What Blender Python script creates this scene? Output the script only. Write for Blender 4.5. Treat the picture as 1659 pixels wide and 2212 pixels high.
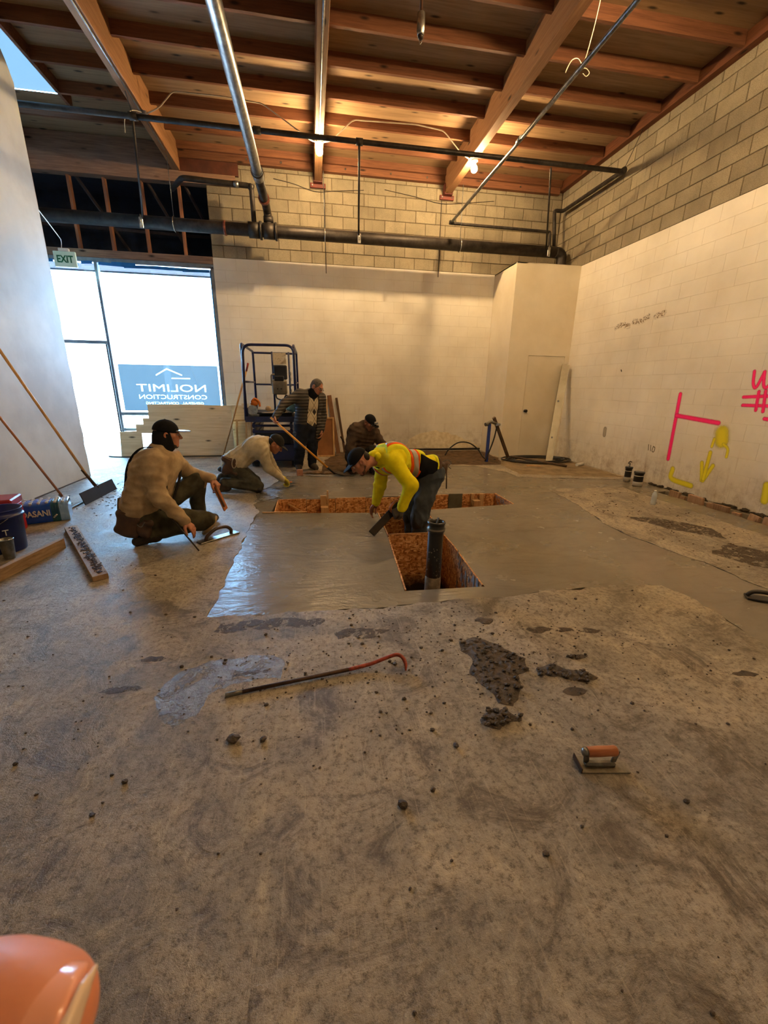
import bpy, bmesh, math, random
import numpy as np
from mathutils import Vector, Matrix, Euler
from mathutils.geometry import delaunay_2d_cdt

for _o in list(bpy.data.objects):
    bpy.data.objects.remove(_o, do_unlink=True)
SC = bpy.context.scene
COL = SC.collection
R_, D_, C_ = 5.18, 9.156, 0.2032          # right wall x, back wall y, block course height
random.seed(7)
RNG = np.random.default_rng(7)

# ---------------------------------------------------------------- camera
cam_d = bpy.data.cameras.new('camera')
cam = bpy.data.objects.new('camera', cam_d)
COL.objects.link(cam)
cam_d.sensor_fit = 'HORIZONTAL'
cam_d.sensor_width = 36.0
cam_d.lens = 889.2 / 1659 * 36.0
cam_d.clip_start = 0.01
cam_d.clip_end = 300
_fw = Vector((0.16301389, 0.94263796, -0.29130766))
_r = Vector((0.98601261, -0.16604071, 0.01447774))
_u = Vector((0.03472167, 0.2895931, 0.95651986))
_m = Matrix((( _r.x, _u.x, -_fw.x, 0), (_r.y, _u.y, -_fw.y, 0), (_r.z, _u.z, -_fw.z, 1.393), (0, 0, 0, 1)))
cam.matrix_world = _m
cam_d.dof.use_dof = True
cam_d.dof.focus_distance = 4.0
cam_d.dof.aperture_fstop = 26.0
SC.camera = cam

# ---------------------------------------------------------------- world, sun, exposure
W = bpy.data.worlds.new('world')
SC.world = W
W.use_nodes = True
_bg = W.node_tree.nodes['Background']
_bg.inputs[0].default_value = (0.30, 0.62, 1.0, 1)
_bg.inputs[1].default_value = 16.5
sun_d = bpy.data.lights.new('sun', 'SUN')
sun_d.energy = 36.0
sun_d.angle = 0.01
sun_d.color = (1.0, 0.95, 0.88)
sun = bpy.data.objects.new('sun', sun_d)
COL.objects.link(sun)
sun.rotation_euler = Vector((0.08, 0.30, -0.95)).to_track_quat('-Z', 'Y').to_euler()   # comes over the roof from behind
SC.view_settings.view_transform = 'Standard'
SC.view_settings.look = 'None'
SC.view_settings.exposure = 1.12
SC.view_settings.gamma = 1.0
SC.view_settings.use_curve_mapping = False

SC.cycles.max_bounces = 5
SC.cycles.diffuse_bounces = 4
SC.cycles.glossy_bounces = 3
SC.cycles.transmission_bounces = 4
SC.cycles.transparent_max_bounces = 8
SC.cycles.caustics_reflective = False
SC.cycles.caustics_refractive = False
SC.cycles.use_adaptive_sampling = True
SC.cycles.adaptive_threshold = 0.16
SC.cycles.use_denoising = True
SC.cycles.sample_clamp_indirect = 6.0

def portal(name, loc, rot, sx, sy):
    d = bpy.data.lights.new(name, 'AREA')
    d.shape = 'RECTANGLE'
    d.size, d.size_y = sx, sy
    d.cycles.is_portal = True
    o = bpy.data.objects.new(name, d)
    COL.objects.link(o)
    o.location = loc
    o.rotation_euler = rot
portal('window_portal', (-3.9, D_ + 0.25, 1.75), (math.radians(-90), 0, 0), 4.6, 3.6)

# ---------------------------------------------------------------- helpers: tags
def tag(o, label=None, cat=None, group=None, kind=None):
    if label: o['label'] = label
    if cat: o['category'] = cat
    if group: o['group'] = group
    if kind: o['kind'] = kind
    return o

def empty(name, loc=(0, 0, 0), label=None, cat=None, group=None, kind=None):
    o = bpy.data.objects.new(name, None)
    o.empty_display_size = 0.05
    o.location = loc
    COL.objects.link(o)
    return tag(o, label, cat, group, kind)

def wloc(o):
    v = Vector((0, 0, 0))
    while o is not None:
        v = v + Vector(o.location)
        o = o.parent
    return v

# ---------------------------------------------------------------- helpers: mesh builder
class MB:
    def __init__(s):
        s.v = []; s.f = []; s.sm = []
    def add(s, vs, fs, smooth=False):
        b = len(s.v)
        s.v.extend([tuple(map(float, p)) for p in vs])
        for f in fs:
            s.f.append([i + b for i in f]); s.sm.append(smooth)
        return s
    def box(s, c, d, rot=None, taper=1.0, bev=0.0):
        """box centred at c with full sizes d; rot = Matrix 3x3 or Euler tuple; bev chamfers the vertical and horizontal edges"""
        hx, hy, hz = d[0] / 2, d[1] / 2, d[2] / 2
        if rot is None: m = Matrix.Identity(3)
        elif isinstance(rot, Matrix): m = rot
        else: m = Euler(rot).to_matrix()
        c = Vector(c)
        if bev <= 0:
            vs = [(-hx, -hy, -hz), (hx, -hy, -hz), (hx, hy, -hz), (-hx, hy, -hz)] + \
                 [(x * taper, y * taper, hz) for x, y in ((-hx, -hy), (hx, -hy), (hx, hy), (-hx, hy))]
            fs = [(0, 3, 2, 1), (4, 5, 6, 7), (0, 1, 5, 4), (1, 2, 6, 5), (2, 3, 7, 6), (3, 0, 4, 7)]
        else:
            b = min(bev, hx * .95, hy * .95, hz * .95)
            vs = []; ring = []
            def lay(ix, iy, z):
                i0 = len(vs)
                for x, y in ((-ix, -iy + b), (-ix + b, -iy), (ix - b, -iy), (ix, -iy + b), (ix, iy - b), (ix - b, iy), (-ix + b, iy), (-ix, iy - b)):
                    vs.append((x, y, z))
                ring.append(list(range(i0, i0 + 8)))
            def lay2(z):
                i0 = len(vs)
                ix, iy = hx - b, hy - b
                for x, y in ((-ix, -iy), (-ix, -iy), (ix, -iy), (ix, -iy), (ix, iy), (ix, iy), (-ix, iy), (-ix, iy)):
                    vs.append((x, y, z))
                ring.append(list(range(i0, i0 + 8)))
            lay2(-hz); lay(hx, hy, -hz + b); lay(hx, hy, hz - b); lay2(hz)
            fs = [tuple(reversed(ring[0])), tuple(ring[3])]
            for a, q in zip(ring[:-1], ring[1:]):
                for i in range(8):
                    j = (i + 1) % 8
                    fs.append((a[i], a[j], q[j], q[i]))
        s.add([m @ Vector(p) + c for p in vs], fs)
        return s
    def bar(s, p0, p1, w, h, up=(0, 0, 1), bev=0.0):
        """rectangular bar from p0 to p1, w across, h along 'up'"""
        p0, p1 = Vector(p0), Vector(p1)
        z = (p1 - p0); L = z.length; z.normalize()
        x = z.cross(Vector(up))
        if x.length < 1e-5: x = z.cross(Vector((1, 0, 0)))
        x.normalize(); y = x.cross(z) * -1
        m = Matrix((x, y, z)).transposed()
        if m.determinant() < 0:
            x = -x; m = Matrix((x, y, z)).transposed()
        return s.box((p0 + p1) / 2, (w, h, L), m, bev=bev)
    def cyl(s, p0, p1, r0, r1=None, n=16, cap=True, smooth=True):
        r1 = r0 if r1 is None else r1
        p0, p1 = Vector(p0), Vector(p1)
        z = (p1 - p0).normalized()
        x = z.orthogonal().normalized(); y = z.cross(x)
        vs = []
        for p, r in ((p0, r0), (p1, r1)):
            for i in range(n):
                a = 2 * math.pi * i / n
                vs.append(p + x * (r * math.cos(a)) + y * (r * math.sin(a)))
        s.add(vs, [(i, (i + 1) % n, n + (i + 1) % n, n + i) for i in range(n)], smooth)
        if cap:
            s.add(vs[:n], [tuple(reversed(range(n)))]); s.add(vs[n:], [tuple(range(n))])
        return s
    def tube(s, pts, r, n=8, closed=False, rs=None):
        pts = [Vector(p) for p in pts]
        N = len(pts); rings = []; vs = []
        prev = None
        for i, p in enumerate(pts):
            if closed: t = pts[(i + 1) % N] - pts[i - 1]
            else: t = pts[min(i + 1, N - 1)] - pts[max(i - 1, 0)]
            if t.length < 1e-9: t = Vector((0, 0, 1))
            t.normalize()
            if prev is None: x = t.orthogonal().normalized()
            else:
                x = prev - t * prev.dot(t)
                if x.length < 1e-6: x = t.orthogonal()
                x.normalize()
            prev = x; y = t.cross(x)
            rr = rs[i] if rs else r
            rings.append(len(vs))
            for k in range(n):
                a = 2 * math.pi * k / n
                vs.append(p + x * (rr * math.cos(a)) + y * (rr * math.sin(a)))
        fs = []
        for i in range(N if closed else N - 1):
            a, b = rings[i], rings[(i + 1) % N]
            for k in range(n):
                fs.append((a + k, a + (k + 1) % n, b + (k + 1) % n, b + k))
        s.add(vs, fs, True)
        if not closed:
            s.add(vs[:n], [tuple(reversed(range(n)))]); s.add(vs[-n:], [tuple(range(n))])
        return s
    def lathe(s, prof, o=(0, 0, 0), n=20, axis=(0, 0, 1), smooth=True, capb=True, capt=True):
        """prof: (r, h) pairs along axis from o"""
        z = Vector(axis).normalized(); x = z.orthogonal().normalized(); y = z.cross(x); o = Vector(o)
        vs = []
        for r, h in prof:
            for i in range(n):
                a = 2 * math.pi * i / n
                vs.append(o + z * h + x * (r * math.cos(a)) + y * (r * math.sin(a)))
        fs = []
        for j in range(len(prof) - 1):
            for i in range(n):
                k = (i + 1) % n
                fs.append((j * n + i, j * n + k, j * n + n + k, j * n + n + i))
        s.add(vs, fs, smooth)
        if capb: s.add(vs[:n], [tuple(reversed(range(n)))])
        if capt: s.add(vs[-n:], [tuple(range(n))])
        return s
    def prism(s, poly, z0, z1, m=None):
        """extrude a 2-D polygon (may be concave) from z0 to z1; m maps (x, y, z) to the world"""
        n = len(poly)
        f = (lambda p: Vector(p)) if m is None else (lambda p: m @ Vector(p))
        tri = tess([Vector((p[0], p[1])) for p in poly])
        vs = [f((x, y, z0)) for x, y in poly] + [f((x, y, z1)) for x, y in poly]
        s.add(vs, [tuple(reversed(t)) for t in tri] + [tuple(i + n for i in t) for t in tri] +
              [(i, (i + 1) % n, n + (i + 1) % n, n + i) for i in range(n)])
        return s
    def ico(s, c, r, sub=1, scale=(1, 1, 1), noise=0.0, rot=None):
        bm = bmesh.new()
        bmesh.ops.create_icosphere(bm, subdivisions=sub, radius=1.0)
        q = (Euler(rot).to_matrix() if rot is not None else Matrix.Identity(3))
        vs = []
        for v in bm.verts:
            k = 1 + noise * (random.random() * 2 - 1)
            vs.append(Vector(c) + q @ Vector((v.co.x * r * scale[0] * k, v.co.y * r * scale[1] * k, v.co.z * r * scale[2] * k)))
        s.add(vs, [[v.index for v in f.verts] for f in bm.faces], noise == 0)
        bm.free()
        return s
    def obj(s, name, mat, parent=None, smooth=None, loc=None):
        off = wloc(parent) if parent is not None else Vector((0, 0, 0))
        if parent is None and loc is not None: off = Vector(loc)
        me = bpy.data.meshes.new(name)
        me.from_pydata([(p[0] - off.x, p[1] - off.y, p[2] - off.z) for p in s.v], [], s.f)
        sm = s.sm if smooth is None else [smooth] * len(s.f)
        me.polygons.foreach_set('use_smooth', sm)
        me.update()
        bm = bmesh.new(); bm.from_mesh(me)
        bmesh.ops.remove_doubles(bm, verts=bm.verts, dist=1e-6)
        bmesh.ops.recalc_face_normals(bm, faces=bm.faces)
        bm.to_mesh(me); bm.free()
        if mat is not None:
            for q in (mat if isinstance(mat, (list, tuple)) else [mat]):
                me.materials.append(q)
        o = bpy.data.objects.new(name, me)
        COL.objects.link(o)
        if parent is not None: o.parent = parent
        elif loc is not None: o.location = loc
        return o

def tess(poly):
    """ear-free triangulation of a simple polygon through a constrained Delaunay; returns index triples"""
    n = len(poly)
    out = delaunay_2d_cdt([Vector((p[0], p[1])) for p in poly], [], [list(range(n))], 1, 1e-7)
    vs, fs, ov = out[0], out[2], out[3]
    idx = [(o[0] if o else 0) for o in ov]
    return [tuple(idx[i] for i in f) for f in fs]

def flat_region(outer, holes, z, depth=None):
    """top face of a polygon with holes (+ skirts going down by depth)"""
    m = MB()
    polys = [outer] + list(holes)
    vs = []; edges = []
    for p in polys:
        b = len(vs); n = len(p)
        vs += [Vector(q) for q in p]
        edges += [(b + i, b + (i + 1) % n) for i in range(n)]
    v, e, f, *_ = delaunay_2d_cdt(vs, edges, [], 0, 1e-6)
    def inside(pt, poly):
        c = False; j = len(poly) - 1
        for i in range(len(poly)):
            xi, yi = poly[i]; xj, yj = poly[j]
            if (yi > pt[1]) != (yj > pt[1]) and pt[0] < (xj - xi) * (pt[1] - yi) / (yj - yi) + xi: c = not c
            j = i
        return c
    keep = []
    for t in f:
        c = (sum(v[i].x for i in t) / len(t), sum(v[i].y for i in t) / len(t))
        if inside(c, outer) and not any(inside(c, h) for h in holes): keep.append(t)
    m.add([(p.x, p.y, z) for p in v], keep)
    if depth:
        for p in polys:
            n = len(p)
            m.add([(q[0], q[1], z) for q in p] + [(q[0], q[1], z - depth) for q in p],
                  [(i, (i + 1) % n, n + (i + 1) % n, n + i) for i in range(n)])
    return m

def rough(poly, step=0.07, amp=0.012, closed=True, seed=1, keep=()):
    """subdivide a polygon's edges and jitter the new points"""
    g = random.Random(seed); out = []
    n = len(poly)
    for i in range(n if closed else n - 1):
        a, b = Vector(poly[i]), Vector(poly[(i + 1) % n])
        L = (b - a).length; k = max(1, int(L / step)) if i not in keep else 1
        d = (b - a); nrm = Vector((-d.y, d.x)).normalized() if L > 0 else Vector((0, 0))
        w = 0
        for j in range(k):
            if j: w = 0.5 * w + g.uniform(-amp, amp)
            out.append(tuple(a + d * (j / k) + nrm * (w if j else 0)))
    if not closed: out.append(tuple(poly[-1]))
    return out

def arc(c, r, a0, a1, n, plane='xz'):
    o = []
    for i in range(n + 1):
        a = math.radians(a0 + (a1 - a0) * i / n)
        u, w = r * math.cos(a), r * math.sin(a)
        o.append((c[0] + u, c[1], c[2] + w) if plane == 'xz' else (c[0] + u, c[1] + w, c[2]) if plane == 'xy' else (c[0], c[1] + u, c[2] + w))
    return o

def fillet(pts, r, n=5):
    """round the corners of a 3-D polyline"""
    pts = [Vector(p) for p in pts]; out = [pts[0]]
    for a, b, c in zip(pts[:-2], pts[1:-1], pts[2:]):
        d0, d1 = (a - b), (c - b)
        q = min(r, d0.length * .49, d1.length * .49)
        p0, p1 = b + d0.normalized() * q, b + d1.normalized() * q
        for i in range(n + 1):
            t = i / n
            out.append(p0 * (1 - t) ** 2 + b * (2 * t * (1 - t)) + p1 * t ** 2)
    out.append(pts[-1])
    return out

def spline(pts, n=8):
    """Catmull-Rom through the points"""
    P = [Vector(p) for p in pts]; P = [P[0] * 2 - P[1]] + P + [P[-1] * 2 - P[-2]]
    out = []
    for i in range(1, len(P) - 2):
        a, b, c, d = P[i - 1:i + 3]
        for k in range(n):
            t = k / n
            out.append(0.5 * ((2 * b) + (c - a) * t + (2 * a - 5 * b + 4 * c - d) * t * t + (3 * b - a - 3 * c + d) * t ** 3))
    out.append(P[-2])
    return out

def copy_tree(o, parent=None):
    c = o.copy(); COL.objects.link(c); c.parent = parent
    for ch in o.children: copy_tree(ch, c)
    return c

# ---------------------------------------------------------------- helpers: materials
def lin(c):
    return tuple(((x / 255) / 12.92 if x / 255 <= 0.04045 else ((x / 255 + 0.055) / 1.055) ** 2.4) for x in c) + (1.0,)

class NT:
    def __init__(s, name):
        s.m = bpy.data.materials.new(name); s.m.use_nodes = True
        s.t = s.m.node_tree; s.n = s.t.nodes; s.b = s.n['Principled BSDF']; s.out = s.n['Material Output']
        s._pos = None
    def new(s, typ, **kw):
        n = s.n.new(typ)
        for k, v in kw.items(): setattr(n, k, v)
        return n
    def link(s, a, b): s.t.links.new(a, b)
    def pos(s, scale=(1, 1, 1), rot=(0, 0, 0), loc=(0, 0, 0)):
        if s._pos is None: s._pos = s.new('ShaderNodeNewGeometry').outputs['Position']
        mp = s.new('ShaderNodeMapping')
        mp.inputs['Scale'].default_value = scale; mp.inputs['Rotation'].default_value = rot; mp.inputs['Location'].default_value = loc
        s.link(s._pos, mp.inputs['Vector'])
        return mp.outputs['Vector']
    def noise(s, vec, scale, detail=4, rough=0.55, dist=0.0):
        n = s.new('ShaderNodeTexNoise')
        n.inputs['Scale'].default_value = scale; n.inputs['Detail'].default_value = detail
        n.inputs['Roughness'].default_value = rough; n.inputs['Distortion'].default_value = dist
        s.link(vec, n.inputs['Vector'])
        return n.outputs['Fac']
    def vor(s, vec, scale, feature='F1', out='Distance'):
        n = s.new('ShaderNodeTexVoronoi', feature=feature)
        n.inputs['Scale'].default_value = scale
        s.link(vec, n.inputs['Vector'])
        return n.outputs[out]
    def ramp(s, fac, stops):
        n = s.new('ShaderNodeValToRGB'); e = n.color_ramp.elements
        while len(e) < len(stops): e.new(0.5)
        for q, (p, c) in zip(e, stops):
            q.position = p; q.color = c if len(c) == 4 else tuple(c) + (1,)
        s.link(fac, n.inputs['Fac'])
        return n.outputs['Color']
    def mix(s, fac, a, b, mode='MIX'):
        n = s.new('ShaderNodeMix', data_type='RGBA', blend_type=mode)
        for sock, v in ((n.inputs[0], fac), (n.inputs[6], a), (n.inputs[7], b)):
            if isinstance(v, (int, float)): sock.default_value = v
            elif isinstance(v, tuple): sock.default_value = v
            else: s.link(v, sock)
        return n.outputs[2]
    def math(s, op, a, b=0.0, clamp=False):
        n = s.new('ShaderNodeMath', operation=op, use_clamp=clamp)
        for sock, v in ((n.inputs[0], a), (n.inputs[1], b)):
            if isinstance(v, (int, float)): sock.default_value = v
            else: s.link(v, sock)
        return n.outputs[0]
    def bump(s, h, strength=0.3, dist=0.01):
        n = s.new('ShaderNodeBump'); n.inputs['Strength'].default_value = strength; n.inputs['Distance'].default_value = dist
        s.link(h, n.inputs['Height']); s.link(n.outputs['Normal'], s.b.inputs['Normal'])
    def set(s, col=None, rough=None, metal=None, spec=None):
        for k, v in (('Base Color', col), ('Roughness', rough), ('Metallic', metal), ('Specular IOR Level', spec)):
            if v is None: continue
            if isinstance(v, (int, float, tuple)): s.b.inputs[k].default_value = v
            else: s.link(v, s.b.inputs[k])
        return s

def M(name, c1, c2=None, scale=6, rough=.7, metal=0, bump=0, bscale=60, spec=.4, rand=0, stretch=(1, 1, 1), c3=None, lo=.35, hi=.68, bdist=.004):
    """general procedural material: two or three colours mixed by noise, optional relief, optional change of value per object"""
    t = NT(name)
    v = t.pos(stretch)
    if c2 is None: c2 = tuple(max(0, x * 0.86) for x in c1)
    st = [(lo, lin(c2)), (hi, lin(c1))]
    if c3 is not None: st = [(lo, lin(c2)), ((lo + hi) / 2, lin(c1)), (hi, lin(c3))]
    col = t.ramp(t.noise(v, scale, 5, .6), st)
    if rand:
        oi = t.new('ShaderNodeObjectInfo').outputs['Random']
        hs = t.new('ShaderNodeHueSaturation')
        t.link(t.math('ADD', t.math('MULTIPLY', oi, 2 * rand), 1 - rand), hs.inputs['Value'])
        t.link(col, hs.inputs['Color']); col = hs.outputs['Color']
    t.set(col, rough, metal, spec)
    if bump: t.bump(t.noise(v, bscale, 4, .6), bump, bdist)
    return t.m

def wood(name, c1, c2, axis='x', rough=.75, knots=True, rand=.08, scale=1.0, spec=.3, bump=.25):
    t = NT(name)
    st = {'x': (.5, 9, 9), 'y': (9, .5, 9), 'z': (9, 9, .5)}[axis]
    v = t.pos(tuple(a * scale for a in st))
    g = t.noise(v, 4, 6, .65, .6)
    col = t.ramp(g, [(.3, lin(c2)), (.7, lin(c1))])
    if knots:
        k = {'x': (2.2, 7, 7), 'y': (7, 2.2, 7), 'z': (7, 7, 2.2)}[axis]
        d = t.vor(t.pos(k), 1.0)
        col = t.mix(t.ramp(d, [(.06, (1, 1, 1, 1)), (.17, (0, 0, 0, 1))]), col, lin(tuple(x * .42 for x in c2)))
    if rand:
        oi = t.new('ShaderNodeObjectInfo').outputs['Random']
        hs = t.new('ShaderNodeHueSaturation')
        t.link(t.math('ADD', t.math('MULTIPLY', oi, 2 * rand), 1 - rand), hs.inputs['Value'])
        t.link(col, hs.inputs['Color']); col = hs.outputs['Color']
    t.set(col, rough, 0, spec)
    t.bump(g, bump, .004)
    return t.m

def emit(name, col, strength):
    t = NT(name)
    t.b.inputs['Base Color'].default_value = (.9, .9, .9, 1)
    t.b.inputs['Emission Color'].default_value = col
    t.b.inputs['Emission Strength'].default_value = strength
    return t.m
# ================================================================ MATERIALS OF THE ROOM
def mat_block():
    t = NT('bare_block')
    v = t.pos()
    n = t.noise(v, 3.0, 5, .6)
    col = t.ramp(n, [(.3, lin((116, 106, 89))), (.7, lin((146, 135, 114)))])
    col = t.mix(.35, col, t.ramp(t.noise(v, 140, 2, .5), [(.35, lin((94, 85, 71))), (.6, lin((158, 148, 126)))]))
    drip = t.noise(t.pos((9, 9, .8)), 2.2, 3, .6)
    col = t.mix(t.ramp(drip, [(.60, (0, 0, 0, 1)), (.74, (.5, .5, .5, 1))]), col, lin((92, 82, 66)))
    oi = t.new('ShaderNodeObjectInfo').outputs['Random']
    hs = t.new('ShaderNodeHueSaturation')
    t.link(t.math('ADD', t.math('MULTIPLY', oi, .30), .85), hs.inputs['Value'])
    t.link(col, hs.inputs['Color'])
    t.set(hs.outputs['Color'], .92, 0, .2)
    t.bump(t.noise(v, 160, 3, .7), .55, .006)
    return t.m

def mat_white(name='white_paint', dirt=True):
    """white paint on block: thin, scuffed, rust and mud near the floor"""
    t = NT(name)
    v = t.pos()
    col = t.ramp(t.noise(v, 1.6, 5, .55), [(.3, lin((208, 200, 186))), (.7, lin((226, 220, 208)))])
    spots = t.noise(v, 26, 4, .7)
    col = t.mix(t.ramp(spots, [(.69, (0, 0, 0, 1)), (.76, (.55, .55, .55, 1))]), col, lin((150, 132, 108)))
    if dirt:
        sep = t.new('ShaderNodeSeparateXYZ'); t.link(t._pos, sep.inputs[0])
        hz = t.math('ADD', sep.outputs['Z'], t.math('MULTIPLY', t.math('SUBTRACT', t.noise(v, 2.3, 5, .7), .5), 1.6))
        low = t.ramp(hz, [(.0, (1, 1, 1, 1)), (.55, (0, 0, 0, 1))])
        sm = t.ramp(t.noise(v, 7, 6, .75), [(.42, (0, 0, 0, 1)), (.72, (1, 1, 1, 1))])
        f = t.math('MULTIPLY', t.math('MULTIPLY', low, sm), .75)
        col = t.mix(f, col, lin((122, 92, 62)))
        drop = t.noise(t.pos((10, 10, .9)), 1.7, 4, .6)
        f2 = t.math('MULTIPLY', t.ramp(hz, [(.0, (1, 1, 1, 1)), (1.0, (0, 0, 0, 1))]), t.ramp(drop, [(.58, (0, 0, 0, 1)), (.72, (.5, .5, .5, 1))]))
        col = t.mix(f2, col, lin((140, 108, 74)))
    t.set(col, .55, 0, .35)
    t.bump(t.noise(v, 90, 3, .6), .25, .004)
    return t.m

def mat_floor():
    """old slab: worn, stained, brown film, pale scuffs, scratches, damp patches"""
    t = NT('old_concrete')
    v = t.pos()
    big = t.noise(v, 1.1, 5, .68, .8)
    col = t.ramp(big, [(.28, lin((112, 103, 92))), (.46, lin((146, 136, 121))), (.56, lin((166, 153, 134))), (.72, lin((178, 164, 142)))])
    mid = t.noise(v, 3.6, 6, .78, 1.0)
    col = t.mix(t.ramp(mid, [(.36, (.95, .95, .95, 1)), (.49, (0, 0, 0, 1))]), col, lin((92, 80, 66)))
    col = t.mix(t.ramp(mid, [(.54, (0, 0, 0, 1)), (.70, (.7, .7, .7, 1))]), col, lin((196, 181, 156)))
    fine = t.noise(v, 34, 5, .85)
    col = t.mix(t.ramp(fine, [(.34, (1, 1, 1, 1)), (.51, (0, 0, 0, 1))]), col, lin((84, 73, 60)))
    col = t.mix(t.ramp(fine, [(.58, (0, 0, 0, 1)), (.72, (.6, .6, .6, 1))]), col, lin((206, 191, 166)))
    for k, (rz, sc, th) in enumerate(((.25, 3.4, .66), (-.4, 4.2, .67))):
        s = t.noise(t.pos((26, .8, 1), (0, 0, rz), (k * 3.1, 0, 0)), sc, 1, .5)
        col = t.mix(t.ramp(s, [(th, (0, 0, 0, 1)), (th + .06, (.22, .22, .22, 1))]), col, lin((200, 184, 158)))
    t.set(col, t.ramp(mid, [(.3, (.40, .40, .40, 1)), (.7, (.70, .70, .70, 1))]), 0, .45)
    t.bump(t.math('ADD', fine, t.math('MULTIPLY', mid, 1.2)), .8, .009)
    return t.m

def mat_fresh():
    """wet fresh concrete: smooth, trowel swirls, glossy film"""
    t = NT('fresh_concrete')
    v = t.pos()
    col = t.ramp(t.noise(v, 1.5, 5, .6, .8), [(.3, lin((112, 104, 91))), (.7, lin((132, 122, 107)))])
    sw = t.noise(t.pos((1.0, 2.4, 1), (0, 0, .35)), 2.4, 4, .6, 2.2)
    col = t.mix(t.ramp(sw, [(.5, (0, 0, 0, 1)), (.7, (.35, .35, .35, 1))]), col, lin((106, 96, 82)))
    t.set(col, t.ramp(t.noise(v, 2.3, 4, .6), [(.3, (.20, .20, .20, 1)), (.7, (.30, .30, .30, 1))]), 0, .5)
    h = t.math('ADD', t.math('MULTIPLY', sw, 2.0), t.math('MULTIPLY', t.noise(v, 42, 4, .65), .30))
    t.bump(h, .22, .02)
    return t.m

def mat_osb():
    t = NT('osb_panel')
    out = None
    a = t.vor(t.pos((1, 1, .45), (0.3, .2, .5)), 58, out='Color')
    b = t.vor(t.pos((.45, 1, 1), (0.1, .7, 1.1), (3, 1, 2)), 70, out='Color')
    sx = t.new('ShaderNodeSeparateColor'); t.link(a, sx.inputs[0])
    sy = t.new('ShaderNodeSeparateColor'); t.link(b, sy.inputs[0])
    c1 = t.ramp(sx.outputs[0], [(.05, lin((136, 82, 42))), (.5, lin((192, 128, 72))), (.95, lin((226, 172, 112)))])
    c2 = t.ramp(sy.outputs[1], [(.05, lin((148, 92, 50))), (.5, lin((204, 142, 84))), (.95, lin((234, 186, 126)))])
    col = t.mix(t.ramp(sy.outputs[0], [(.45, (0, 0, 0, 1)), (.55, (1, 1, 1, 1))]), c1, c2)
    sep = t.new('ShaderNodeSeparateXYZ'); t.link(t._pos, sep.inputs[0])
    z = t.math('ADD', sep.outputs['Z'], t.math('MULTIPLY', t.noise(t.pos(), 7, 5, .7), .28))
    col = t.mix(t.ramp(t.math('ADD', z, .6), [(.20, (1, 1, 1, 1)), (.34, (0, 0, 0, 1))]), col, lin((48, 34, 24)))   # wet mud line at the pit's bottom
    t.set(col, .7, 0, .3)
    t.bump(sx.outputs[0], .35, .004)
    return t.m

def mat_glass(name='window_glass', tint=(.95, .98, 1, 1)):
    t = NT(name)
    tr = t.new('ShaderNodeBsdfTransparent'); tr.inputs[0].default_value = tint
    gl = t.new('ShaderNodeBsdfGlossy'); gl.inputs['Roughness'].default_value = .02
    fr = t.new('ShaderNodeFresnel'); fr.inputs[0].default_value = 1.45
    mx = t.new('ShaderNodeMixShader')
    t.link(fr.outputs[0], mx.inputs[0]); t.link(tr.outputs[0], mx.inputs[1]); t.link(gl.outputs[0], mx.inputs[2])
    t.link(mx.outputs[0], t.out.inputs['Surface'])
    return t.m

def mat_translucent(name, col, trans=.6):
    t = NT(name)
    df = t.new('ShaderNodeBsdfDiffuse'); df.inputs[0].default_value = col
    tl = t.new('ShaderNodeBsdfTranslucent'); tl.inputs[0].default_value = col
    mx = t.new('ShaderNodeMixShader'); mx.inputs[0].default_value = trans
    t.link(df.outputs[0], mx.inputs[1]); t.link(tl.outputs[0], mx.inputs[2])
    t.link(mx.outputs[0], t.out.inputs['Surface'])
    return t.m

m_block = mat_block()
m_mortar = M('mortar', (104, 92, 72), (82, 70, 52), scale=12, rough=.95, bump=.4, bscale=120)
m_white = mat_white()
m_wjoint = M('painted_joint', (206, 196, 178), (172, 156, 130), scale=3, rough=.8)
m_dry = M('drywall_paint', (198, 200, 200), (184, 186, 187), scale=1.4, rough=.6, bump=.08, bscale=40, c3=(206, 208, 208))
m_closet = M('closet_paint', (226, 216, 196), (212, 200, 176), scale=1.2, rough=.5, bump=.05, bscale=70)
m_floor = mat_floor()
m_fresh = mat_fresh()
m_osb = mat_osb()
m_dirt = M('dark_soil', (78, 56, 38), (42, 30, 20), scale=9, rough=.95, bump=.9, bscale=40, bdist=.02)
m_mud = M('wet_mud', (84, 68, 53), (48, 38, 29), scale=20, rough=.55, bump=.9, bscale=70, bdist=.01, spec=.5)
m_deck = wood('roof_plywood', (150, 122, 92), (120, 94, 66), 'x', rand=0, scale=.6)
m_joist = wood('joist_lumber', (128, 84, 58), (92, 56, 38), 'x', rand=.12)
m_beam = wood('glulam', (158, 116, 80), (124, 86, 56), 'y', rand=.05)
m_fascia = wood('aged_timber', (150, 118, 96), (104, 78, 64), 'x', rand=.05)
m_stud = wood('stud_lumber', (150, 104, 78), (112, 74, 54), 'z', rand=.1)
m_redsteel = M('red_primer_steel', (112, 46, 34), (80, 30, 22), rough=.6, metal=.0)
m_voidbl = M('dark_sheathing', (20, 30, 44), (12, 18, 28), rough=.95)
m_alu = M('mill_aluminium', (150, 158, 166), (120, 128, 138), rough=.4, metal=.7)
m_glass = mat_glass()
m_pipe_blk = M('black_steel_pipe', (66, 60, 56), (38, 34, 32), scale=9, rough=.5, metal=.5, bump=.1, bscale=90)
m_pipe_gal = M('galvanised_pipe', (148, 152, 156), (96, 98, 102), scale=16, rough=.38, metal=.85)
m_clamp = M('copper_clamp', (150, 92, 76), (104, 60, 50), scale=20, rough=.4, metal=.7)
m_chrome = M('bright_metal', (196, 196, 194), (150, 150, 148), scale=20, rough=.25, metal=.9)
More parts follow.
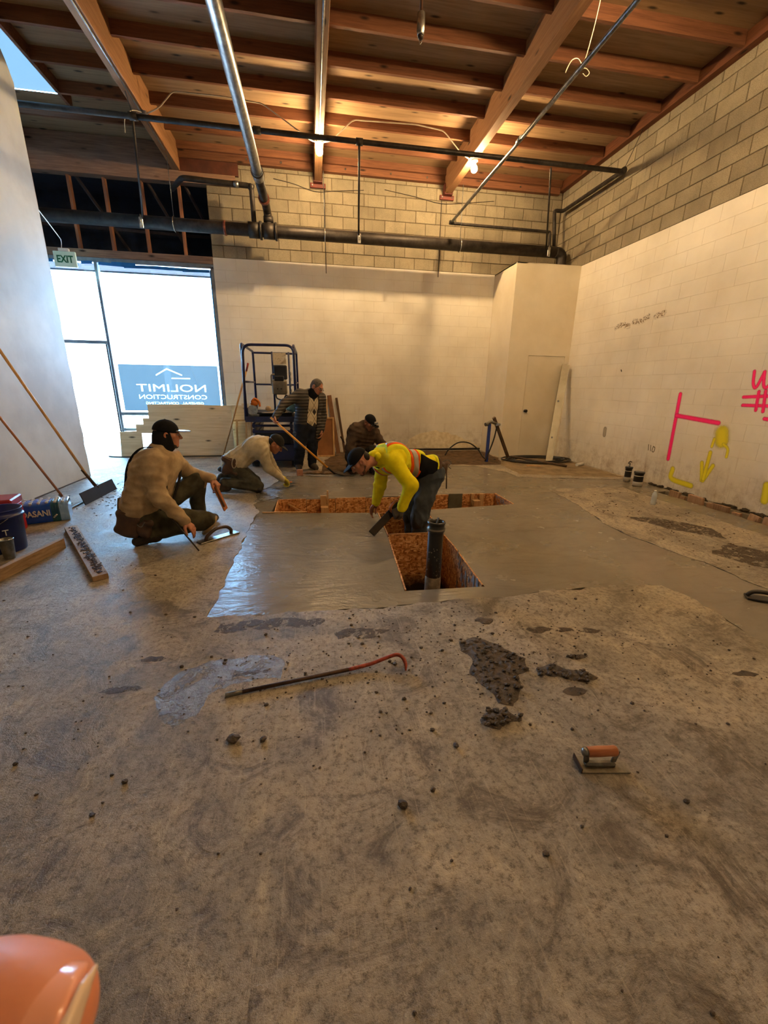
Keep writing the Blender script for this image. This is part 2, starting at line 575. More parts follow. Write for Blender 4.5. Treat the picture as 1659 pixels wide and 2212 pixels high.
m_pave = M('pale_pavement', (206, 204, 198), (188, 186, 180), scale=2, rough=.9)

# ================================================================ FLOOR, FRESH CONCRETE, PITS
FRESH = [(-.70, 2.42), (-.26, 2.40), (.47, 2.385), (.98, 2.42), (1.35, 2.40), (1.69, 2.44), (2.06, 2.44), (2.53, 2.40), (2.585, 2.24), (2.58, 1.96),
         (2.49, 1.60), (2.47, 1.2), (2.5, -.5), (3.3, -.5), (3.27, 1.5), (3.285, 2.24), (3.25, 2.41), (3.265, 2.68), (3.178, 3.0), (3.085, 3.47),
         (3.13, 3.89), (3.28, 4.53), (3.346, 5.34), (4.565, 5.353), (4.504, 4.91), (4.53, 4.66), (4.52, 4.08), (4.49, 3.48), (4.51, 3.2), (4.5, 1.5),
         (5.18, 1.5), (5.18, 5.95), (4.9, 5.86), (3.9, 6.05), (3.32, 6.21), (3.30, 6.6), (3.0, 7.2), (2.4, 7.35), (1.7, 7.4), (1.2, 6.9), (.59, 6.56),
         (-.44, 6.62), (-.72, 5.75), (-.75, 5.0), (-.64, 4.7), (-.675, 4.19)]
fresh_poly = rough(FRESH, .06, .016, seed=3)
PIT = [(-.51, 4.625), (.70, 4.50), (.68, 3.70), (.605, 2.59), (1.205, 2.575), (1.25, 3.36), (1.25, 3.70), (1.30, 4.54), (2.47, 4.665), (2.485, 5.23), (-.475, 5.2)]
TRENCH = rough([(4.86, 5.02), (4.88, 4.57), (4.87, 4.04), (4.90, 3.84), (4.86, 3.4), (4.88, 2.6), (5.05, 2.6), (5.06, 3.8), (5.04, 4.3), (5.03, 5.06)], .08, .02, seed=9)
fl = flat_region([(-6.2, -4.0), (R_, -4.0), (R_, D_ + .05), (-6.2, D_ + .05)], [rough(FRESH, .06, .018, seed=8)], 0.0, .12)
floor = fl.obj('floor', m_floor)
tag(floor, 'worn brown stained old concrete slab with scratches', 'floor', kind='structure')
fr = flat_region(fresh_poly, [PIT, TRENCH], -.004, .1)
fresh = fr.obj('floor_patch', m_fresh)
tag(fresh, 'smooth wet grey freshly poured concrete strip around the open pits', 'concrete', kind='structure')
# soil at the bottom of the open pits
mb = MB()
g = random.Random(5)
nx, ny = 60, 60
vs = []; fs = []
for i in range(nx + 1):
    for j in range(ny + 1):
        x = -.75 + 3.5 * i / nx; y = 2.4 + 3.0 * j / ny
        vs.append((x, y, -.60 + .05 * math.sin(x * 7 + y * 3) + g.uniform(-.03, .03)))
for i in range(nx):
    for j in range(ny):
        a = i * (ny + 1) + j
        fs.append((a, a + ny + 1, a + ny + 2, a + 1))
mb.add(vs, fs)
mb.box((1, 2.5, -.95), (16, 14, .3))
for _p in [PIT]:
    _n = len(_p)
    mb.add([(q[0], q[1], -.05) for q in _p] + [(q[0], q[1], -.75) for q in _p], [(i, (i + 1) % _n, _n + (i + 1) % _n, _n + i) for i in range(_n)])
tag(mb.obj('pit_floor', m_dirt), 'dark damp soil at the bottom of the open pits', 'soil', kind='structure')
mb = MB().box((4.95, 3.9, -.22), (.5, 3.1, .1))
tag(mb.obj('trench_floor', m_dirt), 'dark soil in the narrow slot along the right wall', 'soil', kind='structure')

# ================================================================ WALLS OF BLOCK
BL = 2 * C_
def block_mesh(name, L, H, T, bev, mat):
    """front face at y = 0 looking to -y, body to +y"""
    m = MB()
    x, z, b = L / 2, H / 2, bev
    vs = [(-x, T, -z), (x, T, -z), (x, T, z), (-x, T, z), (-x, b, -z), (x, b, -z), (x, b, z), (-x, b, z),
          (-x + b, 0, -z + b), (x - b, 0, -z + b), (x - b, 0, z - b), (-x + b, 0, z - b)]
    fs = [(8, 9, 10, 11)]
    for i in range(4):
        j = (i + 1) % 4
        fs += [(4 + i, 4 + j, 8 + j, 8 + i), (i, j, 4 + j, 4 + i)]
    me = bpy.data.meshes.new(name)
    me.from_pydata(vs, [], fs); me.update(); me.materials.append(mat)
    bm = bmesh.new(); bm.from_mesh(me); bmesh.ops.recalc_face_normals(bm, faces=bm.faces)
    for f in bm.faces:
        pass
    bm.to_mesh(me); bm.free()
    return me
_bm_cache = {}
def block(parent, side, u0, u1, z0, z1, painted):
    """one block between u0..u1 (x on the back wall, y on the right wall)"""
    jt, bev, T = (.0022, .0011, .002) if painted else (.011, .004, .011)
    L, H = round(u1 - u0 - jt, 4), round(z1 - z0 - jt, 4)
    if L < .02 or H < .02: return
    k = (L, H, painted)
    if k not in _bm_cache:
        _bm_cache[k] = block_mesh('block', L, H, T, bev, m_white if painted else m_block)
    o = bpy.data.objects.new('block', _bm_cache[k]); COL.objects.link(o); o.parent = parent
    uc, zc = (u0 + u1) / 2, (z0 + z1) / 2
    dp = random.uniform(-.0012, .0012) if not painted else 0
    if side == 'back': o.location = (uc, D_ + dp, zc)
    else:
        o.location = (R_ + dp, uc, zc); o.rotation_euler = (0, 0, -math.pi / 2)
ZP = 18 * C_
def courses(parent, side, ua, ub, k0, k1, painted, j0, ztop=None, skip=None):
    for k in range(k0, k1):
        z0, z1 = ZP + k * C_, ZP + (k + 1) * C_
        if ztop is not None: z1 = min(z1, ztop)
        off = j0 + (0 if k % 2 == 0 else C_)
        n0 = math.floor((ua - off) / BL)
        u = off + n0 * BL
        while u < ub - 1e-6:
            a, b = max(u, ua), min(u + BL, ub)
            if b - a > .03 and not (skip and skip(a, b, z0, z1)):
                block(parent, side, a, b, z0, z1, painted)
            u += BL
ZT = 5.36
XW = -1.74
# back wall: painted below, bare above
wb = MB().box(((XW + R_ + .2) / 2, D_ + .002 + .1, ZP / 2 - .15), (R_ + .2 - XW, .2, ZP + .3)).obj('wall_back', m_wjoint)
tag(wb, 'white painted lower part of the block back wall', 'wall', kind='structure')
courses(wb, 'back', XW, 3.86, -18, 0, True, -1.533)
wbu = MB().box(((XW + R_ + .2) / 2, D_ + .011 + .1, (ZP + ZT) / 2), (R_ + .2 - XW, .2, ZT - ZP)).obj('wall_back_upper', m_mortar)
tag(wbu, 'bare grey-tan concrete block upper part of the back wall', 'wall', kind='structure')
courses(wbu, 'back', XW, R_, 0, 8, False, -1.533, ZT - .05)
# right wall
YN = 3.3
wr = MB().box((R_ + .002 + .1, (YN + D_) / 2, ZP / 2 - .15), (.2, D_ - YN + .2, ZP + .3)).obj('wall_right', m_wjoint)
tag(wr, 'white painted lower part of the right block wall with spray marks', 'wall', kind='structure')
courses(wr, 'right', YN, 8.3, -18, 0, True, 5.081)
wru = MB().box((R_ + .011 + .1, (YN + D_) / 2, (ZP + ZT) / 2), (.2, D_ - YN + .2, ZT - ZP)).obj('wall_right_upper', m_mortar)
tag(wru, 'bare grey-tan concrete block upper part of the right wall', 'wall', kind='structure')
courses(wru, 'right', YN, D_, 0, 8, False, 5.081, ZT - .05)
wn = MB().box((R_ + .1, (YN - 4) / 2, ZP / 2 - .15), (.2, YN + 4, ZP + .3)).obj('wall_right_near', m_white)
tag(wn, 'white painted right wall beside the camera', 'wall', kind='structure')
wn2 = MB().box((R_ + .1, (YN - 4) / 2, (ZP + ZT) / 2), (.2, YN + 4, ZT - ZP)).obj('wall_right_near_upper', m_block)
tag(wn2, 'bare block top of the right wall beside the camera', 'wall', kind='structure')
# left partition with a ragged free end, rear wall, far-left side wall
edge = [(6.95, 0), (6.955, .3), (6.94, .5), (6.965, .62), (6.945, .8), (6.96, 1.0), (6.95, 1.3), (6.97, 1.5), (6.945, 1.62), (6.955, 1.9), (6.935, 2.05), (6.96, 2.2), (6.95, 2.6),
        (6.955, 3.4), (6.95, 4.2), (6.95, 4.85), (6.86, 5.02), (6.6, ZT)]
pl = [(-4, 0)] + edge + [(-4, ZT)]
mm = Matrix(((0, 0, 1, 0), (1, 0, 0, 0), (0, 1, 0, 0), (0, 0, 0, 1)))
wl = MB().prism(pl, -3.58, -3.43, mm).obj('wall_left', m_dry)
tag(wl, 'tall white drywall partition at the left with a ragged free end', 'wall', kind='structure')
bb = MB().box((-3.425, 1.4, .006), (.02, 11.0, .012)).obj('gap_strip_left', m_mud)  # no trim here: a solid dark strip drawn as the gap under the partition
tag(bb, 'dark gap line along the foot of the left partition', 'trim', kind='structure')
tag(MB().box((-.5, -4.1, ZT / 2), (11.6, .2, ZT)).obj('wall_rear', m_dry), 'white wall behind the camera', 'wall', kind='structure')
tag(MB().box((-6.3, 2.6, ZT / 2), (.2, 13.3, ZT)).obj('wall_far_left', m_dry), 'white side wall beyond the left partition', 'wall', kind='structure')

# ================================================================ CLOSET WITH DOOR
CX, CY = 3.862, 8.163
cl = MB()
cl.box(((CX + R_) / 2, (CY + D_) / 2, ZP - .01), (R_ - CX, D_ - CY, .02))
cl.box((CX + .02, (CY + .04 + D_) / 2, ZP / 2), (.04, D_ - CY - .04, ZP))
x0, x1, zd = 4.285, 5.085, 2.03
cl.box(((CX + x0) / 2, CY + .02, ZP / 2), (x0 - CX, .04, ZP))
cl.box(((x1 + R_) / 2, CY + .02, ZP / 2), (R_ - x1, .04, ZP))
cl.box(((x0 + x1) / 2, CY + .02, (zd + ZP) / 2), (x1 - x0, .04, ZP - zd))
clo = cl.obj('wall_closet', m_closet)
tag(clo, 'boxed-in cream closet in the back right corner', 'closet', kind='structure')
dr = MB().box(((x0 + x1) / 2, CY + .026, zd / 2 - .0), (x1 - x0 - .012, .035, zd - .012)).obj('door_1', m_closet)
tag(dr, 'flush cream closet door with a dark round knob', 'door', kind='structure')
MB().lathe([(.028, 0), (.03, .004), (.012, .01), (.011, .03), (.026, .038), (.032, .052), (.028, .066), (.012, .072)], (4.345, CY + .008, .955), 16, (0, -1, 0)).obj('knob', M('dark_bronze', (48, 38, 30), rough=.3, metal=.7), dr)

# ================================================================ STOREFRONT WINDOW, DOORWAY, HEADER VOID
YF = D_ + .06
win = empty('window_1', (-3.9, YF, 0), 'tall aluminium storefront with a blown-out bright view', 'window', kind='structure')
def fbar(name, a, b, w=.05, d=.1, mat=None): return MB().bar(a, b, w, d, (0, 1, 0), .004).obj(name, mat or m_alu, win)
fbar('jamb', (XW - .03, YF, 0), (XW - .03, YF, 3.5), .06)
fbar('mullion', (-3.775, YF, 0), (-3.775, YF, 3.5), .05)
fbar('mullion', (-5.0, YF, 0), (-5.0, YF, 3.5), .05)
fbar('head_rail', (-6.2, YF, 3.5), (XW, YF, 3.5), .07)
fbar('transom', (-5.0, YF, 2.12), (-3.80, YF, 2.12), .06)
fbar('sill_rail', (-3.75, YF, .80), (XW - .06, YF, .80), .06)
fbar('middle_rail', (-3.75, YF, .49), (XW - .06, YF, .49), .05)
fbar('bottom_rail', (-3.75, YF, .05), (XW - .06, YF, .05), .10)
fbar('door_jamb', (-3.83, YF + .02, 0), (-3.83, YF + .02, 2.1), .035, .06, M('dark_frame', (70, 72, 74), rough=.5, metal=.4))
def pane(a, b, z0, z1): MB().box(((a + b) / 2, YF, (z0 + z1) / 2), (b - a, .008, z1 - z0)).obj('pane', m_glass, win)
pane(-3.75, XW - .06, .83, 3.465); pane(-3.75, XW - .06, .515, .77); pane(-3.75, XW - .06, .1, .465)
pane(-4.975, -3.80, 2.15, 3.465); pane(-6.2, -5.025, .1, 3.465)
m_tape = M('blue_tape', (24, 120, 190), (18, 90, 160), rough=.6)
for a, b, z, dz in ((-4.9, -4.45, 3.44, .02), (-4.42, -4.05, 3.43, -.015), (-4.0, -3.82, 3.45, .01), (-3.72, -3.2, 3.45, -.02), (-3.3, -2.7, 3.42, .012), (-2.8, -2.2, 3.43, -.01), (-2.3, -1.82, 3.41, .01), (-3.5, -3.1, 3.46, .0)):
    MB().bar((a, D_ + .006, z), (b, D_ + .004, z + dz), .05, .002, (0, 1, 0)).obj('tape_strip', m_tape, win)
MB().bar((XW - .065, D_ + .006, 3.44), (XW - .065, D_ + .006, .9), .02, .002, (0, 1, 0)).obj('tape_strip', m_tape, win)
# timber header, dark void with studs, big timber above
hd = MB().box((-4.0, D_ + .07, 3.60), (4.52, .18, .12)).obj('trim_1', m_fascia)
tag(hd, 'grey timber header plate above the storefront', 'trim', kind='structure')
MB().box((-4.0, D_ + .02, 3.52), (4.5, .03, .035)).obj('trim_strip', m_alu, hd)
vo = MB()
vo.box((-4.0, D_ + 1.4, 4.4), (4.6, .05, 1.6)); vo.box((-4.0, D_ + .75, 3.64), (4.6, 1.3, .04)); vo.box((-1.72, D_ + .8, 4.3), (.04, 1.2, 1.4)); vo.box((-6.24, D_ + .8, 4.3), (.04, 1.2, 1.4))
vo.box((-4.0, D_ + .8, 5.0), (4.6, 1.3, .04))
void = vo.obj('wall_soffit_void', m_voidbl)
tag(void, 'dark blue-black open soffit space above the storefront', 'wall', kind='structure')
for x in (-5.2, -4.60, -4.0, -3.44, -2.845, -2.22):
    MB().box((x, D_ + .09, 4.26), (.042, .09, 1.22)).obj('stud', m_stud, void)
for x in (-3.98, -2.83, -2.2):
    MB().bar((x + .05, D_ + .12, 4.86), (x + .55, D_ + 1.2, 3.75), .03, .05).obj('diagonal_brace', M('dark_lumber', (62, 52, 50), (46, 38, 38), rough=.9), void)
MB().bar((-6.2, D_ + 1.1, 4.35), (-1.75, D_ + 1.1, 4.28), .03, .05).obj('rail', bpy.data.materials['dark_lumber'], void)
tb = MB().box((-3.72, D_ + .03, 5.07), (5.0, .16, .56)).obj('trim_2', m_fascia)
tag(tb, 'large weathered timber beam above the dark soffit opening', 'beam', kind='structure')
rb = MB().box((-1.66, D_ - .03, 5.10), (1.0, .05, .30)).obj('trim_3', M('dark_red_timber', (98, 52, 36), (72, 38, 28), scale=4, rough=.7))
tag(rb, 'dark red-brown timber block at the end of the block wall', 'beam', kind='structure')
# the rest of the front wall left of the storefront and outside ground
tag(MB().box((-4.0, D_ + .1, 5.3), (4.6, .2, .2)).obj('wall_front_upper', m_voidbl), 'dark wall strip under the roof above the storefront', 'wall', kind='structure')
pv = MB().box((-8, 34, -.06), (70, 49.6, .1)).obj('ground_outside', m_pave)
tag(pv, 'pale sunlit pavement outside the storefront', 'pavement', kind='structure')
MB().box((-8, 16.6, .05), (60, .2, .14)).obj('kerb', m_pave, pv)
MB().box((-8, 13.2, .002), (60, .06, .02)).obj('joint_line', m_mortar, pv)
far = MB().box((-16, 42, 2.6), (50, 6, 5.2)).obj('far_building', M('pale_stucco', (228, 224, 214), (214, 208, 196), scale=.5, rough=.9))
tag(far, 'pale building far across the street outside', 'building')
for i in range(7):
    MB().box((-34 + i * 6.0, 38.98, 1.9), (2.6, .12, 1.8)).obj('window', m_glass, far)
# banner seen from behind
m_ban = mat_translucent('banner_mesh', lin((60, 66, 68)), .6)
m_bantxt = mat_translucent('banner_print', lin((190, 205, 214)), .85)
ban = empty('banner', (-2.8, D_ + .071, 1.3), 'blue-grey shop banner hung in the window reading NOLIMIT CONSTRUCTION backwards', 'banner')
def text(body, name, mat, parent, loc, rot, size, ext=.001, width=None, bold=0.0, align='CENTER'):
    cu = bpy.data.curves.new(name, 'FONT')
    cu.body = body; cu.size = size; cu.extrude = ext; cu.align_x = align; cu.offset = bold
    cu.resolution_u = 3
    o = bpy.data.objects.new(name, cu); COL.objects.link(o)
    bpy.context.view_layer.update()
    if width:
        w = o.dimensions.x
        if w > 1e-6: o.scale = (width / w, 1, 1)
    cu.materials.append(mat)
    # turn into a mesh so that the lettering is plain geometry
    dg = bpy.context.evaluated_depsgraph_get()
    me = bpy.data.meshes.new_from_object(o.evaluated_get(dg))
    sx = o.scale.x
    bpy.data.objects.remove(o, do_unlink=True)
    q = Euler(rot).to_matrix().to_4x4()
    off = wloc(parent) if parent is not None else Vector((0, 0, 0))
    me.transform(Matrix.Translation(Vector(loc) - off) @ q @ Matrix.Diagonal((sx, 1, 1, 1)))
    ob = bpy.data.objects.new(name, me); COL.objects.link(ob)
    if parent is not None: ob.parent = parent
    return ob
_rt = (math.pi / 2, 0, math.pi)
def outlines(me):
    """closed boundary loops of a flat mesh as (x, z) points"""
    bm = bmesh.new(); bm.from_mesh(me); bmesh.ops.remove_doubles(bm, verts=bm.verts, dist=1e-5)
    nxt = {}
    for e in bm.edges:
        if len(e.link_faces) == 1:
            a, b = e.verts; nxt.setdefault(a, []).append(b); nxt.setdefault(b, []).append(a)
    out = []; seen = set()
    for v in list(nxt):
        if v in seen: continue
        loop = [v]; seen.add(v); cur = v
        while True:
            c = [w for w in nxt[cur] if w not in seen]
            if not c: break
            cur = c[0]; seen.add(cur); loop.append(cur)
        if len(loop) > 2: out.append([(p.co.x, p.co.z) for p in loop])
    bm.free()
    return out
BO = Vector(ban.location)
loops = []
for body, x, z, size, width in (('NOLIMIT', -2.76, 1.235, .2, 1.30), ('CONSTRUCTION', -2.76, 1.09, .12, 1.28), ('GENERAL', -2.40, .985, .07, .42), ('CONTRACTING', -2.98, .985, .07, .62)):
    o = text(body, 'lettering', m_bantxt, ban, (x, D_ + .071, z), _rt, size, ext=0.0, width=width)
    loops += [[(p[0] + BO.x, p[1] + BO.z) for p in l] for l in outlines(o.data)]
lg = [[(-3.03, 1.535), (-2.82, 1.655), (-2.55, 1.54), (-2.545, 1.562), (-2.82, 1.68), (-3.035, 1.558)], [(-2.75, 1.48), (-2.40, 1.48), (-2.40, 1.50), (-2.75, 1.50)]]
for l in lg:
    MB().add([(p[0], D_ + .071, p[1]) for p in l], [tuple(range(len(l)))] if len(l) == 4 else [(0, 1, 4, 5), (1, 2, 3, 4)]).obj('roof_logo', m_bantxt, ban)
loops += lg
outer = [(-3.70, .86), (-1.86, .86), (-1.86, 1.74), (-3.70, 1.74)]
pv_, pe_ = [Vector(p) for p in outer], [(0, 1), (1, 2), (2, 3), (3, 0)]
for l in loops:
    b0 = len(pv_); n0 = len(l); pv_ += [Vector(p) for p in l]; pe_ += [(b0 + i, b0 + (i + 1) % n0) for i in range(n0)]
dv_, de_, df_, *_q = delaunay_2d_cdt(pv_, pe_, [], 1, 1e-6)
def _par(px, pz):
    n = 0
    for l in loops:
        c = False; j = len(l) - 1
        for i in range(len(l)):
            if (l[i][1] > pz) != (l[j][1] > pz) and px < (l[j][0] - l[i][0]) * (pz - l[i][1]) / (l[j][1] - l[i][1]) + l[i][0]: c = not c
            j = i
        n += c
    return n % 2 == 0
MB().add([(p.x, D_ + .071, p.y) for p in dv_], [t for t in df_ if _par(sum(dv_[i].x for i in t) / 3, sum(dv_[i].y for i in t) / 3)]).obj('banner_sheet', m_ban, ban)

# ================================================================ ROOF
ZJ = 5.215
hole2 = [(-1.9, .2), (-.5, .2), (-.5, 2.6), (-1.9, 2.6)]
hole = [(-4.4, 5.2), (-3.33, 5.2), (-3.33, 8.12), (-4.4, 8.12)]
dk = flat_region([(-6.4, -4.2), (R_ + .2, -4.2), (R_ + .2, D_ + .2), (-6.4, D_ + .2)], [hole], ZT)
dk.add([(-6.4, -4.2, ZT + .1), (R_ + .2, -4.2, ZT + .1), (R_ + .2, D_ + .2, ZT + .1), (-6.4, D_ + .2, ZT + .1)], [])
ceil = dk.obj('ceiling', m_deck)
tag(ceil, 'brown plywood roof deck with exposed joists and beams', 'ceiling', kind='structure')
BX = (-2.2, .245, 2.725)
for bx in BX + (-4.65,):
    MB().box((bx, (D_ - 4.0) / 2, (4.955 + ZT) / 2), (.13, D_ + 4.0 - .02, ZT - 4.955), bev=.006).obj('beam', m_beam, ceil)
ys = [8.41 - .61 * i for i in range(12)]
spans = [(-6.2, -4.715), (-4.585, -2.265), (-2.135, .18), (.31, 2.66), (2.79, 5.06)]
_jm = {}
for y in ys:
    for a, b in spans:
        if a == -4.585 and 5.2 < y < 8.12: a = -3.30
        if a == -6.2 and y < 5: continue
        k = round(b - a, 3)
        if k not in _jm:
            o = MB().box((0, 0, 0), (b - a, .042, ZT - ZJ)).obj('joist', m_joist, ceil)
            _jm[k] = o.data
        else:
            o = bpy.data.objects.new('joist', _jm[k]); COL.objects.link(o); o.parent = ceil
        o.location = ((a + b) / 2, y, (ZJ + ZT) / 2)
# trimmers round the skylight, ledgers against the walls
MB().box((-3.315, 6.66, (ZJ + ZT) / 2), (.042, 2.95, ZT - ZJ)).obj('trimmer', m_joist, ceil)
for a, b in spans[2:]:
    MB().box(((a + b) / 2, D_ - .045, 5.25), (b - a, .09, .22)).obj('ledger', m_joist, ceil)
    MB().box(((a + b) / 2, D_ - .115, 5.305), (b - a, .05, .11)).obj('joist', m_joist, ceil)
MB().box((R_ - .05, (D_ + 2) / 2, 5.28), (.1, D_ - 2, .16)).obj('ledger', wood('ledger_lumber', (112, 66, 40), (78, 42, 24), 'y'), ceil)
for bx in BX[1:]:
    h = MB()
    h.box((bx, D_ - .03, 4.925), (.28, .05, .075), bev=.004); h.box((bx, D_ - .09, 4.948), (.15, .14, .012)); h.box((bx - .075, D_ - .09, 5.03), (.01, .14, .17)); h.box((bx + .075, D_ - .09, 5.03), (.01, .14, .17))
    ho = h.obj('beam_hanger', m_redsteel, ceil)
    for s in (-.1, .1): MB().cyl((bx + s, D_ - .055, 4.925), (bx + s, D_ - .066, 4.925), .014, n=6).obj('bolt', m_chrome, ho)
for x in (.75, 1.6, 2.3, -.4, -1.0, 3.4, 4.2):
    MB().cyl((x, D_ - .09, 5.2), (x, D_ - .102, 5.2), .016, n=8).obj('bolt', m_chrome, ceil)
sk = MB().box((-3.865, 6.66, ZT + .05), (1.2, 3.05, .012)).obj('skylight', mat_translucent('skylight_panel', (.12, .15, .165, 1), .8))
tag(sk, 'pale blue translucent skylight panel at the upper left', 'skylight', kind='structure')

# ================================================================ LIGHT BULBS
m_bulb = emit('lit_bulb', (1.0, .68, .33, 1), 900.0)
m_socket = M('white_porcelain', (220, 216, 206), rough=.35)
m_conduit = M('painted_conduit', (196, 184, 164), (168, 156, 138), rough=.5, metal=.3)
def bulb(x, y, z, label):
    e = empty('light_bulb', (x, y, z), label, 'light bulb', 'bare bulbs under the roof beams')
    MB().lathe([(.05, 0), (.052, -.02), (.03, -.035), (.022, -.06)], (x, y, z), 16).obj('socket', m_socket, e)
    MB().lathe([(.016, -.055), (.022, -.068), (.044, -.095), (.052, -.125), (.047, -.152), (.028, -.172), (.004, -.178)], (x, y, z), 12).obj('bulb_glass', m_bulb, e)
    return e
bulb(BX[1], 7.72, 4.955, 'lit bare bulb under the middle roof beam')
bulb(BX[2] + .03, 7.75, 4.955, 'lit bare bulb under the right roof beam near the back wall')
bulb(BX[2] + .10, 3.75, 5.0, 'lit bare bulb beside the right roof beam above the frame')
bulb(BX[2], .8, 4.955, 'lit bare bulb under the right beam behind the camera')

# ================================================================ CONDUIT AND WIRES ON THE ROOF
def wire(name, pts, r, label, cat='wire', mat=None, n=6, group=None):
    o = MB().tube(pts, r, n).obj(name, mat or m_conduit)
    return tag(o, label, cat, group)
wire('conduit', [(BX[1], 7.6, 4.94), (BX[1], 3.4, 4.94)], .013, 'straight bright metal conduit under the middle roof beam', 'conduit', m_pipe_gal, 10)
wire('conduit', [(BX[0] + .03, 8.4, 4.94), (BX[0] + .03, 4.2, 4.94)], .01, 'thin bright conduit under the left roof beam', 'conduit', m_pipe_gal, 8)
wire('conduit', fillet([(-2.1, 7.45, 4.93), (-1.92, 7.42, 5.0), (-1.72, 7.4, 5.19), (-1.1, 7.4, 5.2), (-.55, 7.45, 5.2), (-.06, 7.55, 4.98), (.12, 7.68, 4.94), (.2, 7.7, 4.94)], .06), .009, 'pale bent conduit crossing the left middle joist bay', 'conduit')
wire('conduit', fillet([(.29, 7.7, 4.94), (.42, 7.68, 4.96), (.75, 7.55, 5.19), (1.7, 7.5, 5.2), (2.15, 7.55, 5.19), (2.5, 7.7, 5.0), (2.66, 7.74, 4.95)], .06), .009, 'pale bent conduit arching between the two back bulbs', 'conduit')
wire('loose_cable', spline([(-2.12, 7.45, 4.93), (-2.25, 7.35, 4.90), (-2.34, 7.3, 4.78), (-2.36, 7.3, 4.62)], 6), .005, 'thin loose white cable hanging from the left roof beam')
MB_jb = MB().box((-2.14, 7.46, 4.93), (.08, .08, .05), bev=.006).obj('junction_box', m_pipe_gal); tag(MB_jb, 'small metal junction box under the left roof beam', 'box')
wire('sagging_wire', spline([(-.55, D_ - .02, 4.98), (-.2, D_ - .02, 4.93), (.2, D_ - .02, 4.84), (.6, D_ - .02, 4.88), (1.1, D_ - .02, 4.93)], 6), .004, 'thin dark wire sagging on the bare block under the left ledger', mat=m_pipe_blk)
wire('sagging_wire', spline([(1.5, D_ - .02, 4.97), (2.1, D_ - .02, 4.90), (2.6, D_ - .02, 4.83), (3.0, D_ - .02, 4.86), (3.7, D_ - .02, 4.95)], 6), .004, 'thin dark wire sagging on the bare block beside the right hanger', mat=m_pipe_blk)
# dead drop light: rigid stem, metal sleeve, bare wire hook
e = empty('drop_light', (1.03, 4.5, 5.2), 'unlit drop light on a short stem with silver sleeve and bare wire', 'lamp')
MB().cyl((1.03, 4.5, 5.3), (1.035, 4.5, 4.44), .014, n=10).obj('stem', M('brown_stem', (92, 60, 40), rough=.4, metal=.4), e)
MB().lathe([(.02, 4.46), (.034, 4.45), (.036, 4.33), (.03, 4.315), (.03, 4.30)], (1.036, 4.5, 0), 14).obj('sleeve', m_chrome, e)
MB().lathe([(.026, 4.315), (.024, 4.285), (.012, 4.275)], (1.037, 4.5, 0), 12).obj('socket', M('dark_socket', (50, 32, 22), rough=.5), e)
MB().tube(spline([(1.03, 4.5, 4.29), (1.025, 4.5, 4.265), (1.032, 4.5, 4.245), (1.045, 4.5, 4.255), (1.046, 4.5, 4.28)], 5), .003, 6).obj('wire', m_chrome, e)
# white cable hanging by the silver pipe, with a frayed end and a loop
e = empty('dangling_cable', (2.66, 4.7, 4.4), 'pale cable dangling from the roof and tied round the thin silver pipe', 'cable')
MB().tube(spline([(2.78, 4.62, 5.3), (2.77, 4.62, 5.0), (2.74, 4.63, 4.7), (2.70, 4.65, 4.45), (2.67, 4.66, 4.36)], 6), .005, 6).obj('cable', m_conduit, e)
MB().tube(spline([(2.67, 4.66, 4.38), (2.62, 4.66, 4.42), (2.56, 4.66, 4.40), (2.52, 4.66, 4.33), (2.51, 4.66, 4.30)], 5), .005, 6).obj('frayed_end', m_conduit, e)
MB().tube(spline([(2.67, 4.68, 4.36), (2.73, 4.68, 4.37), (2.77, 4.68, 4.34), (2.74, 4.68, 4.31), (2.70, 4.68, 4.33)], 5), .004, 6).obj('loop', m_conduit, e)

# ================================================================ SPRINKLER AND DRAIN PIPES
ZM, YM = 3.98, 8.6
e = empty('main_pipe', (0, YM, ZM), 'thick dark steel main pipe crossing the room before the back wall', 'pipe')
MB().cyl((-6.1, YM, ZM), (4.86, YM, ZM), .098, n=24).obj('pipe_run', m_pipe_blk, e)
MB().tube(spline([(4.84, YM, ZM), (4.93, YM, ZM - .01), (4.985, YM, ZM - .07), (4.99, YM, ZM - .16), (4.99, YM, ZP - .01)], 6), .10, 18).obj('elbow', m_pipe_blk, e)
for x in (-.885, -.64): MB().cyl((x - .10, YM, ZM), (x + .10, YM, ZM), .125, n=20).obj('tee_fitting', m_pipe_blk, e)
for x in (-.78, -.52): MB().cyl((x - .018, YM, ZM), (x + .018, YM, ZM), .142, n=20).obj('flange', m_pipe_blk, e)
for x in (-1.38,): MB().cyl((x - .02, YM, ZM), (x + .02, YM, ZM), .113, n=20).obj('clamp', m_clamp, e)
e = empty('branch_pipe', (-.66, 6, 4.3), 'grey galvanised pipe running from above the camera down to the main pipe', 'pipe')
MB().cyl((-.66, 1.0, 4.3), (-.66, 7.25, 4.3), .066, n=20).obj('pipe_run', m_pipe_gal, e)
MB().cyl((-.66, 7.2, 4.3), (-.66, 7.42, 4.3), .078, n=20).obj('coupling', m_pipe_gal, e)
MB().cyl((-.66, 7.22, 4.3), (-.66, 7.25, 4.3), .088, n=20).obj('coupling_ring', m_pipe_blk, e)
MB().tube(fillet([(-.66, 7.4, 4.3), (-.655, 8.45, 4.3), (-.645, YM, 4.2), (-.64, YM, ZM)], .16), .068, 16).obj('lower_run', m_pipe_blk, e)
MB().cyl((-.66, 8.1, 4.3), (-.66, 8.18, 4.3), .088, n=18).obj('clamp', m_clamp, e)
MB().cyl((-.643, YM, ZM + .13), (-.643, YM, ZM + .22), .085, n=18).obj('collar', m_pipe_blk, e)
e = empty('sprinkler_line', (1, 7.19, 4.76), 'slim dark sprinkler line crossing the ceiling and bending along the right wall', 'pipe')
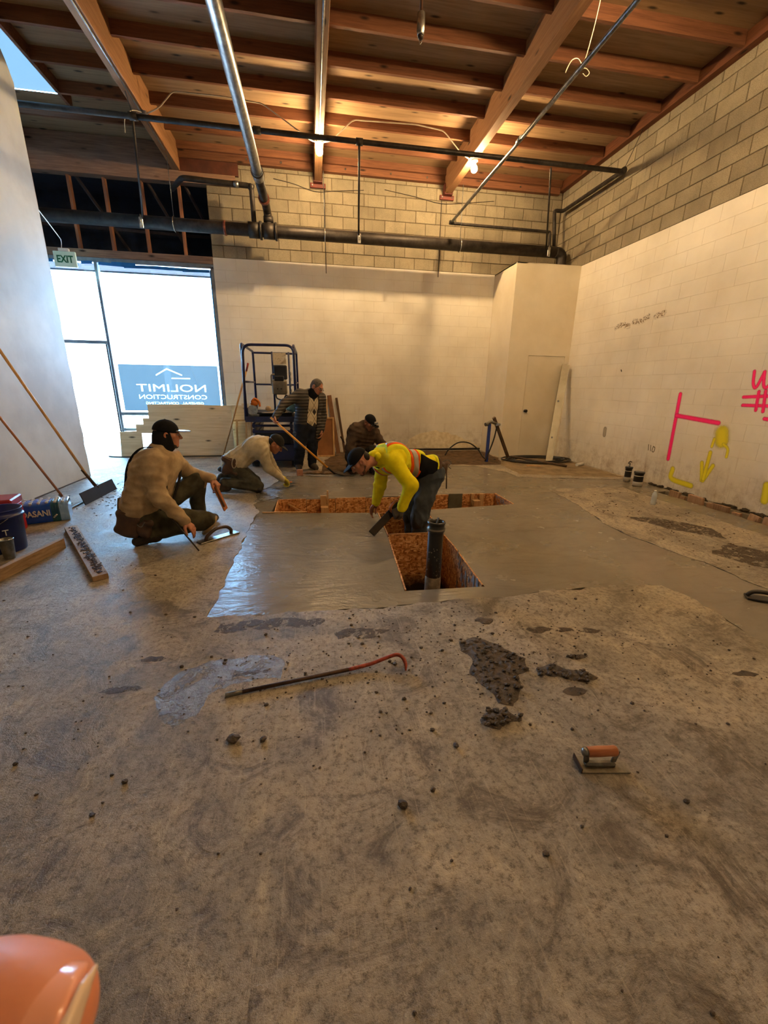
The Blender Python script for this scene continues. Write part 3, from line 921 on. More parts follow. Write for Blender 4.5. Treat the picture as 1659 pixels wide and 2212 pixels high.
MB().tube(fillet([(-6.1, 7.19, 4.76), (5.05, 7.19, 4.76), (5.05, 8.85, 4.78), (4.87, 8.86, 4.78), (4.87, 8.7, 4.05)], .05), .034, 12).obj('pipe_run', m_pipe_blk, e)
MB().cyl((5.05, 7.14, 4.76), (5.05, 7.25, 4.76), .048, n=12).obj('elbow', m_pipe_blk, e)
for p in ((-.62, 7.19, 4.76), (.8, 7.19, 4.76), (-2.2, 7.19, 4.76)): MB().cyl((p[0] - .05, p[1], p[2]), (p[0] + .05, p[1], p[2]), .046, n=12).obj('tee', m_pipe_blk, e)
MB().tube([(5.08, 7.2, 4.79), (5.12, 6.95, 5.2)], .005, 6).obj('hanger_wire', m_pipe_blk, e)
e = empty('offset_pipe', (-1.4, YM, 4.65), 'dark pipe leaving the soffit opening and dropping into the main pipe', 'pipe')
MB().tube(fillet([(-2.3, 9.1, 4.67), (-2.0, YM, 4.66), (-.895, YM, 4.63), (-.885, YM, ZM)], .07), .042, 12).obj('pipe_run', m_pipe_blk, e)
MB().cyl((-1.18, YM, 4.637), (-1.10, YM, 4.635), .052, n=12).obj('coupling', m_pipe_gal, e)
MB().cyl((-.93, YM, 4.625), (-.86, YM, 4.60), .052, n=12).obj('elbow', m_pipe_blk, e)
e = empty('silver_line', (2.69, 5, 4.36), 'thin bright silver pipe slanting from the top right to the back wall', 'pipe')
MB().cyl((2.64, 1.0, 4.36), (2.695, 8.63, 4.36), .023, n=12).obj('pipe_run', m_pipe_gal, e)
MB().cyl((2.66, 5.85, 4.36), (2.662, 5.95, 4.36), .029, n=12).obj('coupling', m_pipe_gal, e)
MB().tube(fillet([(2.695, 8.60, 4.36), (2.70, 8.66, 4.35), (4.72, 8.66, 4.34), (4.74, 8.66, 4.0)], .03), .026, 12).obj('back_run', m_pipe_blk, e)
MB().cyl((2.66, 8.65, 4.36), (2.74, 8.65, 4.355), .036, n=12).obj('elbow', m_pipe_blk, e)
# sway braces and hanger rods
def brace(a, b, r, label):
    e = empty('pipe_brace', a, label, 'pipe brace', 'sway braces between sprinkler line and main pipe')
    MB().cyl(a, b, r, n=10).obj('rod', m_pipe_blk, e)
    MB().tube([(b[0], b[1] - .104, b[2] + .12), (b[0], b[1] - .112, b[2] + .02), (b[0], b[1] - .10, b[2] - .07)], .012, 8).obj('hook', m_chrome, e)
    MB().box((b[0], b[1] - .11, b[2] + .0), (.06, .012, .16), bev=.004).obj('clamp', m_chrome, e)
brace((-2.21, 7.19, 4.75), (-2.69, 8.6, 3.94), .016, 'brace rod in front of the dark soffit opening')
brace((.80, 7.19, 4.72), (.94, 8.6, 3.94), .018, 'brace rod right of the middle bulb')
brace((3.81, 7.19, 4.70), (4.65, 8.6, 3.95), .016, 'brace rod above the closet')
def ring_hanger(x, ztop, label):
    e = empty('pipe_hanger', (x, YM, ZM), label, 'pipe hanger', 'ring hangers of the main pipe')
    MB().cyl((x, YM, ZM + .12), (x, YM, ztop), .005, n=6).obj('rod', m_pipe_gal, e)
    MB().tube([(x, YM + .11 * math.cos(a), ZM + .11 * math.sin(a)) for a in [2 * math.pi * i / 20 for i in range(20)]], .009, 6, closed=True).obj('ring', m_chrome, e)
ring_hanger(-2.2, 4.95, 'thin ring hanger of the main pipe before the soffit studs')
ring_hanger(.33, 4.95, 'thin ring hanger of the main pipe below the middle bulb')
ring_hanger(2.87, 4.95, 'thin ring hanger of the main pipe below the right bulb')
for x, z in ((.30, 3.2), (2.66, 3.3)):
    pass
wire('drop_wire', [(2.63, D_ - .012, 4.9), (2.63, D_ - .012, 3.55)], .006, 'thin dark conduit down the bare block below the right hanger', 'conduit', m_pipe_blk)
wire('drop_wire', [(.36, D_ - .012, 4.88), (.36, D_ - .012, 3.5)], .006, 'thin dark conduit down the bare block below the middle hanger', 'conduit', m_pipe_blk)
wire('lift_wire', [(-2.24, 6.9, 5.2), (-2.2, 7.17, 4.78)], .006, 'short dark hanger wire at the left roof beam', 'wire', m_pipe_blk)
# exit sign
e = empty('exit_sign', (-4.03, 8.7, 3.5), 'green and white exit sign hanging from a bracket above the doorway', 'sign')
MB().box((-4.03, 8.7, 3.375), (.34, .035, .235), bev=.006).obj('sign_box', M('pale_green_plastic', (206, 226, 208), (192, 214, 196), rough=.4), e)
MB().box((-4.03, 8.7, 3.515), (.16, .05, .045), bev=.006).obj('canopy', m_socket, e)
text('EXIT', 'lettering', M('exit_green', (20, 104, 72), rough=.5), e, (-4.03, 8.681, 3.325), (math.pi / 2, 0, 0), .15, ext=.001, width=.25, bold=.004)
MB().tube(spline([(-3.6, 7.05, 3.75), (-3.85, 8.2, 3.60), (-4.0, 8.6, 3.62), (-4.05, 8.68, 3.54)], 8), .006, 6).obj('cable', m_socket, e)
# ================================================================ PIT FORMWORK
m_osbedge = M('osb_edge', (196, 150, 96), (150, 104, 60), scale=30, rough=.8)
m_pine = wood('raw_pine', (206, 168, 118), (172, 130, 82), 'z', rand=.08, knots=False)
m_pine_x = wood('raw_pine_long', (196, 150, 100), (156, 110, 68), 'y', rand=.08)
pf = empty('pit_formwork', (1.0, 4.9, -.3), 'orange strand board formwork lining the open T-shaped pit', 'formwork')
ZB = -.62
def osb(x0, x1, y, top=.0, mat=None, th=.012):
    return MB().box(((x0 + x1) / 2, y, (top + ZB) / 2), (x1 - x0 - .006, th, top - ZB)).obj('panel', mat or m_osb, pf)
osb(-.47, -.117, 5.188, .004); osb(-.117, .251, 5.188, -.008); osb(.251, .652, 5.190, .0); osb(.652, 1.089, 5.192, -.012); osb(1.089, 1.785, 5.196, .003)
osb(1.785, 1.984, 5.192, .012, M('mud_grey_board', (112, 110, 92), (90, 88, 72), rough=.8)); osb(1.984, 2.318, 5.205, .0); osb(2.318, 2.47, 5.21, -.006)
MB().box((-.468, 4.91, ZB / 2), (.012, .55, -ZB)).obj('panel', m_osb, pf)
MB().box((2.465, 4.94, ZB / 2), (.012, .55, -ZB)).obj('panel', m_osb, pf)
def osbv(x0, y0, x1, y1, top=0.0):
    m = MB().bar((x0, y0, (top + ZB) / 2), (x1, y1, (top + ZB) / 2), .012, top - ZB, (0, 0, 1))
    return m.obj('panel', m_osb, pf)
osbv(.71, 4.50, .69, 3.72); osbv(.685, 3.68, .615, 2.60); osbv(1.198, 2.60, 1.24, 3.36); osbv(1.242, 3.36, 1.242, 3.68); osbv(1.244, 3.72, 1.285, 4.52)
MB().box((.905, 2.59, -.33), (.58, .012, .56)).obj('panel', m_osb, pf)
MB().box((.1, 4.575, -.31), (1.2, .012, .6), (0, 0, -.1)).obj('panel', m_osb, pf)
MB().box((1.88, 4.615, -.31), (1.16, .012, .6), (0, 0, .1)).obj('panel', m_osb, pf)
MB().box((1.0, 4.535, -.32), (.56, .012, .6)).obj('panel', m_osb, pf)
for x, y, w, t in ((.10, 5.165, .075, .045), (.155, 5.15, .02, .115), (.78, 5.17, .04, .02), (2.12, 5.175, .04, .01), (2.25, 5.17, .06, .01)):
    MB().box((x, y, (t - .45) / 2), (w, .035, t + .45)).obj('stake', m_pine, pf)
for x, y, z in ((.11, 5.09, -.12), (2.15, 5.1, -.10)):
    MB().box((x, y, z), (.09, .09, .075)).obj('cleat', m_pine, pf)
MB().bar((-.35, 5.17, -.05), (-.18, 5.165, -.16), .02, .018).obj('scrap_stick', m_pine, pf)
MB().bar((-.6, 4.64, .004), (-.1, 4.60, .004), .02, .01).obj('edge_strip', m_pine, pf)
m_frost = M('cement_streak', (168, 168, 170), (120, 116, 112), scale=14, rough=.35, spec=.6)
g = random.Random(11)
fz = MB()
for i in range(60):
    y = g.uniform(2.65, 3.2); z = g.uniform(-.5, -.02); r = g.uniform(.008, .03)
    fz.ico((1.197 + (y - 2.6) * .055 - .010, y, z), r, 1, (.15, 1, 1.8), .3)
tag(fz.obj('cement_smears', m_frost, pf), kind='stuff')
fz = MB()
for i in range(40):
    y = g.uniform(4.72, 5.15); z = g.uniform(-.3, -.0); r = g.uniform(.006, .02)
    fz.ico((2.457, y, z), r, 1, (.15, 1, 1.8), .3)
tag(fz.obj('cement_smears', m_frost, pf), kind='stuff')
dv = MB().box((.963, 3.69, -.29), (.555, .014, .62)).obj('divider_board', m_osb)
tag(dv, 'strand board divider standing across the front pit beside the black pipe', 'board')
MB().box((.963, 3.69, .024), (.555, .0145, .006)).obj('top_edge', m_osbedge, dv)
# black drain stub
m_abs = M('black_plastic', (26, 25, 25), (16, 15, 15), scale=10, rough=.3, spec=.6)
m_absd = M('muddy_plastic', (148, 134, 112), (98, 86, 70), scale=16, rough=.8)
e = empty('drain_stub', (.865, 2.74, -.1), 'black plastic drain pipe standing in the front pit, splashed with cement', 'pipe')
MB().lathe([(.057, -.62), (.057, .40)], (.858, 2.74, 0), 24, (.012, .004, 1), capt=False).obj('pipe_body', m_abs, e)
MB().lathe([(.062, -.6), (.060, .0), (.058, .03)], (.858, 2.74, 0), 24, (.012, .004, 1), capt=False, capb=False).obj('muddy_sleeve', m_absd, e)
MB().lathe([(.058, .385), (.066, .39), (.066, .415), (.060, .42), (.060, .445), (.066, .447), (.066, .462), (.052, .462), (.052, .43)], (.858, 2.74, 0), 24, (.012, .004, 1), capt=False, capb=False).obj('hub', m_abs, e)
MB().lathe([(.0665, .400), (.0672, .402), (.0672, .412), (.0665, .414)], (.858, 2.74, 0), 24, (.012, .004, 1), capt=False, capb=False).obj('band', M('cement_dust', (132, 122, 106), rough=.8), e)
sp = MB()
for i in range(70):
    a = g.uniform(math.pi * .9, math.pi * 2.1); z = g.uniform(.0, .36) ** 1.3
    sp.ico((.860 + .057 * math.cos(a), 2.742 + .057 * math.sin(a), z), g.uniform(.002, .005), 1, (1, 1, 1.3), .2)
tag(sp.obj('cement_splashes', bpy.data.materials['cement_dust'], e), kind='stuff')
MB().box((.87, 2.735, .468), (.008, .02, .05), (0, .3, 0)).obj('chip', m_absd, e)

# forms in the slot along the right wall
tf = empty('slot_formwork', (4.95, 4.0, -.05), 'broken timber forms in the slot along the right wall', 'formwork')
m_rose = wood('reddish_form_wood', (178, 146, 116), (132, 100, 76), 'z', rand=.2)
yy = 4.93
k = 0
while yy > 2.75:
    L = g.uniform(.08, .24)
    MB().box((4.945 + g.uniform(-.012, .03), yy - L / 2, -.09 + g.uniform(-.02, .03)), (.035, L - .02, .22 + g.uniform(0, .08)), (g.uniform(-.08, .08), g.uniform(-.15, .15), g.uniform(-.12, .12))).obj('form_piece', m_rose, tf)
    yy -= L + g.uniform(.0, .05); k += 1
cr = MB()
for i in range(140):
    y = g.uniform(3.0, 5.5)
    cr.ico((5.15 + g.uniform(-.03, .02), y, g.uniform(-.02, .02)), g.uniform(.012, .035), 1, (1, 1.6, .7), .3)
tag(cr.obj('broken_wall_edge', M('broken_mortar', (70, 60, 48), (40, 34, 26), scale=20, rough=.95)), 'dark crumbled edge of soil along the foot of the right wall', 'rubble', kind='stuff')

# ================================================================ MARKS ON THE WALLS
def spray(name, strokes, width, col, label, cat='graffiti', x=R_ - .0012, soft=.5, parent=None):
    """flat spray-paint strokes on the right wall: ribbons with a soft, speckled rim and round ends; points are (y, z)"""
    key = 'spray_' + '_'.join(map(str, col)) + ('_worn' if soft < .5 else '')
    m = bpy.data.materials.get(key)
    if m is None:
        t = NT(key)
        uv = t.new('ShaderNodeUVMap'); sep = t.new('ShaderNodeSeparateXYZ'); t.link(uv.outputs[0], sep.inputs[0])
        dy = t.math('MULTIPLY', t.math('SUBTRACT', sep.outputs['Y'], .5), 2.0); dx = t.math('SUBTRACT', 1.0, sep.outputs['X'])
        d = t.math('SQRT', t.math('ADD', t.math('MULTIPLY', dy, dy), t.math('MULTIPLY', dx, dx)))
        dn = t.math('ADD', d, t.math('MULTIPLY', t.math('SUBTRACT', t.noise(t.pos(), 150, 2, .7), .5), .5))
        al = t.ramp(dn, [(.25, (1, 1, 1, 1)), (.55, (.8, .8, .8, 1)), (.80, (.22, .22, .22, 1)), (1.0, (0, 0, 0, 1))])
        if soft < .5: al = t.mix(t.ramp(t.noise(t.pos(), 38, 4, .7), [(.46, (1, 1, 1, 1)), (.58, (0, 0, 0, 1))]), al, (0, 0, 0, 1))
        t.set(lin(col), .6, 0, .3)
        t.link(al, t.b.inputs['Alpha'])
        m = t.m
    vs, fs, uvs = [], [], []
    for k, s in enumerate(strokes):
        P = [Vector(q) for q in (spline(s, 8) if len(s) > 2 else [Vector(s[0]).lerp(Vector(s[1]), i / 12) for i in range(13)])]
        t0_, t1_ = (P[0] - P[1]).normalized(), (P[-1] - P[-2]).normalized()
        hw = width * .75
        P = [P[0] + t0_ * hw] + P + [P[-1] + t1_ * hw]
        al_ = [0.0]
        for i in range(1, len(P)): al_.append(al_[-1] + (P[i] - P[i - 1]).length)
        # extra rings near the ends so that the round fall-off is sampled
        st = sorted(set([0, hw * .33, hw * .66, hw] + [a for a in al_ if hw < a < al_[-1] - hw] + [al_[-1] - hw, al_[-1] - hw * .66, al_[-1] - hw * .33, al_[-1]]))
        def at(a):
            for i in range(1, len(P)):
                if a <= al_[i] + 1e-9:
                    f = (a - al_[i - 1]) / max(1e-9, al_[i] - al_[i - 1]); return P[i - 1].lerp(P[i], f), (P[i] - P[i - 1]).normalized()
            return P[-1], t1_
        for i, a in enumerate(st):
            q, tn = at(a); nn = Vector((-tn.y, tn.x))
            xx = x - .0003 * k
            for u in (0, .5, 1):
                w_ = q + nn * hw * (1 - 2 * u)
                vs.append((xx, w_.x, w_.y)); uvs.append((min(1, a / hw, (al_[-1] - a) / hw), u))
            if i:
                n0 = len(vs)
                fs += [(n0 - 6, n0 - 5, n0 - 2, n0 - 3), (n0 - 5, n0 - 4, n0 - 1, n0 - 2)]
    me = bpy.data.meshes.new(name); me.from_pydata(vs, [], fs); me.materials.append(m)
    ul = me.uv_layers.new(name='UVMap')
    for l in me.loops: ul.data[l.index].uv = uvs[l.vertex_index]
    o = bpy.data.objects.new(name, me); COL.objects.link(o)
    return tag(o, label, cat)
PINK, YEL = (255, 36, 124), (222, 210, 40)
spray('pink_mark', [[(5.315, 1.35), (5.30, .9), (5.285, .43)], [(5.30, 1.055), (4.64, 1.005)]], .055, PINK, 'pink sprayed sideways T on the right white wall')
spray('pink_letter', [[(4.35, 1.63), (4.325, 1.49), (4.28, 1.45), (4.23, 1.62)], [(4.23, 1.62), (4.20, 1.47), (4.15, 1.46), (4.08, 1.63)]], .035, PINK, 'pink sprayed letter W at the right frame edge')
spray('pink_hash', [[(4.40, 1.335), (4.02, 1.36)], [(4.385, 1.24), (4.0, 1.245)], [(4.235, 1.40), (4.215, 1.19)], [(4.16, 1.41), (4.13, 1.18)]], .036, PINK, 'pink sprayed hash sign below the letter W')
spray('pink_dash', [[(4.09, 1.10), (3.9, 1.08)]], .04, PINK, 'short pink sprayed dash below the hash sign')
spray('yellow_blob', [[(4.56, .89), (4.535, .79)]], .165, YEL, 'yellow sprayed blob on the right wall under the pink mark')
spray('yellow_drip', [[(4.50, .75), (4.43, .70), (4.42, .60)], [(4.64, .80), (4.65, .70)]], .035, YEL, 'thin yellow drips below the yellow blob', x=R_ - .003)
spray('yellow_arrow', [[(4.735, .47), (4.68, .24)], [(4.57, .46), (4.66, .24)], [(4.65, .62), (4.66, .26)]], .05, YEL, 'yellow sprayed downward arrow on the right wall')
spray('yellow_corner', [[(5.17, .30), (5.15, .16), (4.82, .13)]], .07, YEL, 'yellow sprayed corner mark low on the right wall')
spray('yellow_smear', [[(3.86, .36), (3.84, .18)]], .08, YEL, 'yellow sprayed smear at the lower right frame edge')
spray('pencil_number', [[(5.70, .585), (5.685, .50)], [(5.655, .58), (5.64, .495)], [(5.60, .57), (5.565, .55), (5.575, .49), (5.61, .50), (5.60, .57)]], .012, (96, 84, 66), 'thin brown handwritten 110 low on the right wall', 'writing')
spray('brown_scuff', [[(6.9, 2.42), (6.75, 2.44), (6.6, 2.40)], [(6.5, 2.46), (6.35, 2.44), (6.2, 2.49)], [(6.05, 2.47), (5.9, 2.50)]], .07, (132, 106, 76), 'brown scuffed smudges high on the right white wall', 'stain', soft=.3)
spray('grey_spot', [[(6.75, .72), (6.745, .62)]],   .07, (160, 150, 132), 'grey oval scuff on the right wall near the closet', 'stain')
spray('dark_hole', [[(6.60, 1.72), (6.585, 1.70)]], .02, (40, 32, 26), 'small dark hole in the right white wall', 'stain')
pm = MB()
pm.prism(rough([(1.95, .05), (3.84, .05), (3.4, .28), (2.95, .42), (2.75, .47), (2.3, .36)], .08, .03, seed=21), 0, .004, Matrix(((1, 0, 0, 0), (0, 0, -1, D_ - .001), (0, 1, 0, 0), (0, 0, 0, 1))))
tag(pm.obj('plaster_patch', M('rough_plaster', (232, 220, 194), (206, 188, 154), scale=12, rough=.95, bump=.6, bscale=60)), 'rough pale plaster patch low on the back wall left of the closet', 'patch')

# ================================================================ SOIL AND MUD ON THE FLOOR
def heap(name, poly, h, mat, label, seed=1, step=.05, cat='soil', kind=None, amp=1.0, z0=.0008, lumps=0):
    """lumpy layer over a polygon: thickness falls to nothing at the rim"""
    poly = rough(rough(poly, .07, .03 if step < .04 else .02, seed=seed), .02, .008, seed=seed + 50)
    g = random.Random(seed)
    xs = [p[0] for p in poly]; ys_ = [p[1] for p in poly]
    pts = [Vector(p) for p in poly]; nb = len(pts)
    pl = np.array(poly)
    x = min(xs)
    def inside(px, py):
        c = False; j = nb - 1
        for i in range(nb):
            if (pl[i][1] > py) != (pl[j][1] > py) and px < (pl[j][0] - pl[i][0]) * (py - pl[i][1]) / (pl[j][1] - pl[i][1]) + pl[i][0]: c = not c
            j = i
        return c
    gx = x
    while gx < max(xs):
        gy = min(ys_)
        while gy < max(ys_):
            px, py = gx + g.uniform(-.4, .4) * step, gy + g.uniform(-.4, .4) * step
            if inside(px, py): pts.append(Vector((px, py)))
            gy += step
        gx += step
    v, e, f, *_ = delaunay_2d_cdt(pts, [(i, (i + 1) % nb) for i in range(nb)], [], 1, 1e-6)
    vs = []
    for q in v:
        d = np.min(np.hypot(pl[:, 0] - q.x, pl[:, 1] - q.y))
        z = min(1, d / (step * 2.2)) * h * (.35 + .65 * g.random() ** 1.2) * (0.6 + .4 * math.sin(q.x * 5.1 + seed) * math.cos(q.y * 6.3))
        vs.append((q.x, q.y, z0 + max(0, z)))
    if lumps:
        lm = MB()
        for _ in range(lumps):
            q = pts[g.randrange(nb, len(pts))] if len(pts) > nb else pts[0]
            rr = g.uniform(.003, .011)
            lm.ico((q.x + g.uniform(-.01, .01), q.y + g.uniform(-.01, .01), z0 + h * .5), rr, 1, (1.3, 1, .8), .3)
    o = MB().add(vs, [t for t in f if inside(sum(v[i].x for i in t) / len(t), sum(v[i].y for i in t) / len(t))]).obj(name, mat)
    if lumps: tag(lm.obj('lumps', mat, o), kind='stuff')
    return tag(o, label, cat, kind=kind)
def mat_smear(name, c1, c2, rough_, thr, scale):
    t = NT(name)
    v = t.pos()
    n = t.noise(v, scale, 6, .72, .6)
    t.set(t.ramp(t.noise(v, scale * 2.5, 4, .7), [(.35, lin(c2)), (.65, lin(c1))]), rough_, 0, .5)
    t.link(t.ramp(n, [(thr - .05, (0, 0, 0, 1)), (thr + .05, (1, 1, 1, 1))]), t.b.inputs['Alpha'])
    t.bump(t.noise(v, 70, 4, .7), .7, .006)
    return t.m
m_smear = mat_smear('thin_mud_film', (84, 68, 52), (50, 40, 31), .6, .47, 16)
m_soil = M('brown_soil', (104, 80, 56), (62, 47, 32), scale=7, rough=.95, bump=.9, bscale=60, bdist=.015)
heap('soil_layer', [(.1, 6.7), (.9, 6.65), (1.3, 7.0), (1.8, 7.45), (2.5, 7.4), (3.1, 7.3), (3.6, 7.3), (3.82, 8.1), (3.8, 9.1), (2.6, 9.08), (.5, 9.05), (.2, 8.0)], .05, m_soil, 'brown loose soil over the floor along the back wall', 3, .07, kind='stuff')
heap('soil_layer', [(3.45, 6.4), (4.6, 6.1), (5.1, 6.0), (5.14, 7.6), (4.9, 8.1), (3.95, 8.1), (3.5, 7.4)], .018, M('dusty_slab', (150, 132, 104), (104, 86, 62), scale=4, rough=.95, bump=.5, bscale=50), 'dusty tan strip of old slab before the closet', 5, .08, kind='stuff')
P_ = lambda c, rx, ry, n=10, a0=0, seed=0: [(c[0] + rx * (1 + .35 * random.Random(seed * 31 + i).uniform(-1, 1)) * math.cos(2 * math.pi * i / n + a0), c[1] + ry * (1 + .35 * random.Random(seed * 57 + i).uniform(-1, 1)) * math.sin(2 * math.pi * i / n)) for i in range(n)]
heap('mud_splat', [(.78, 1.93), (.88, 1.97), (.97, 1.90), (1.03, 1.82), (1.09, 1.74), (1.06, 1.64), (.98, 1.62), (.93, 1.50), (.86, 1.42), (.80, 1.45), (.79, 1.55), (.74, 1.66), (.80, 1.78)], .026, m_mud, 'big dark mud splat on the old slab right of the pry bar', 2, .018, 'mud', lumps=110)
heap('mud_splat', [(1.10, 1.65), (1.20, 1.68), (1.33, 1.60), (1.38, 1.54), (1.28, 1.52), (1.18, 1.58), (1.08, 1.60)], .022, m_mud, 'long dark mud streak reaching right from the big splat', 4, .015, 'mud', lumps=40)
heap('mud_splat', P_((.755, 1.36), .09, .045, 11, seed=3), .028, m_mud, 'lumpy dark mud pat below the big splat', 6, .014, 'mud', lumps=40)
heap('mud_splat', P_((1.2, 1.465), .05, .03, 9, seed=4), .015, m_mud, 'small dark mud pat below the long streak', 8, .015, 'mud')
heap('mud_splat', P_((1.30, 1.985), .085, .03, 9, seed=5), .008, m_smear, 'thin dark mud pat left of two others below the wet strip', 9, .02, 'mud')
heap('mud_splat', P_((1.46, 1.965), .06, .022, 9, seed=6), .006, m_smear, 'thin dark mud pat in the middle below the wet strip', 10, .02, 'mud')
heap('mud_splat', P_((1.60, 1.93), .06, .03, 9, seed=7), .006, m_smear, 'thin dark mud pat right of two others below the wet strip', 12, .02, 'mud')
heap('mud_splat', P_((1.38, 1.71), .05, .025, 9, seed=8), .012, m_mud, 'small lumpy mud pat above the long streak', 13, .014, 'mud', lumps=14)
heap('mud_splat', [(-.62, 2.24), (-.3, 2.22), (.0, 2.23), (.04, 2.30), (-.25, 2.345), (-.58, 2.335)], .007, m_smear, 'long dark smeared mud band in front of the wet concrete', 14, .03, 'mud')
heap('mud_splat', [(.1, 2.06), (.32, 2.05), (.42, 2.12), (.25, 2.16), (.08, 2.13)], .006, m_smear, 'thin brown mud smear above the hooked end of the pry bar', 15, .03, 'mud')
heap('mud_splat', P_((1.02, 2.13), .06, .035, 9, seed=9), .02, m_mud, 'round mud clump close to the wet concrete edge', 16, .016, 'mud')
heap('mud_splat', P_((-.95, 1.80), .10, .022, 9, seed=10), .008, m_smear, 'narrow brown mud streak left of the grey slurry', 17, .02, 'mud')
heap('mud_splat', P_((-.87, 2.02), .06, .03, 9, seed=11), .007, m_smear, 'small mud pat between the slurry and the crouching worker', 18, .02, 'mud')
heap('mud_splat', P_((2.16, 1.455), .07, .02, 9, seed=12), .012, m_mud, 'curved dark mud bit at the right beside the wet trench', 19, .016, 'mud')
heap('mud_splat', [(3.5, 4.0), (3.9, 3.85), (4.15, 3.5), (4.0, 3.2), (3.7, 3.5)], .006, m_smear, 'brown soil stain across the old slab island at the right', 20, .05, 'mud')
heap('mud_splat', [(3.5, 2.9), (3.9, 3.1), (4.1, 2.8), (3.9, 2.5), (3.6, 2.6)], .006, m_smear, 'brown soil stain at the right end of the old slab island', 22, .05, 'mud')
m_slurry = mat_smear('grey_slurry', (138, 136, 132), (96, 90, 84), .22, .42, 7)
heap('slurry_smear', [(-.77, 1.72), (-.70, 1.90), (-.60, 1.95), (-.45, 1.96), (-.25, 1.965), (-.19, 1.90), (-.20, 1.77), (-.44, 1.76), (-.53, 1.70), (-.54, 1.60), (-.63, 1.52), (-.70, 1.58)], .003, m_slurry, 'shiny wet grey cement smear at the flat end of the pry bar', 23, .05, 'cement')
heap('mud_splat', [(-.33, 1.86), (-.22, 1.88), (-.23, 1.84), (-.40, 1.82), (-.5, 1.80), (-.46, 1.83)], .01, m_mud, 'brown streak of mud on the shiny cement smear', 24, .02, 'mud')
heap('wet_rubble', [(-.74, 5.1), (-.45, 5.25), (-.40, 5.75), (-.62, 5.9), (-.8, 5.6)], .02, m_slurry, 'glistening wet cement pile left of the pit in front of the kneeling worker', 25, .025, 'cement')
# single clods and scattered crumbs
def clod(x, y, r, label):
    o = MB().ico((x, y, r * .55), r, 2, (1.2, .9, .7), .16, (0, 0, x * 9)).obj('mud_clod', m_mud)
    MB_ = None
    return tag(o, label, 'clod', 'loose mud clods on the near floor')
clod(-.364, 1.417, .022, 'dark round mud clod below the pry bar flat end')
clod(-.245, 1.40, .013, 'smaller mud clod right of the round one below the pry bar')
clod(.528, 1.252, .011, 'mud clod between the big splat and the wooden-handled tool, nearest the middle')
clod(.262, 1.043, .016, 'flat dark mud clod in the middle foreground')
clod(-.72, 1.285, .010, 'little mud clod left of the round one, farthest left')
cb = MB()
for i in range(1200):
    if g.random() < .55: x, y = g.gauss(.6, .9), g.gauss(1.9, .35)
    else: x, y = g.uniform(-3.2, 3.0), g.uniform(.15, 4.2)
    if -.72 < x < 2.6 and y > 2.38: continue
    if x > 2.45 and y > 1.0: continue
    r = g.uniform(.0018, .0055) if g.random() < .88 else g.uniform(.005, .010)
    cb.ico((x, y, r * .4), r, 1, (1.2, 1, .7), .25)
tag(cb.obj('mud_crumbs', m_mud), 'tiny dark crumbs of mud strewn over the near floor', 'crumbs', kind='stuff')
cb = MB()
for i in range(260):
    x, y = g.gauss(-2.45, .22), g.gauss(5.75, .35)
    r = g.uniform(.003, .010)
    cb.ico((x, y, r * .4), r, 1, (1.2, 1, .6), .25)
tag(cb.obj('scraped_crumbs', m_mud), 'dark scraped crumbs in front of the floor scraper blade', 'crumbs', kind='stuff')
cb = MB()
for i in range(200):
    x, y = g.uniform(3.35, 4.45), g.uniform(2.3, 5.2)
    r = g.uniform(.003, .009)
    cb.ico((x, y, r * .35), r, 1, (1.4, 1, .5), .25)
tag(cb.obj('soil_crumbs', m_soil), 'brown soil crumbs on the old slab island at the right', 'crumbs', kind='stuff')
# ================================================================ TOOLS LYING IN THE FOREGROUND
m_steel = M('worn_steel', (150, 148, 142), (104, 100, 92), scale=18, rough=.35, metal=.85)
m_rust = M('rusty_steel', (92, 66, 48), (58, 42, 32), scale=30, rough=.6, metal=.5)
m_cem = M('cement_crusted_steel', (156, 146, 126), (112, 102, 84), scale=26, rough=.75, metal=.1, bump=.4, bscale=120)
m_hand = wood('tool_handle_wood', (186, 118, 76), (150, 84, 50), 'x', rand=.0, knots=False, rough=.4)
m_redp = M('worn_red_paint', (176, 74, 48), (120, 46, 30), scale=40, rough=.45)
# hand edger with a wooden grip
a = math.radians(-9)
ed = empty('hand_edger', (1.055, 1.08, 0), 'cement-crusted hand edger with an orange wooden grip on the near floor', 'trowel')
mr = Matrix.Rotation(a, 3, 'Z')
def L(x, y, z): return tuple(Vector((1.055, 1.08, 0)) + mr @ Vector((x, y, z)))
pl = [(-.09, -.036), (.095, -.036), (.085, .036), (-.09, .036)]
bp_ = MB(); bp_.prism([(L(x, y, 0)[0], L(x, y, 0)[1]) for x, y in pl], .002, .007); bp_.obj('blade', m_cem, ed)
MB().bar(L(-.092, -.036, .012), L(-.092, .036, .012), .004, .022).obj('edge_lip', m_rust, ed)
MB().box(L(-.01, -.004, .016), (.12, .026, .018), mr, bev=.006).obj('mounting', m_steel, ed)
MB().bar(L(.042, -.002, .022), L(.052, -.002, .075), .022, .008, (0, 1, 0), .002).obj('front_post', m_steel, ed)
MB().bar(L(-.062, -.002, .022), L(-.068, -.002, .07), .022, .008, (0, 1, 0), .002).obj('rear_post', m_steel, ed)
hp = [(.013, -.064), (.0185, -.058), (.0195, -.02), (.0185, .02), (.0195, .045), (.016, .052)]
MB().lathe(hp, L(-.005, -.002, .073), 18, tuple(mr @ Vector((1, 0, .06)))).obj('grip', m_hand, ed)
MB().lathe([(.004, -.082), (.013, -.079), (.0165, -.070), (.0175, -.060)], L(-.005, -.002, .073), 16, tuple(mr @ Vector((1, 0, .06)))).obj('ferrule', m_steel, ed)
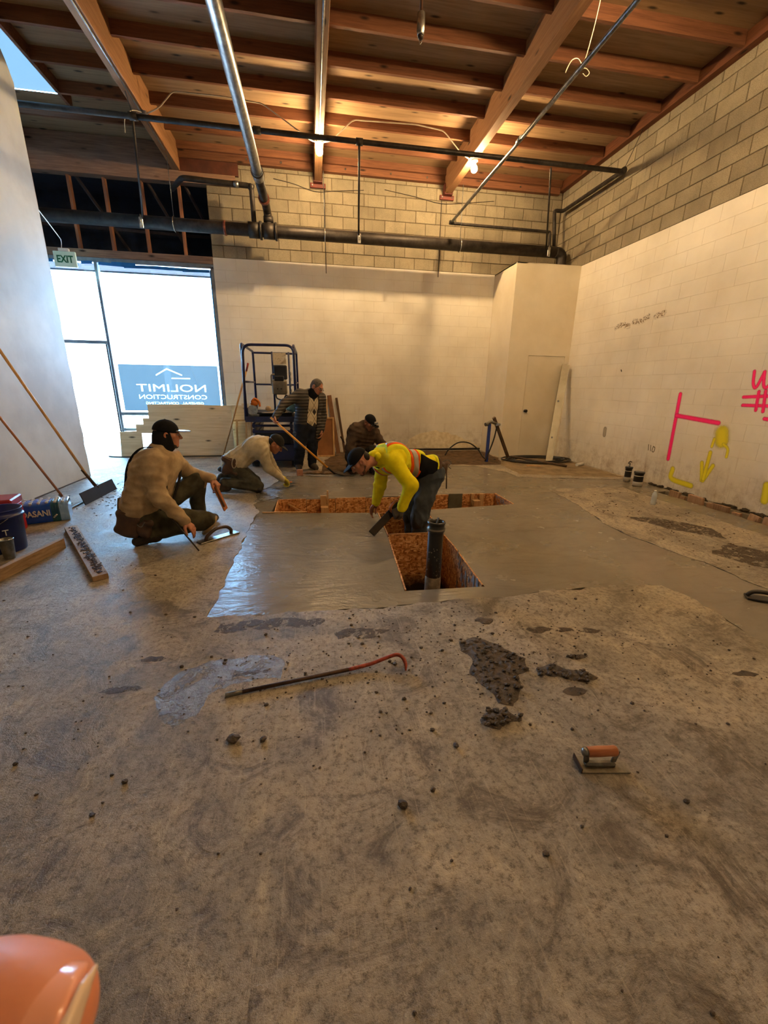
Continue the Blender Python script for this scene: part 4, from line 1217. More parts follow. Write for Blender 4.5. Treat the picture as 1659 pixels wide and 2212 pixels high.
# pry bar
pb = empty('pry_bar', (0, 1.75, 0), 'long steel pry bar with a chipped red hooked end on the near floor', 'pry bar')
pa, pz = Vector((-.445, 1.679, .011)), Vector((.30, 1.796, .016))
MB().tube([pa + (pz - pa) * .10, pa + (pz - pa) * .5, pa + (pz - pa) * .78], .0095, 6).obj('shaft', m_rust, pb)
MB().tube([pa + (pz - pa) * .0, pa + (pz - pa) * .05, pa + (pz - pa) * .10], .01, 6, rs=[.011, .011, .0095]).obj('chisel_end', m_steel, pb)
hk = spline([pa + (pz - pa) * .78, (.25, 1.789, .022), (.33, 1.80, .04), (.385, 1.80, .055), (.415, 1.785, .05), (.428, 1.755, .03), (.424, 1.728, .008)], 6)
MB().tube(hk, .0095, 8, rs=[.0098] * (len(hk) - 8) + [.0095, .009, .0085, .008, .007, .006, .005, .004]).obj('hook', m_redp, pb)
# dark float at the right edge of the frame on the wet trench
df = empty('dark_float', (3.06, 2.1, 0), 'dark hand float lying on the wet trench at the right frame edge', 'trowel')
MB().box((3.07, 2.10, .008), (.20, .085, .016), (0, 0, -.6), bev=.003).obj('blade', M('dark_wet_tool', (44, 38, 34), rough=.4), df)
MB().tube(spline([(2.99, 2.155, .015), (3.02, 2.135, .05), (3.09, 2.085, .055), (3.13, 2.055, .018)], 5), .014, 8).obj('handle', bpy.data.materials['dark_wet_tool'], df)
# steel trowel beside the crouching worker
tr = empty('hand_float', (-.93, 3.95, 0), 'magnesium hand float with a looped handle beside the crouching worker', 'trowel')
d = Vector((.29, .27, 0)).normalized(); up = Vector((0, 0, 1)); c0 = Vector((-.915, 3.865, .0))
MB().bar(c0 - d * .20 + up * .008, c0 + d * .20 + up * .008, .085, .012, (0, 0, 1), .003).obj('blade', m_steel, tr)
MB().tube(spline([c0 - d * .13 + up * .012, c0 - d * .11 + up * .05, c0 - d * .02 + up * .095, c0 + d * .08 + up * .09, c0 + d * .13 + up * .05, c0 + d * .13 + up * .012], 6), .016, 10).obj('handle', M('dark_wood_grip', (74, 50, 32), (52, 34, 22), rough=.4), tr)

# ================================================================ FLOOR SCRAPER AND PUSH BLADE LEANING AT THE LEFT WALL
m_pole = wood('ash_pole', (214, 170, 112), (184, 136, 82), 'z', rand=.05, knots=False, rough=.4)
m_poler = wood('reddish_pole', (190, 134, 96), (156, 100, 68), 'z', rand=.05, knots=False, rough=.4)
sc_ = empty('floor_scraper', (-2.7, 5.6, 0), 'wide dark floor scraper on a long pale pole leaning on the left wall', 'scraper')
MB().bar((-2.70, 5.19, .075), (-2.69, 5.99, .075), .01, .15, (-.3, 0, 1)).obj('blade', M('black_rubber', (40, 40, 42), (30, 30, 32), rough=.6), sc_)
MB().cyl((-2.715, 5.6, .11), (-2.83, 5.56, .36), .02, .017, 12).obj('socket', m_rust, sc_)
MB().cyl((-2.80, 5.57, .30), (-3.405, 5.35, 1.98), .0155, n=12).obj('pole', m_pole, sc_)
pb2 = empty('push_blade', (-2.8, 5.1, 0), 'thin steel push blade on a reddish pole leaning on the left wall', 'scraper')
MB().box((-2.79, 5.10, .012), (.07, .50, .012), (0, -.12, -.02), bev=.003).obj('blade', m_steel, pb2)
MB().cyl((-2.81, 5.16, .03), (-2.90, 5.13, .16), .016, .014, 10).obj('socket', m_steel, pb2)
MB().cyl((-2.87, 5.14, .12), (-3.405, 4.85, 1.62), .013, n=10).obj('pole', m_poler, pb2)

# ================================================================ LUMBER, BUCKET, CUP, WATER CASE AT THE LEFT
lb = MB().bar((-2.45, 2.1, .045), (-2.19, 3.78, .045), .04, .09, (0, 0, 1), .002).obj('timber', wood('dirty_timber', (176, 146, 112), (128, 100, 72), 'y', rand=0))
tag(lb, 'timber lying on edge on the floor running out at the left frame edge', 'lumber')
b2 = empty('nailed_board', (-1.98, 3.66, 0), 'flat board littered with dark crumbs beside the long timber', 'lumber')
q0, q1 = Vector((-1.575, 3.055, .022)), Vector((-2.375, 4.27, .022))
MB().bar(q0, q1, .10, .04, (0, 0, 1), .002).obj('board', wood('wet_board', (170, 142, 108), (130, 100, 70), 'y', rand=0), b2)
cb = MB()
dq = (q1 - q0); nq = Vector((-dq.y, dq.x, 0)).normalized()
for i in range(420):
    p = q0 + dq * g.uniform(.03, .96) + nq * max(-.045, min(.045, g.gauss(-.008, .014)))
    r = g.uniform(.003, .0075)
    cb.ico((p.x, p.y, .043 + r * .4), r, 1, (1.3, 1, .7), .3)
tag(cb.obj('board_crumbs', m_mud, b2), kind='stuff')
m_blue = M('blue_bucket_plastic', (22, 36, 104), (14, 24, 80), scale=4, rough=.35, spec=.5)
m_ink = M('white_print', (226, 226, 222), rough=.5)
bk = empty('bucket', (-2.63, 3.80, 0), 'dark blue plastic bucket with white lettering at the left frame edge', 'bucket')
MB().lathe([(.125, .0), (.13, .01), (.148, .30), (.160, .302), (.160, .318), (.150, .32), (.152, .36), (.157, .365), (.152, .37), (.143, .365), (.120, .03), (.0, .028)], (-2.63, 3.80, 0), 28, capt=False).obj('shell', m_blue, bk)
MB().tube([(-2.63 + .165 * math.cos(a), 3.80 + .165 * math.sin(a), .31 - .10 * math.sin((a - 2.6) / 3.0 * math.pi) if 2.6 <= a <= 5.6 else .31) for a in [2.6 + 3.0 * i / 16 for i in range(17)]], .003, 6).obj('bail', m_steel, bk)
def bucket_text(body, ang, z, size):
    r = .142 + (z - .1) * .06
    x, y = -2.63 + r * math.cos(ang), 3.80 + r * math.sin(ang)
    text(body, 'lettering', m_ink, bk, (x, y, z), (math.radians(93), 0, ang + math.pi / 2), size, ext=.002)
bucket_text('I', math.radians(-72), .165, .07); bucket_text('T', math.radians(-52), .165, .07); bucket_text('H', math.radians(-56), .075, .07)
cu = empty('metal_cup', (-2.49, 3.59, 0), 'dented metal tumbler on the floor in front of the blue bucket', 'cup')
MB().lathe([(.036, 0), (.038, .004), (.050, .165), (.052, .168), (.048, .166), (.035, .01), (.0, .008)], (-2.49, 3.59, 0), 22, capt=False).obj('cup_wall', m_steel, cu)
MB().lathe([(.050, .162), (.0535, .164), (.0535, .170), (.050, .171)], (-2.49, 3.59, 0), 22, capt=False, capb=False).obj('rim', m_chrome, cu)
tb_ = empty('toolbox', (-3.05, 4.22, 0), 'red steel toolbox behind the blue bucket', 'toolbox')
MB().box((-3.05, 4.22, .14), (.52, .26, .28), (0, 0, .25), bev=.008).obj('body', M('red_enamel', (170, 34, 34), (130, 22, 24), rough=.4), tb_)
MB().box((-3.05, 4.22, .315), (.54, .275, .07), (0, 0, .25), bev=.012).obj('lid', bpy.data.materials['red_enamel'], tb_)
pk = MB().bar((-3.12, 4.62, .0), (-3.36, 4.30, 1.05), .09, .035, (1, 1, 0), .002).obj('leaning_plank', M('brown_plank', (140, 98, 64), (104, 70, 44), scale=5, rough=.8, stretch=(6, 6, .5)))
tag(pk, 'brown plank leaning on the left wall at the frame edge', 'lumber')
for i, (x, y, rz, l) in enumerate(((-3.12, 4.95, .5, .5), (-3.2, 5.1, .9, .42), (-3.05, 4.82, .2, .36))):
    o = MB().box((x, y, .03 + .025 * i), (.05, l, .03), (.06 * i, .1, rz)).obj('scrap_wood', M('scrap_%d' % i, (168 - 20 * i, 130 - 18 * i, 96 - 14 * i), rough=.85))
    tag(o, ('short scrap stick nearest the left wall behind the water case', 'short scrap stick lying crosswise behind the water case', 'short pale scrap stick just behind the toolbox')[i], 'scrap wood', 'wood scraps at the left wall')
# shrink-wrapped water bottles
wc = empty('water_case', (-2.80, 4.68, 0), 'shrink-wrapped case of water bottles in blue printed film', 'water case')
m_pet = NT('clear_plastic'); m_pet.b.inputs['Base Color'].default_value = (.86, .93, .98, 1); m_pet.b.inputs['Roughness'].default_value = .12; m_pet.b.inputs['Transmission Weight'].default_value = .55; m_pet.b.inputs['IOR'].default_value = 1.33
m_pet = m_pet.m
m_film = M('blue_film', (16, 84, 190), (10, 56, 150), scale=5, rough=.25, spec=.7)
m_filmg = M('teal_film', (14, 88, 104), (8, 60, 84), scale=6, rough=.25, spec=.7)
m_filmw = M('clear_film', (150, 182, 214), (104, 140, 190), scale=14, rough=.2, spec=.8)
rc = Matrix.Rotation(math.radians(22), 3, 'Z')
def WL(x, y, z): return Vector((-2.80, 4.68, 0)) + rc @ Vector((x, y, z))
bot = None
for i in range(6):
    for j in range(4):
        p = WL(-.165 + .066 * i, -.10 + .066 * j, 0)
        if bot is None:
            bo = MB().lathe([(.03, .003), (.031, .01), (.030, .06), (.032, .07), (.030, .09), (.032, .13), (.026, .16), (.012, .185), (.012, .2)], p, 12).obj('bottle', m_pet, wc)
            cp = MB().lathe([(.0145, .193), (.0145, .209), (.012, .211)], p, 10).obj('cap', m_ink, bo)
            bot = (bo, cp, p)
        else:
            o = bot[0].copy(); COL.objects.link(o); o.location = p - bot[2]; o.parent = wc
            c = bot[1].copy(); COL.objects.link(c); c.parent = o
def film(x0, x1, mat, name):
    m = MB(); vs = []
    prof = [(-.137, .004), (-.142, .03), (-.139, .08), (-.142, .12), (-.134, .168), (-.105, .196), (0, .203), (.105, .196), (.134, .168), (.142, .12), (.139, .06), (.137, .004)]
    n = 8
    for i in range(n + 1):
        x = x0 + (x1 - x0) * i / n
        for y, z in prof:
            w = .004 * math.sin(i * 2.1 + z * 60) + .003 * math.sin(i * 3.7)
            vs.append(WL(x, y * (1 + w * 3), z + w if z > .05 else z))
    k = len(prof)
    m.add(vs, [(i * k + q, i * k + q + 1, i * k + k + q + 1, i * k + k + q) for i in range(n) for q in range(k - 1)], True)
    return m.obj(name, mat, wc)
film(-.205, .06, m_film, 'printed_film'); film(.06, .13, m_filmg, 'film_band'); film(.13, .205, m_filmw, 'clear_film')
MB().add([WL(.205, y, z) for y, z in ((-.137, .004), (-.14, .12), (-.10, .17), (.10, .17), (.14, .12), (.137, .004))], [(0, 1, 2, 3, 4, 5)]).obj('clear_film', m_filmw, wc)
tx = WL(-.065, -.1465, .075)
text('DASANI', 'lettering', m_ink, wc, tuple(tx), (math.radians(92), 0, math.radians(22)), .085, ext=.002, width=.23, bold=.002)
mt_ = MB()
for q in range(3):
    cc = WL(.075 + .012 * q, -.147, .05 + .012 * q)
    mt_.ico(tuple(cc), .012, 1, (1, .12, .7), 0)
tag(mt_.obj('leaf_print', m_ink, wc), kind='stuff')

# ================================================================ SCISSOR LIFT
m_lift = M('dark_blue_enamel', (26, 34, 86), (16, 22, 60), scale=5, rough=.35, spec=.5)
m_liftd = M('lift_black', (22, 24, 32), (14, 15, 22), scale=6, rough=.6)  # plain black of the lift's wheels, platform, panels and cables
m_grey = M('grey_plastic', (128, 118, 100), (104, 96, 82), scale=8, rough=.5)
lf = empty('scissor_lift', (-.68, 8.0, 0), 'dark blue scissor lift with railings parked against the back wall', 'scissor lift')
lx0, lx1, ly0, ly1, zp = -1.09, -.27, 7.30, 8.75, .86
MB().box((-.68, 8.02, .27), (.74, 1.36, .30), bev=.02).obj('chassis', m_lift, lf)
for x in (-1.02, -.34):
    for y in (7.55, 8.5):
        w = MB().cyl((x - .05, y, .16), (x + .05, y, .16), .16, n=20).obj('wheel', m_liftd, lf)
        MB().cyl((x - .055, y, .16), (x + .055, y, .16), .07, n=12).obj('hub', m_grey, w)
for i in range(4):
    z = .44 + .095 * i
    MB().bar((-.99, 7.38, z), (-.99, 8.66, z + .06), .045, .07).obj('scissor_arm', m_lift, lf)
    MB().bar((-.37, 7.38, z), (-.37, 8.66, z + .06), .045, .07).obj('scissor_arm', m_lift, lf)
    MB().cyl((-1.02, 7.40, z), (-.34, 7.40, z), .02, n=8).obj('cross_pin', m_lift, lf)
MB().box((-.68, 7.36, .52), (.60, .04, .20), bev=.01).obj('front_panel', m_liftd, lf)
MB().box((-.68, 7.345, .63), (.66, .03, .035)).obj('bumper', m_lift, lf)
MB().box(((lx0 + lx1) / 2, (ly0 + ly1) / 2, zp - .03), (lx1 - lx0, ly1 - ly0, .05)).obj('platform', m_liftd, lf)
MB().box(((lx0 + lx1) / 2, ly0 - .012, zp - .02), (lx1 - lx0 + .03, .025, .09)).obj('toe_board', m_lift, lf)
for x in (lx0, lx1): MB().box((x, (ly0 + ly1) / 2, zp + .05), (.012, ly1 - ly0, .15)).obj('toe_board', m_lift, lf)
rr = .021
MB().tube(fillet([(lx0 - .01, ly0, zp - .04), (lx0 + .03, ly0, 2.0), (lx1 - .0, ly0, 2.01), (lx1 + .0, ly0, zp - .04)], .13, 7), rr, 10).obj('front_hoop', m_lift, lf)
MB().tube(fillet([(lx0, ly0 + .06, zp), (lx0, ly0 + .06, 2.02), (lx0, ly1, 2.0), (lx0, ly1, zp)], .08), rr, 10).obj('side_rail', m_lift, lf)
MB().tube(fillet([(lx1, ly0 + .06, zp), (lx1, ly0 + .06, 2.02), (lx1, ly1, 2.0), (lx1, ly1, zp)], .08), rr, 10).obj('side_rail', m_lift, lf)
MB().tube(fillet([(lx0, ly1, 1.98), (-.9, ly1, 1.98), (lx1, ly1, 1.98)], .05), rr * .9, 8).obj('rear_rail', m_lift, lf)
MB().cyl((lx0, ly0 + .02, 1.44), (lx0, ly1, 1.44), .016, n=8).obj('middle_rail', m_lift, lf)
MB().cyl((lx1, ly0 + .02, 1.44), (lx1, ly1, 1.44), .016, n=8).obj('middle_rail', m_lift, lf)
MB().cyl((lx0, ly1, 1.40), (lx1, ly1, 1.40), .016, n=8).obj('middle_rail', m_lift, lf)
MB().cyl((-.70, ly1 - .4, zp), (-.70, ly1 - .4, 1.98), .018, n=8).obj('upright', m_lift, lf)
MB().cyl((-.40, ly1 - .4, zp), (-.40, ly1 - .4, 1.98), .018, n=8).obj('upright', m_lift, lf)
MB().box((-.565, 8.30, 1.86), (.23, .012, .20), (.05, 0, 0)).obj('notice_board', M('speckled_paper', (206, 190, 160), (120, 100, 78), scale=60, rough=.8, lo=.3, hi=.45), lf)
MB().box((-.565, 8.30, 1.62), (.25, .06, .26), bev=.02).obj('document_holder', m_liftd, lf)
cbx = MB().box((-.55, 7.74, 1.36), (.25, .16, .24), (.15, 0, 0), bev=.02).obj('control_box', m_grey, lf)
MB().box((-.55, 7.70, 1.50), (.16, .10, .09), bev=.01).obj('top_panel', m_liftd, cbx)
MB().tube(fillet([(-.68, 7.70, 1.38), (-.68, 7.68, 1.56), (-.62, 7.68, 1.57)], .03), .014, 8).obj('grip', m_grey, cbx)
for s in (-.03, .03): MB().cyl((-.55 + s, 7.66, 1.33), (-.55 + s, 7.648, 1.33), .011, n=8).obj('screw', m_liftd, cbx)
MB().tube(spline([(-.62, 7.7, 1.25), (-.6, 7.68, 1.17), (-.5, 7.68, 1.15), (-.45, 7.7, 1.22), (-.4, 7.75, 1.2)], 5), .012, 8).obj('cable', m_liftd, cbx)
ch = MB()
for i in range(12):
    z = 1.62 - .045 * i
    ch.tube([(-.34 + (.012 * math.cos(t) if i % 2 else 0), ly0 + .03 + (0 if i % 2 else .012 * math.cos(t)), z + .03 * math.sin(t)) for t in [2 * math.pi * k / 8 for k in range(8)]], .004, 4, closed=True)
tag(ch.obj('chain', m_steel, lf), kind='stuff')
MB().box((-.68, 7.9, .92), (.66, .9, .04)).obj('tray', m_liftd, lf)
# what lies on the platform
m_orange = M('orange_plastic', (226, 130, 40), (190, 96, 24), rough=.4)
o = empty('power_tool', (-.96, 7.42, .86), 'orange and silver power saw at the left corner of the lift platform', 'power tool')
MB().ico((-.96, 7.42, 1.10), .07, 2, (1, .7, .8)).obj('motor_housing', m_orange, o)
MB().tube(spline([(-1.0, 7.40, 1.12), (-.95, 7.40, 1.17), (-.88, 7.40, 1.12), (-.87, 7.40, 1.04)], 5), .018, 8).obj('handle', m_orange, o)
MB().cyl((-.99, 7.38, .98), (-.99, 7.40, .98), .085, n=18).obj('blade_guard', m_chrome, o)
MB().box((-.96, 7.41, .90), (.14, .12, .03), bev=.005).obj('foot', m_steel, o)
rag = heap('crumpled_cloth', [(-.85, 7.36), (-.5, 7.34), (-.42, 7.6), (-.8, 7.62)], .10, M('stained_cloth', (176, 160, 132), (110, 92, 70), scale=9, rough=.9), 'crumpled stained cloth on the lift platform', 31, .05, 'cloth', z0=.94)
clay = MB().ico((-.74, 7.44, 1.01), .05, 2, (1, 1, .9), .06).obj('mortar_lump', M('tan_mortar', (190, 164, 128), rough=.9)); tag(clay, 'tan round lump on the cloth on the lift platform', 'lump')
rll = MB().lathe([(.03, 0), (.055, .0), (.055, .05), (.03, .05)], (-.50, 7.45, .975), 16, (0, -.6, .8)).obj('tape_roll', M('brown_tape', (120, 84, 56), rough=.5)); tag(rll, 'brown tape roll on the lift platform', 'tape')
bag = MB().ico((-.33, 7.40, 1.04), .11, 2, (1, .8, .9), .12).obj('plastic_bag', M('teal_bag', (120, 160, 158), (84, 120, 122), rough=.4)); tag(bag, 'pale teal plastic bag on the right of the lift platform', 'bag')

# ================================================================ SHEETS AND STICKS AT THE BACK WALL
m_ply = wood('cdx_plywood', (224, 204, 168), (196, 172, 132), 'x', rand=0, scale=.7)
def vert(poly, y0, tilt=0.0, th=.018):
    """sheet standing on the floor in the x-z plane at y0, leaning back by tilt"""
    mt = Matrix(((1, 0, 0, 0), (0, math.sin(tilt), 1, y0), (0, math.cos(tilt), 0, 0), (0, 0, 0, 1)))
    return mt
pw = empty('plywood_sheet', (-2.6, 8.85, 0), 'stepped plywood sheet with a square cut-out standing below the storefront', 'plywood')
poly = [(-3.72, 0), (-1.60, 0), (-1.60, .985), (-2.10, .99), (-2.12, 1.005), (-3.15, 1.0), (-3.15, .735), (-3.26, .735), (-3.26, .62), (-3.40, .62), (-3.40, .49), (-3.70, .48)]
hl = [(-3.31, .09), (-3.07, .09), (-3.07, .45), (-3.31, .45)]
sh = flat_region(poly, [hl], 0, .018)
bk_ = flat_region(poly, [hl], -.018)
sh.add([v for v in bk_.v], bk_.f)
M4 = Matrix(((1, 0, 0, 0), (0, math.sin(.10), -1, 8.78), (0, math.cos(.10), 0, .004), (0, 0, 0, 1)))
sh.v = [tuple(M4 @ Vector(p)) for p in sh.v]
sh.obj('sheet', m_ply, pw)
ft = MB().tube(spline([(-3.95, 8.80, .012), (-3.8, 8.72, .012), (-3.5, 8.70, .012), (-2.5, 8.70, .012), (-1.7, 8.70, .012)], 6), .012, 6).obj('foam_strip', M('dark_strip', (70, 64, 56), rough=.8)); tag(ft, 'thin dark strip lying along the foot of the plywood sheet', 'strip')
s2 = MB(); s2.prism([(-1.62, 0), (-1.28, 0), (-1.28, 1.02), (-1.42, 1.02), (-1.42, .98), (-1.62, .98)], 0, .018, Matrix(((1, 0, 0, 0), (0, math.sin(.06), -1, 8.98), (0, math.cos(.06), 0, .004), (0, 0, 0, 1))))
tag(s2.obj('plywood_offcut', m_ply), 'narrow plywood offcut standing behind the leaning broom handle', 'plywood')
fr_ = empty('stick_frame', (-1.35, 8.7, 0), 'small pale wooden frame of sticks beside the lift', 'frame')
for p, q in (((-1.52, 8.66, 0), (-1.50, 8.80, .72)), ((-1.34, 8.62, 0), (-1.32, 8.80, .70)), ((-1.22, 8.66, 0), (-1.22, 8.80, .70)), ((-1.56, 8.78, .70), (-1.18, 8.78, .715))):
    MB().bar(p, q, .03, .03, (0, 1, 0)).obj('stick', m_pine, fr_)
bh = empty('broom', (-1.75, 8.35, 0), 'pale broom handle with a reddish tip leaning on the scissor lift', 'broom')
MB().cyl((-1.76, 8.40, .02), (-1.12, 7.92, 1.62), .016, n=10).obj('pole', m_pole, bh)
MB().cyl((-1.12, 7.92, 1.62), (-1.075, 7.89, 1.75), .018, n=10).obj('tip', m_redp, bh)
tl_ = heap('bagged_scraps', [(-1.45, 8.2), (-1.2, 8.15), (-1.15, 8.45), (-1.4, 8.5)], .22, M('silver_scraps', (150, 152, 156), (90, 92, 98), scale=12, rough=.4), 'silvery crumpled scraps on the floor left of the scissor lift', 33, .05, 'scraps')
bd = empty('framed_panel', (.25, 8.55, 0), 'brown panel in a pale wooden frame leaning on the back wall', 'panel')
mtl = lambda x, z: (x, 8.50 + z * .12, z)
MB().add([mtl(.08, .03), mtl(.40, .03), mtl(.40, .76), mtl(.08, .76)], [(0, 1, 2, 3)]).obj('panel', M('hardboard', (150, 100, 58), (122, 78, 42), scale=3, rough=.7), bd)
for p, q in ((mtl(.06, .015), mtl(.42, .015)), (mtl(.06, .77), mtl(.42, .77)), (mtl(.41, .0), mtl(.41, .78)), (mtl(.07, .0), mtl(.07, .78))):
    MB().bar(p, q, .03, .03, (0, 1, 0)).obj('frame_stick', m_pine, bd)
for i, (x0_, x1_, zt_, lab) in enumerate(((.46, .36, 1.20, 'wide brown plank leaning on the back wall beside the framed panel'), (.30, .30, 1.12, 'pale narrow stick leaning on the back wall behind the standing man'), (.66, .51, 1.15, 'dark brown plank leaning on the back wall, rightmost of three'))):
    o = MB().bar((x0_ + .06 * (i == 0), 8.86, 0), (x1_, 9.11, zt_), (.09, .035, .05)[i], .022, (0, 1, 0)).obj('leaning_board', (M('brown_board', (120, 82, 50), (92, 60, 36), scale=4, rough=.8, stretch=(5, 5, .6)), m_pine, M('dark_board', (86, 60, 38), (64, 44, 28), scale=4, rough=.85))[i])
    tag(o, lab, 'lumber', 'boards leaning on the back wall')
hs_ = MB().tube(spline([(.62, 9.0, .25), (.68, 8.9, .12), (.85, 8.8, .03), (1.1, 8.75, .02)], 6), .008, 6).obj('thin_hose', M('tan_hose', (150, 118, 84), rough=.6)); tag(hs_, 'thin tan hose curling by the leaning boards', 'hose')
ld = MB().tube([(1.0, 9.05, .045), (3.8, 9.08, .045)], .022, 8).obj('floor_pipe', m_pipe_blk); tag(ld, 'dark pipe lying along the foot of the back wall', 'pipe')

# ================================================================ CORNER BY THE CLOSET: STAND, HOSE COIL, METAL STUD
m_stand = M('blue_stand_paint', (40, 66, 150), (26, 46, 110), scale=8, rough=.45)
m_brownst = M('brown_steel', (104, 84, 66), (76, 60, 46), scale=12, rough=.6, metal=.3)
st = empty('pipe_stand', (3.45, 7.65, 0), 'blue and brown pipe stand with clamp and legs by the closet', 'stand')
MB().box((3.345, 7.60, .37), (.055, .04, .74), bev=.004).obj('blue_leg', m_stand, st)
MB().bar((3.42, 7.60, .86), (3.93, 7.84, .01), .055, .05, (0, 1, 0), .004).obj('brown_leg', m_brownst, st)
MB().tube(fillet([(3.28, 7.58, .74), (3.36, 7.58, .78), (3.50, 7.61, .74)], .03), .03, 10).obj('clamp_arm', m_steel, st)
MB().cyl((3.24, 7.55, .73), (3.30, 7.57, .74), .035, n=12).obj('clamp_wheel', m_steel, st)
MB().cyl((3.48, 7.57, .73), (3.56, 7.64, .72), .03, n=10).obj('nozzle', m_chrome, st)
MB().tube(spline([(3.5, 7.6, .7), (3.46, 7.6, .45), (3.38, 7.58, .22), (3.30, 7.56, .03)], 6), .014, 8).obj('cable', m_abs, st)
hz_ = MB().tube(spline([(2.72, 8.3, .03), (2.80, 8.3, .16), (2.98, 8.25, .30), (3.18, 8.15, .30), (3.33, 8.0, .18), (3.40, 7.85, .04), (3.6, 7.75, .02)], 8), .014, 8).obj('arched_hose', m_abs); tag(hz_, 'black hose arching up from the floor left of the pipe stand', 'hose')
hp_ = []
for i in range(150):
    a = i / 150 * 2 * math.pi * 5.6
    r = .34 + .035 * (i / 150 * 5.6) + .02 * math.sin(a * 1.3)
    hp_.append((4.42 + r * 1.35 * math.cos(a) * 1.0, 7.62 + r * .78 * math.sin(a), .018 + .012 * (i / 150 * 5.6 % 3)))
hc = MB().tube(hp_, .014, 6).obj('hose_coil', m_abs); tag(hc, 'flat black hose coil on the floor before the closet door', 'hose')
bp2 = MB().cyl((3.90, 7.70, .085), (4.63, 6.90, .03), .022, n=12).obj('steel_tube', m_brownst); tag(bp2, 'brown steel tube lying on the floor before the hose coil', 'pipe')
wt = MB().tube([(4.9, 7.0, .03), (5.1, 7.1, .03)], .03, 10).obj('white_tube', m_ink); tag(wt, 'short white tube on the floor at the foot of the right wall', 'tube')
wb_ = MB().box((4.05, 7.05, .012), (.26, .05, .016), (0, 0, -.4)).obj('wood_chip', m_pine_x); tag(wb_, 'small pale wood chip on the floor before the steel tube', 'scrap wood')
m_studst = M('stud_steel', (150, 144, 130), (128, 120, 104), scale=3, rough=.4, metal=.6)
ms = empty('metal_studs', (4.62, 7.52, 0), 'two galvanised steel studs leaning in the corner beside the closet door', 'steel stud')
def chan(a, b, w):
    a, b = Vector(a), Vector(b); z = (b - a).normalized(); x = Vector((.9, -.43, 0)).normalized(); x = (x - z * x.dot(z)).normalized(); y = z.cross(x)
    m = MB()
    m.bar(a, b, .003, w, tuple(x)); m.bar(a + x * w / 2 + y * .015, b + x * w / 2 + y * .015, .03, .003, tuple(x)); m.bar(a - x * w / 2 + y * .015, b - x * w / 2 + y * .015, .03, .003, tuple(x))
    return m
ch1 = chan((4.615, 7.52, .002), (5.05, 8.08, 1.88), .09).obj('stud', m_studst, ms)
chan((4.70, 7.56, .002), (5.10, 8.04, 1.86), .06).obj('stud', m_studst, ms)
for t in (.25, .62): 
    p = Vector((4.615, 7.52, 0)).lerp(Vector((5.05, 8.08, 1.88)), t)
    MB().cyl(p + Vector((-.01, -.012, 0)), p + Vector((-.012, -.016, 0)), .018, n=10).obj('punch_hole', m_chrome, ch1)

# ================================================================ PIPE SLEEVES AND BOTTLE BY THE RIGHT WALL
m_wtape = M('white_tape', (212, 208, 198), (180, 174, 160), rough=.6)
def sleeve(x, y, r, h, label, brush):
    e = empty('pipe_sleeve', (x, y, 0), label, 'pipe', 'taped pipe stubs by the right wall')
    MB().lathe([(r * 1.02, 0), (r * 1.04, h * .3)], (x, y, 0), 20, capt=False).obj('tape_wrap', m_wtape, e)
    MB().lathe([(r, h * .3), (r, h * .86), (r * 1.12, h * .87), (r * 1.12, h), (r * .9, h)], (x, y, 0), 20, capb=False).obj('stub', m_abs, e)
    MB().lathe([(r * 1.03, h * .70), (r * 1.03, h * .74)], (x, y, 0), 20, capt=False, capb=False).obj('band', m_wtape, e)
    if brush:
        MB().tube(spline([(x, y, h), (x + .005, y, h + .035), (x - .004, y, h + .06)], 4), .012, 8).obj('valve_stem', m_chrome, e)
        MB().tube(spline([(x - .03, y, h + .05), (x - .004, y, h + .085), (x + .028, y, h + .07)], 4), .008, 8).obj('valve_lever', m_abs, e)
sleeve(4.93, 5.72, .05, .235, 'taller black pipe stub with a valve lever by the right wall', True)
sleeve(4.865, 5.42, .066, .215, 'shorter wider black pipe stub with white tape by the right wall', False)
wbt = empty('water_bottle', (4.25, 4.42, 0), 'empty clear plastic bottle standing on the old slab near the right wall', 'bottle')
MB().lathe([(.028, .002), (.031, .01), (.031, .05), (.028, .06), (.031, .075), (.031, .12), (.026, .145), (.013, .168), (.012, .185)], (4.25, 4.42, 0), 16).obj('bottle_body', m_pet, wbt)
MB().lathe([(.0145, .172), (.0145, .187)], (4.25, 4.42, 0), 12).obj('cap', m_ink, wbt)
# rubble at the standing man's feet
bz = MB().box((-.235, 6.66, .05), (.10, .07, .10), (0, 0, .1), bev=.006).obj('half_brick', M('pink_brick', (170, 122, 98), (132, 88, 68), scale=14, rough=.9)); tag(bz, 'half brick on end at the standing man\'s feet', 'brick')
for i, (x, y, r, lab) in enumerate(((.02, 6.78, .07, 'flat pale rubble chunk left of the shovel blade'), (.20, 6.74, .05, 'small pale rubble chunk touching the shovel blade'), (-.12, 6.80, .05, 'pale rubble chunk behind the half brick'))):
    o = MB().ico((x, y, r * .35), r, 2, (1.5, .9, .5), .15).obj('rubble_chunk', M('rubble', (150, 122, 92), (108, 82, 58), scale=16, rough=.95) if i == 0 else bpy.data.materials['rubble']); tag(o, lab, 'rubble', 'rubble by the shovel')
# ================================================================ PEOPLE: SMOOTH BODIES FROM DISTANCE FIELDS
V = lambda *a: np.array(a, dtype=np.float64)
def unit(v):
    v = np.asarray(v, float); n = np.linalg.norm(v)
    return v / n if n > 1e-12 else v

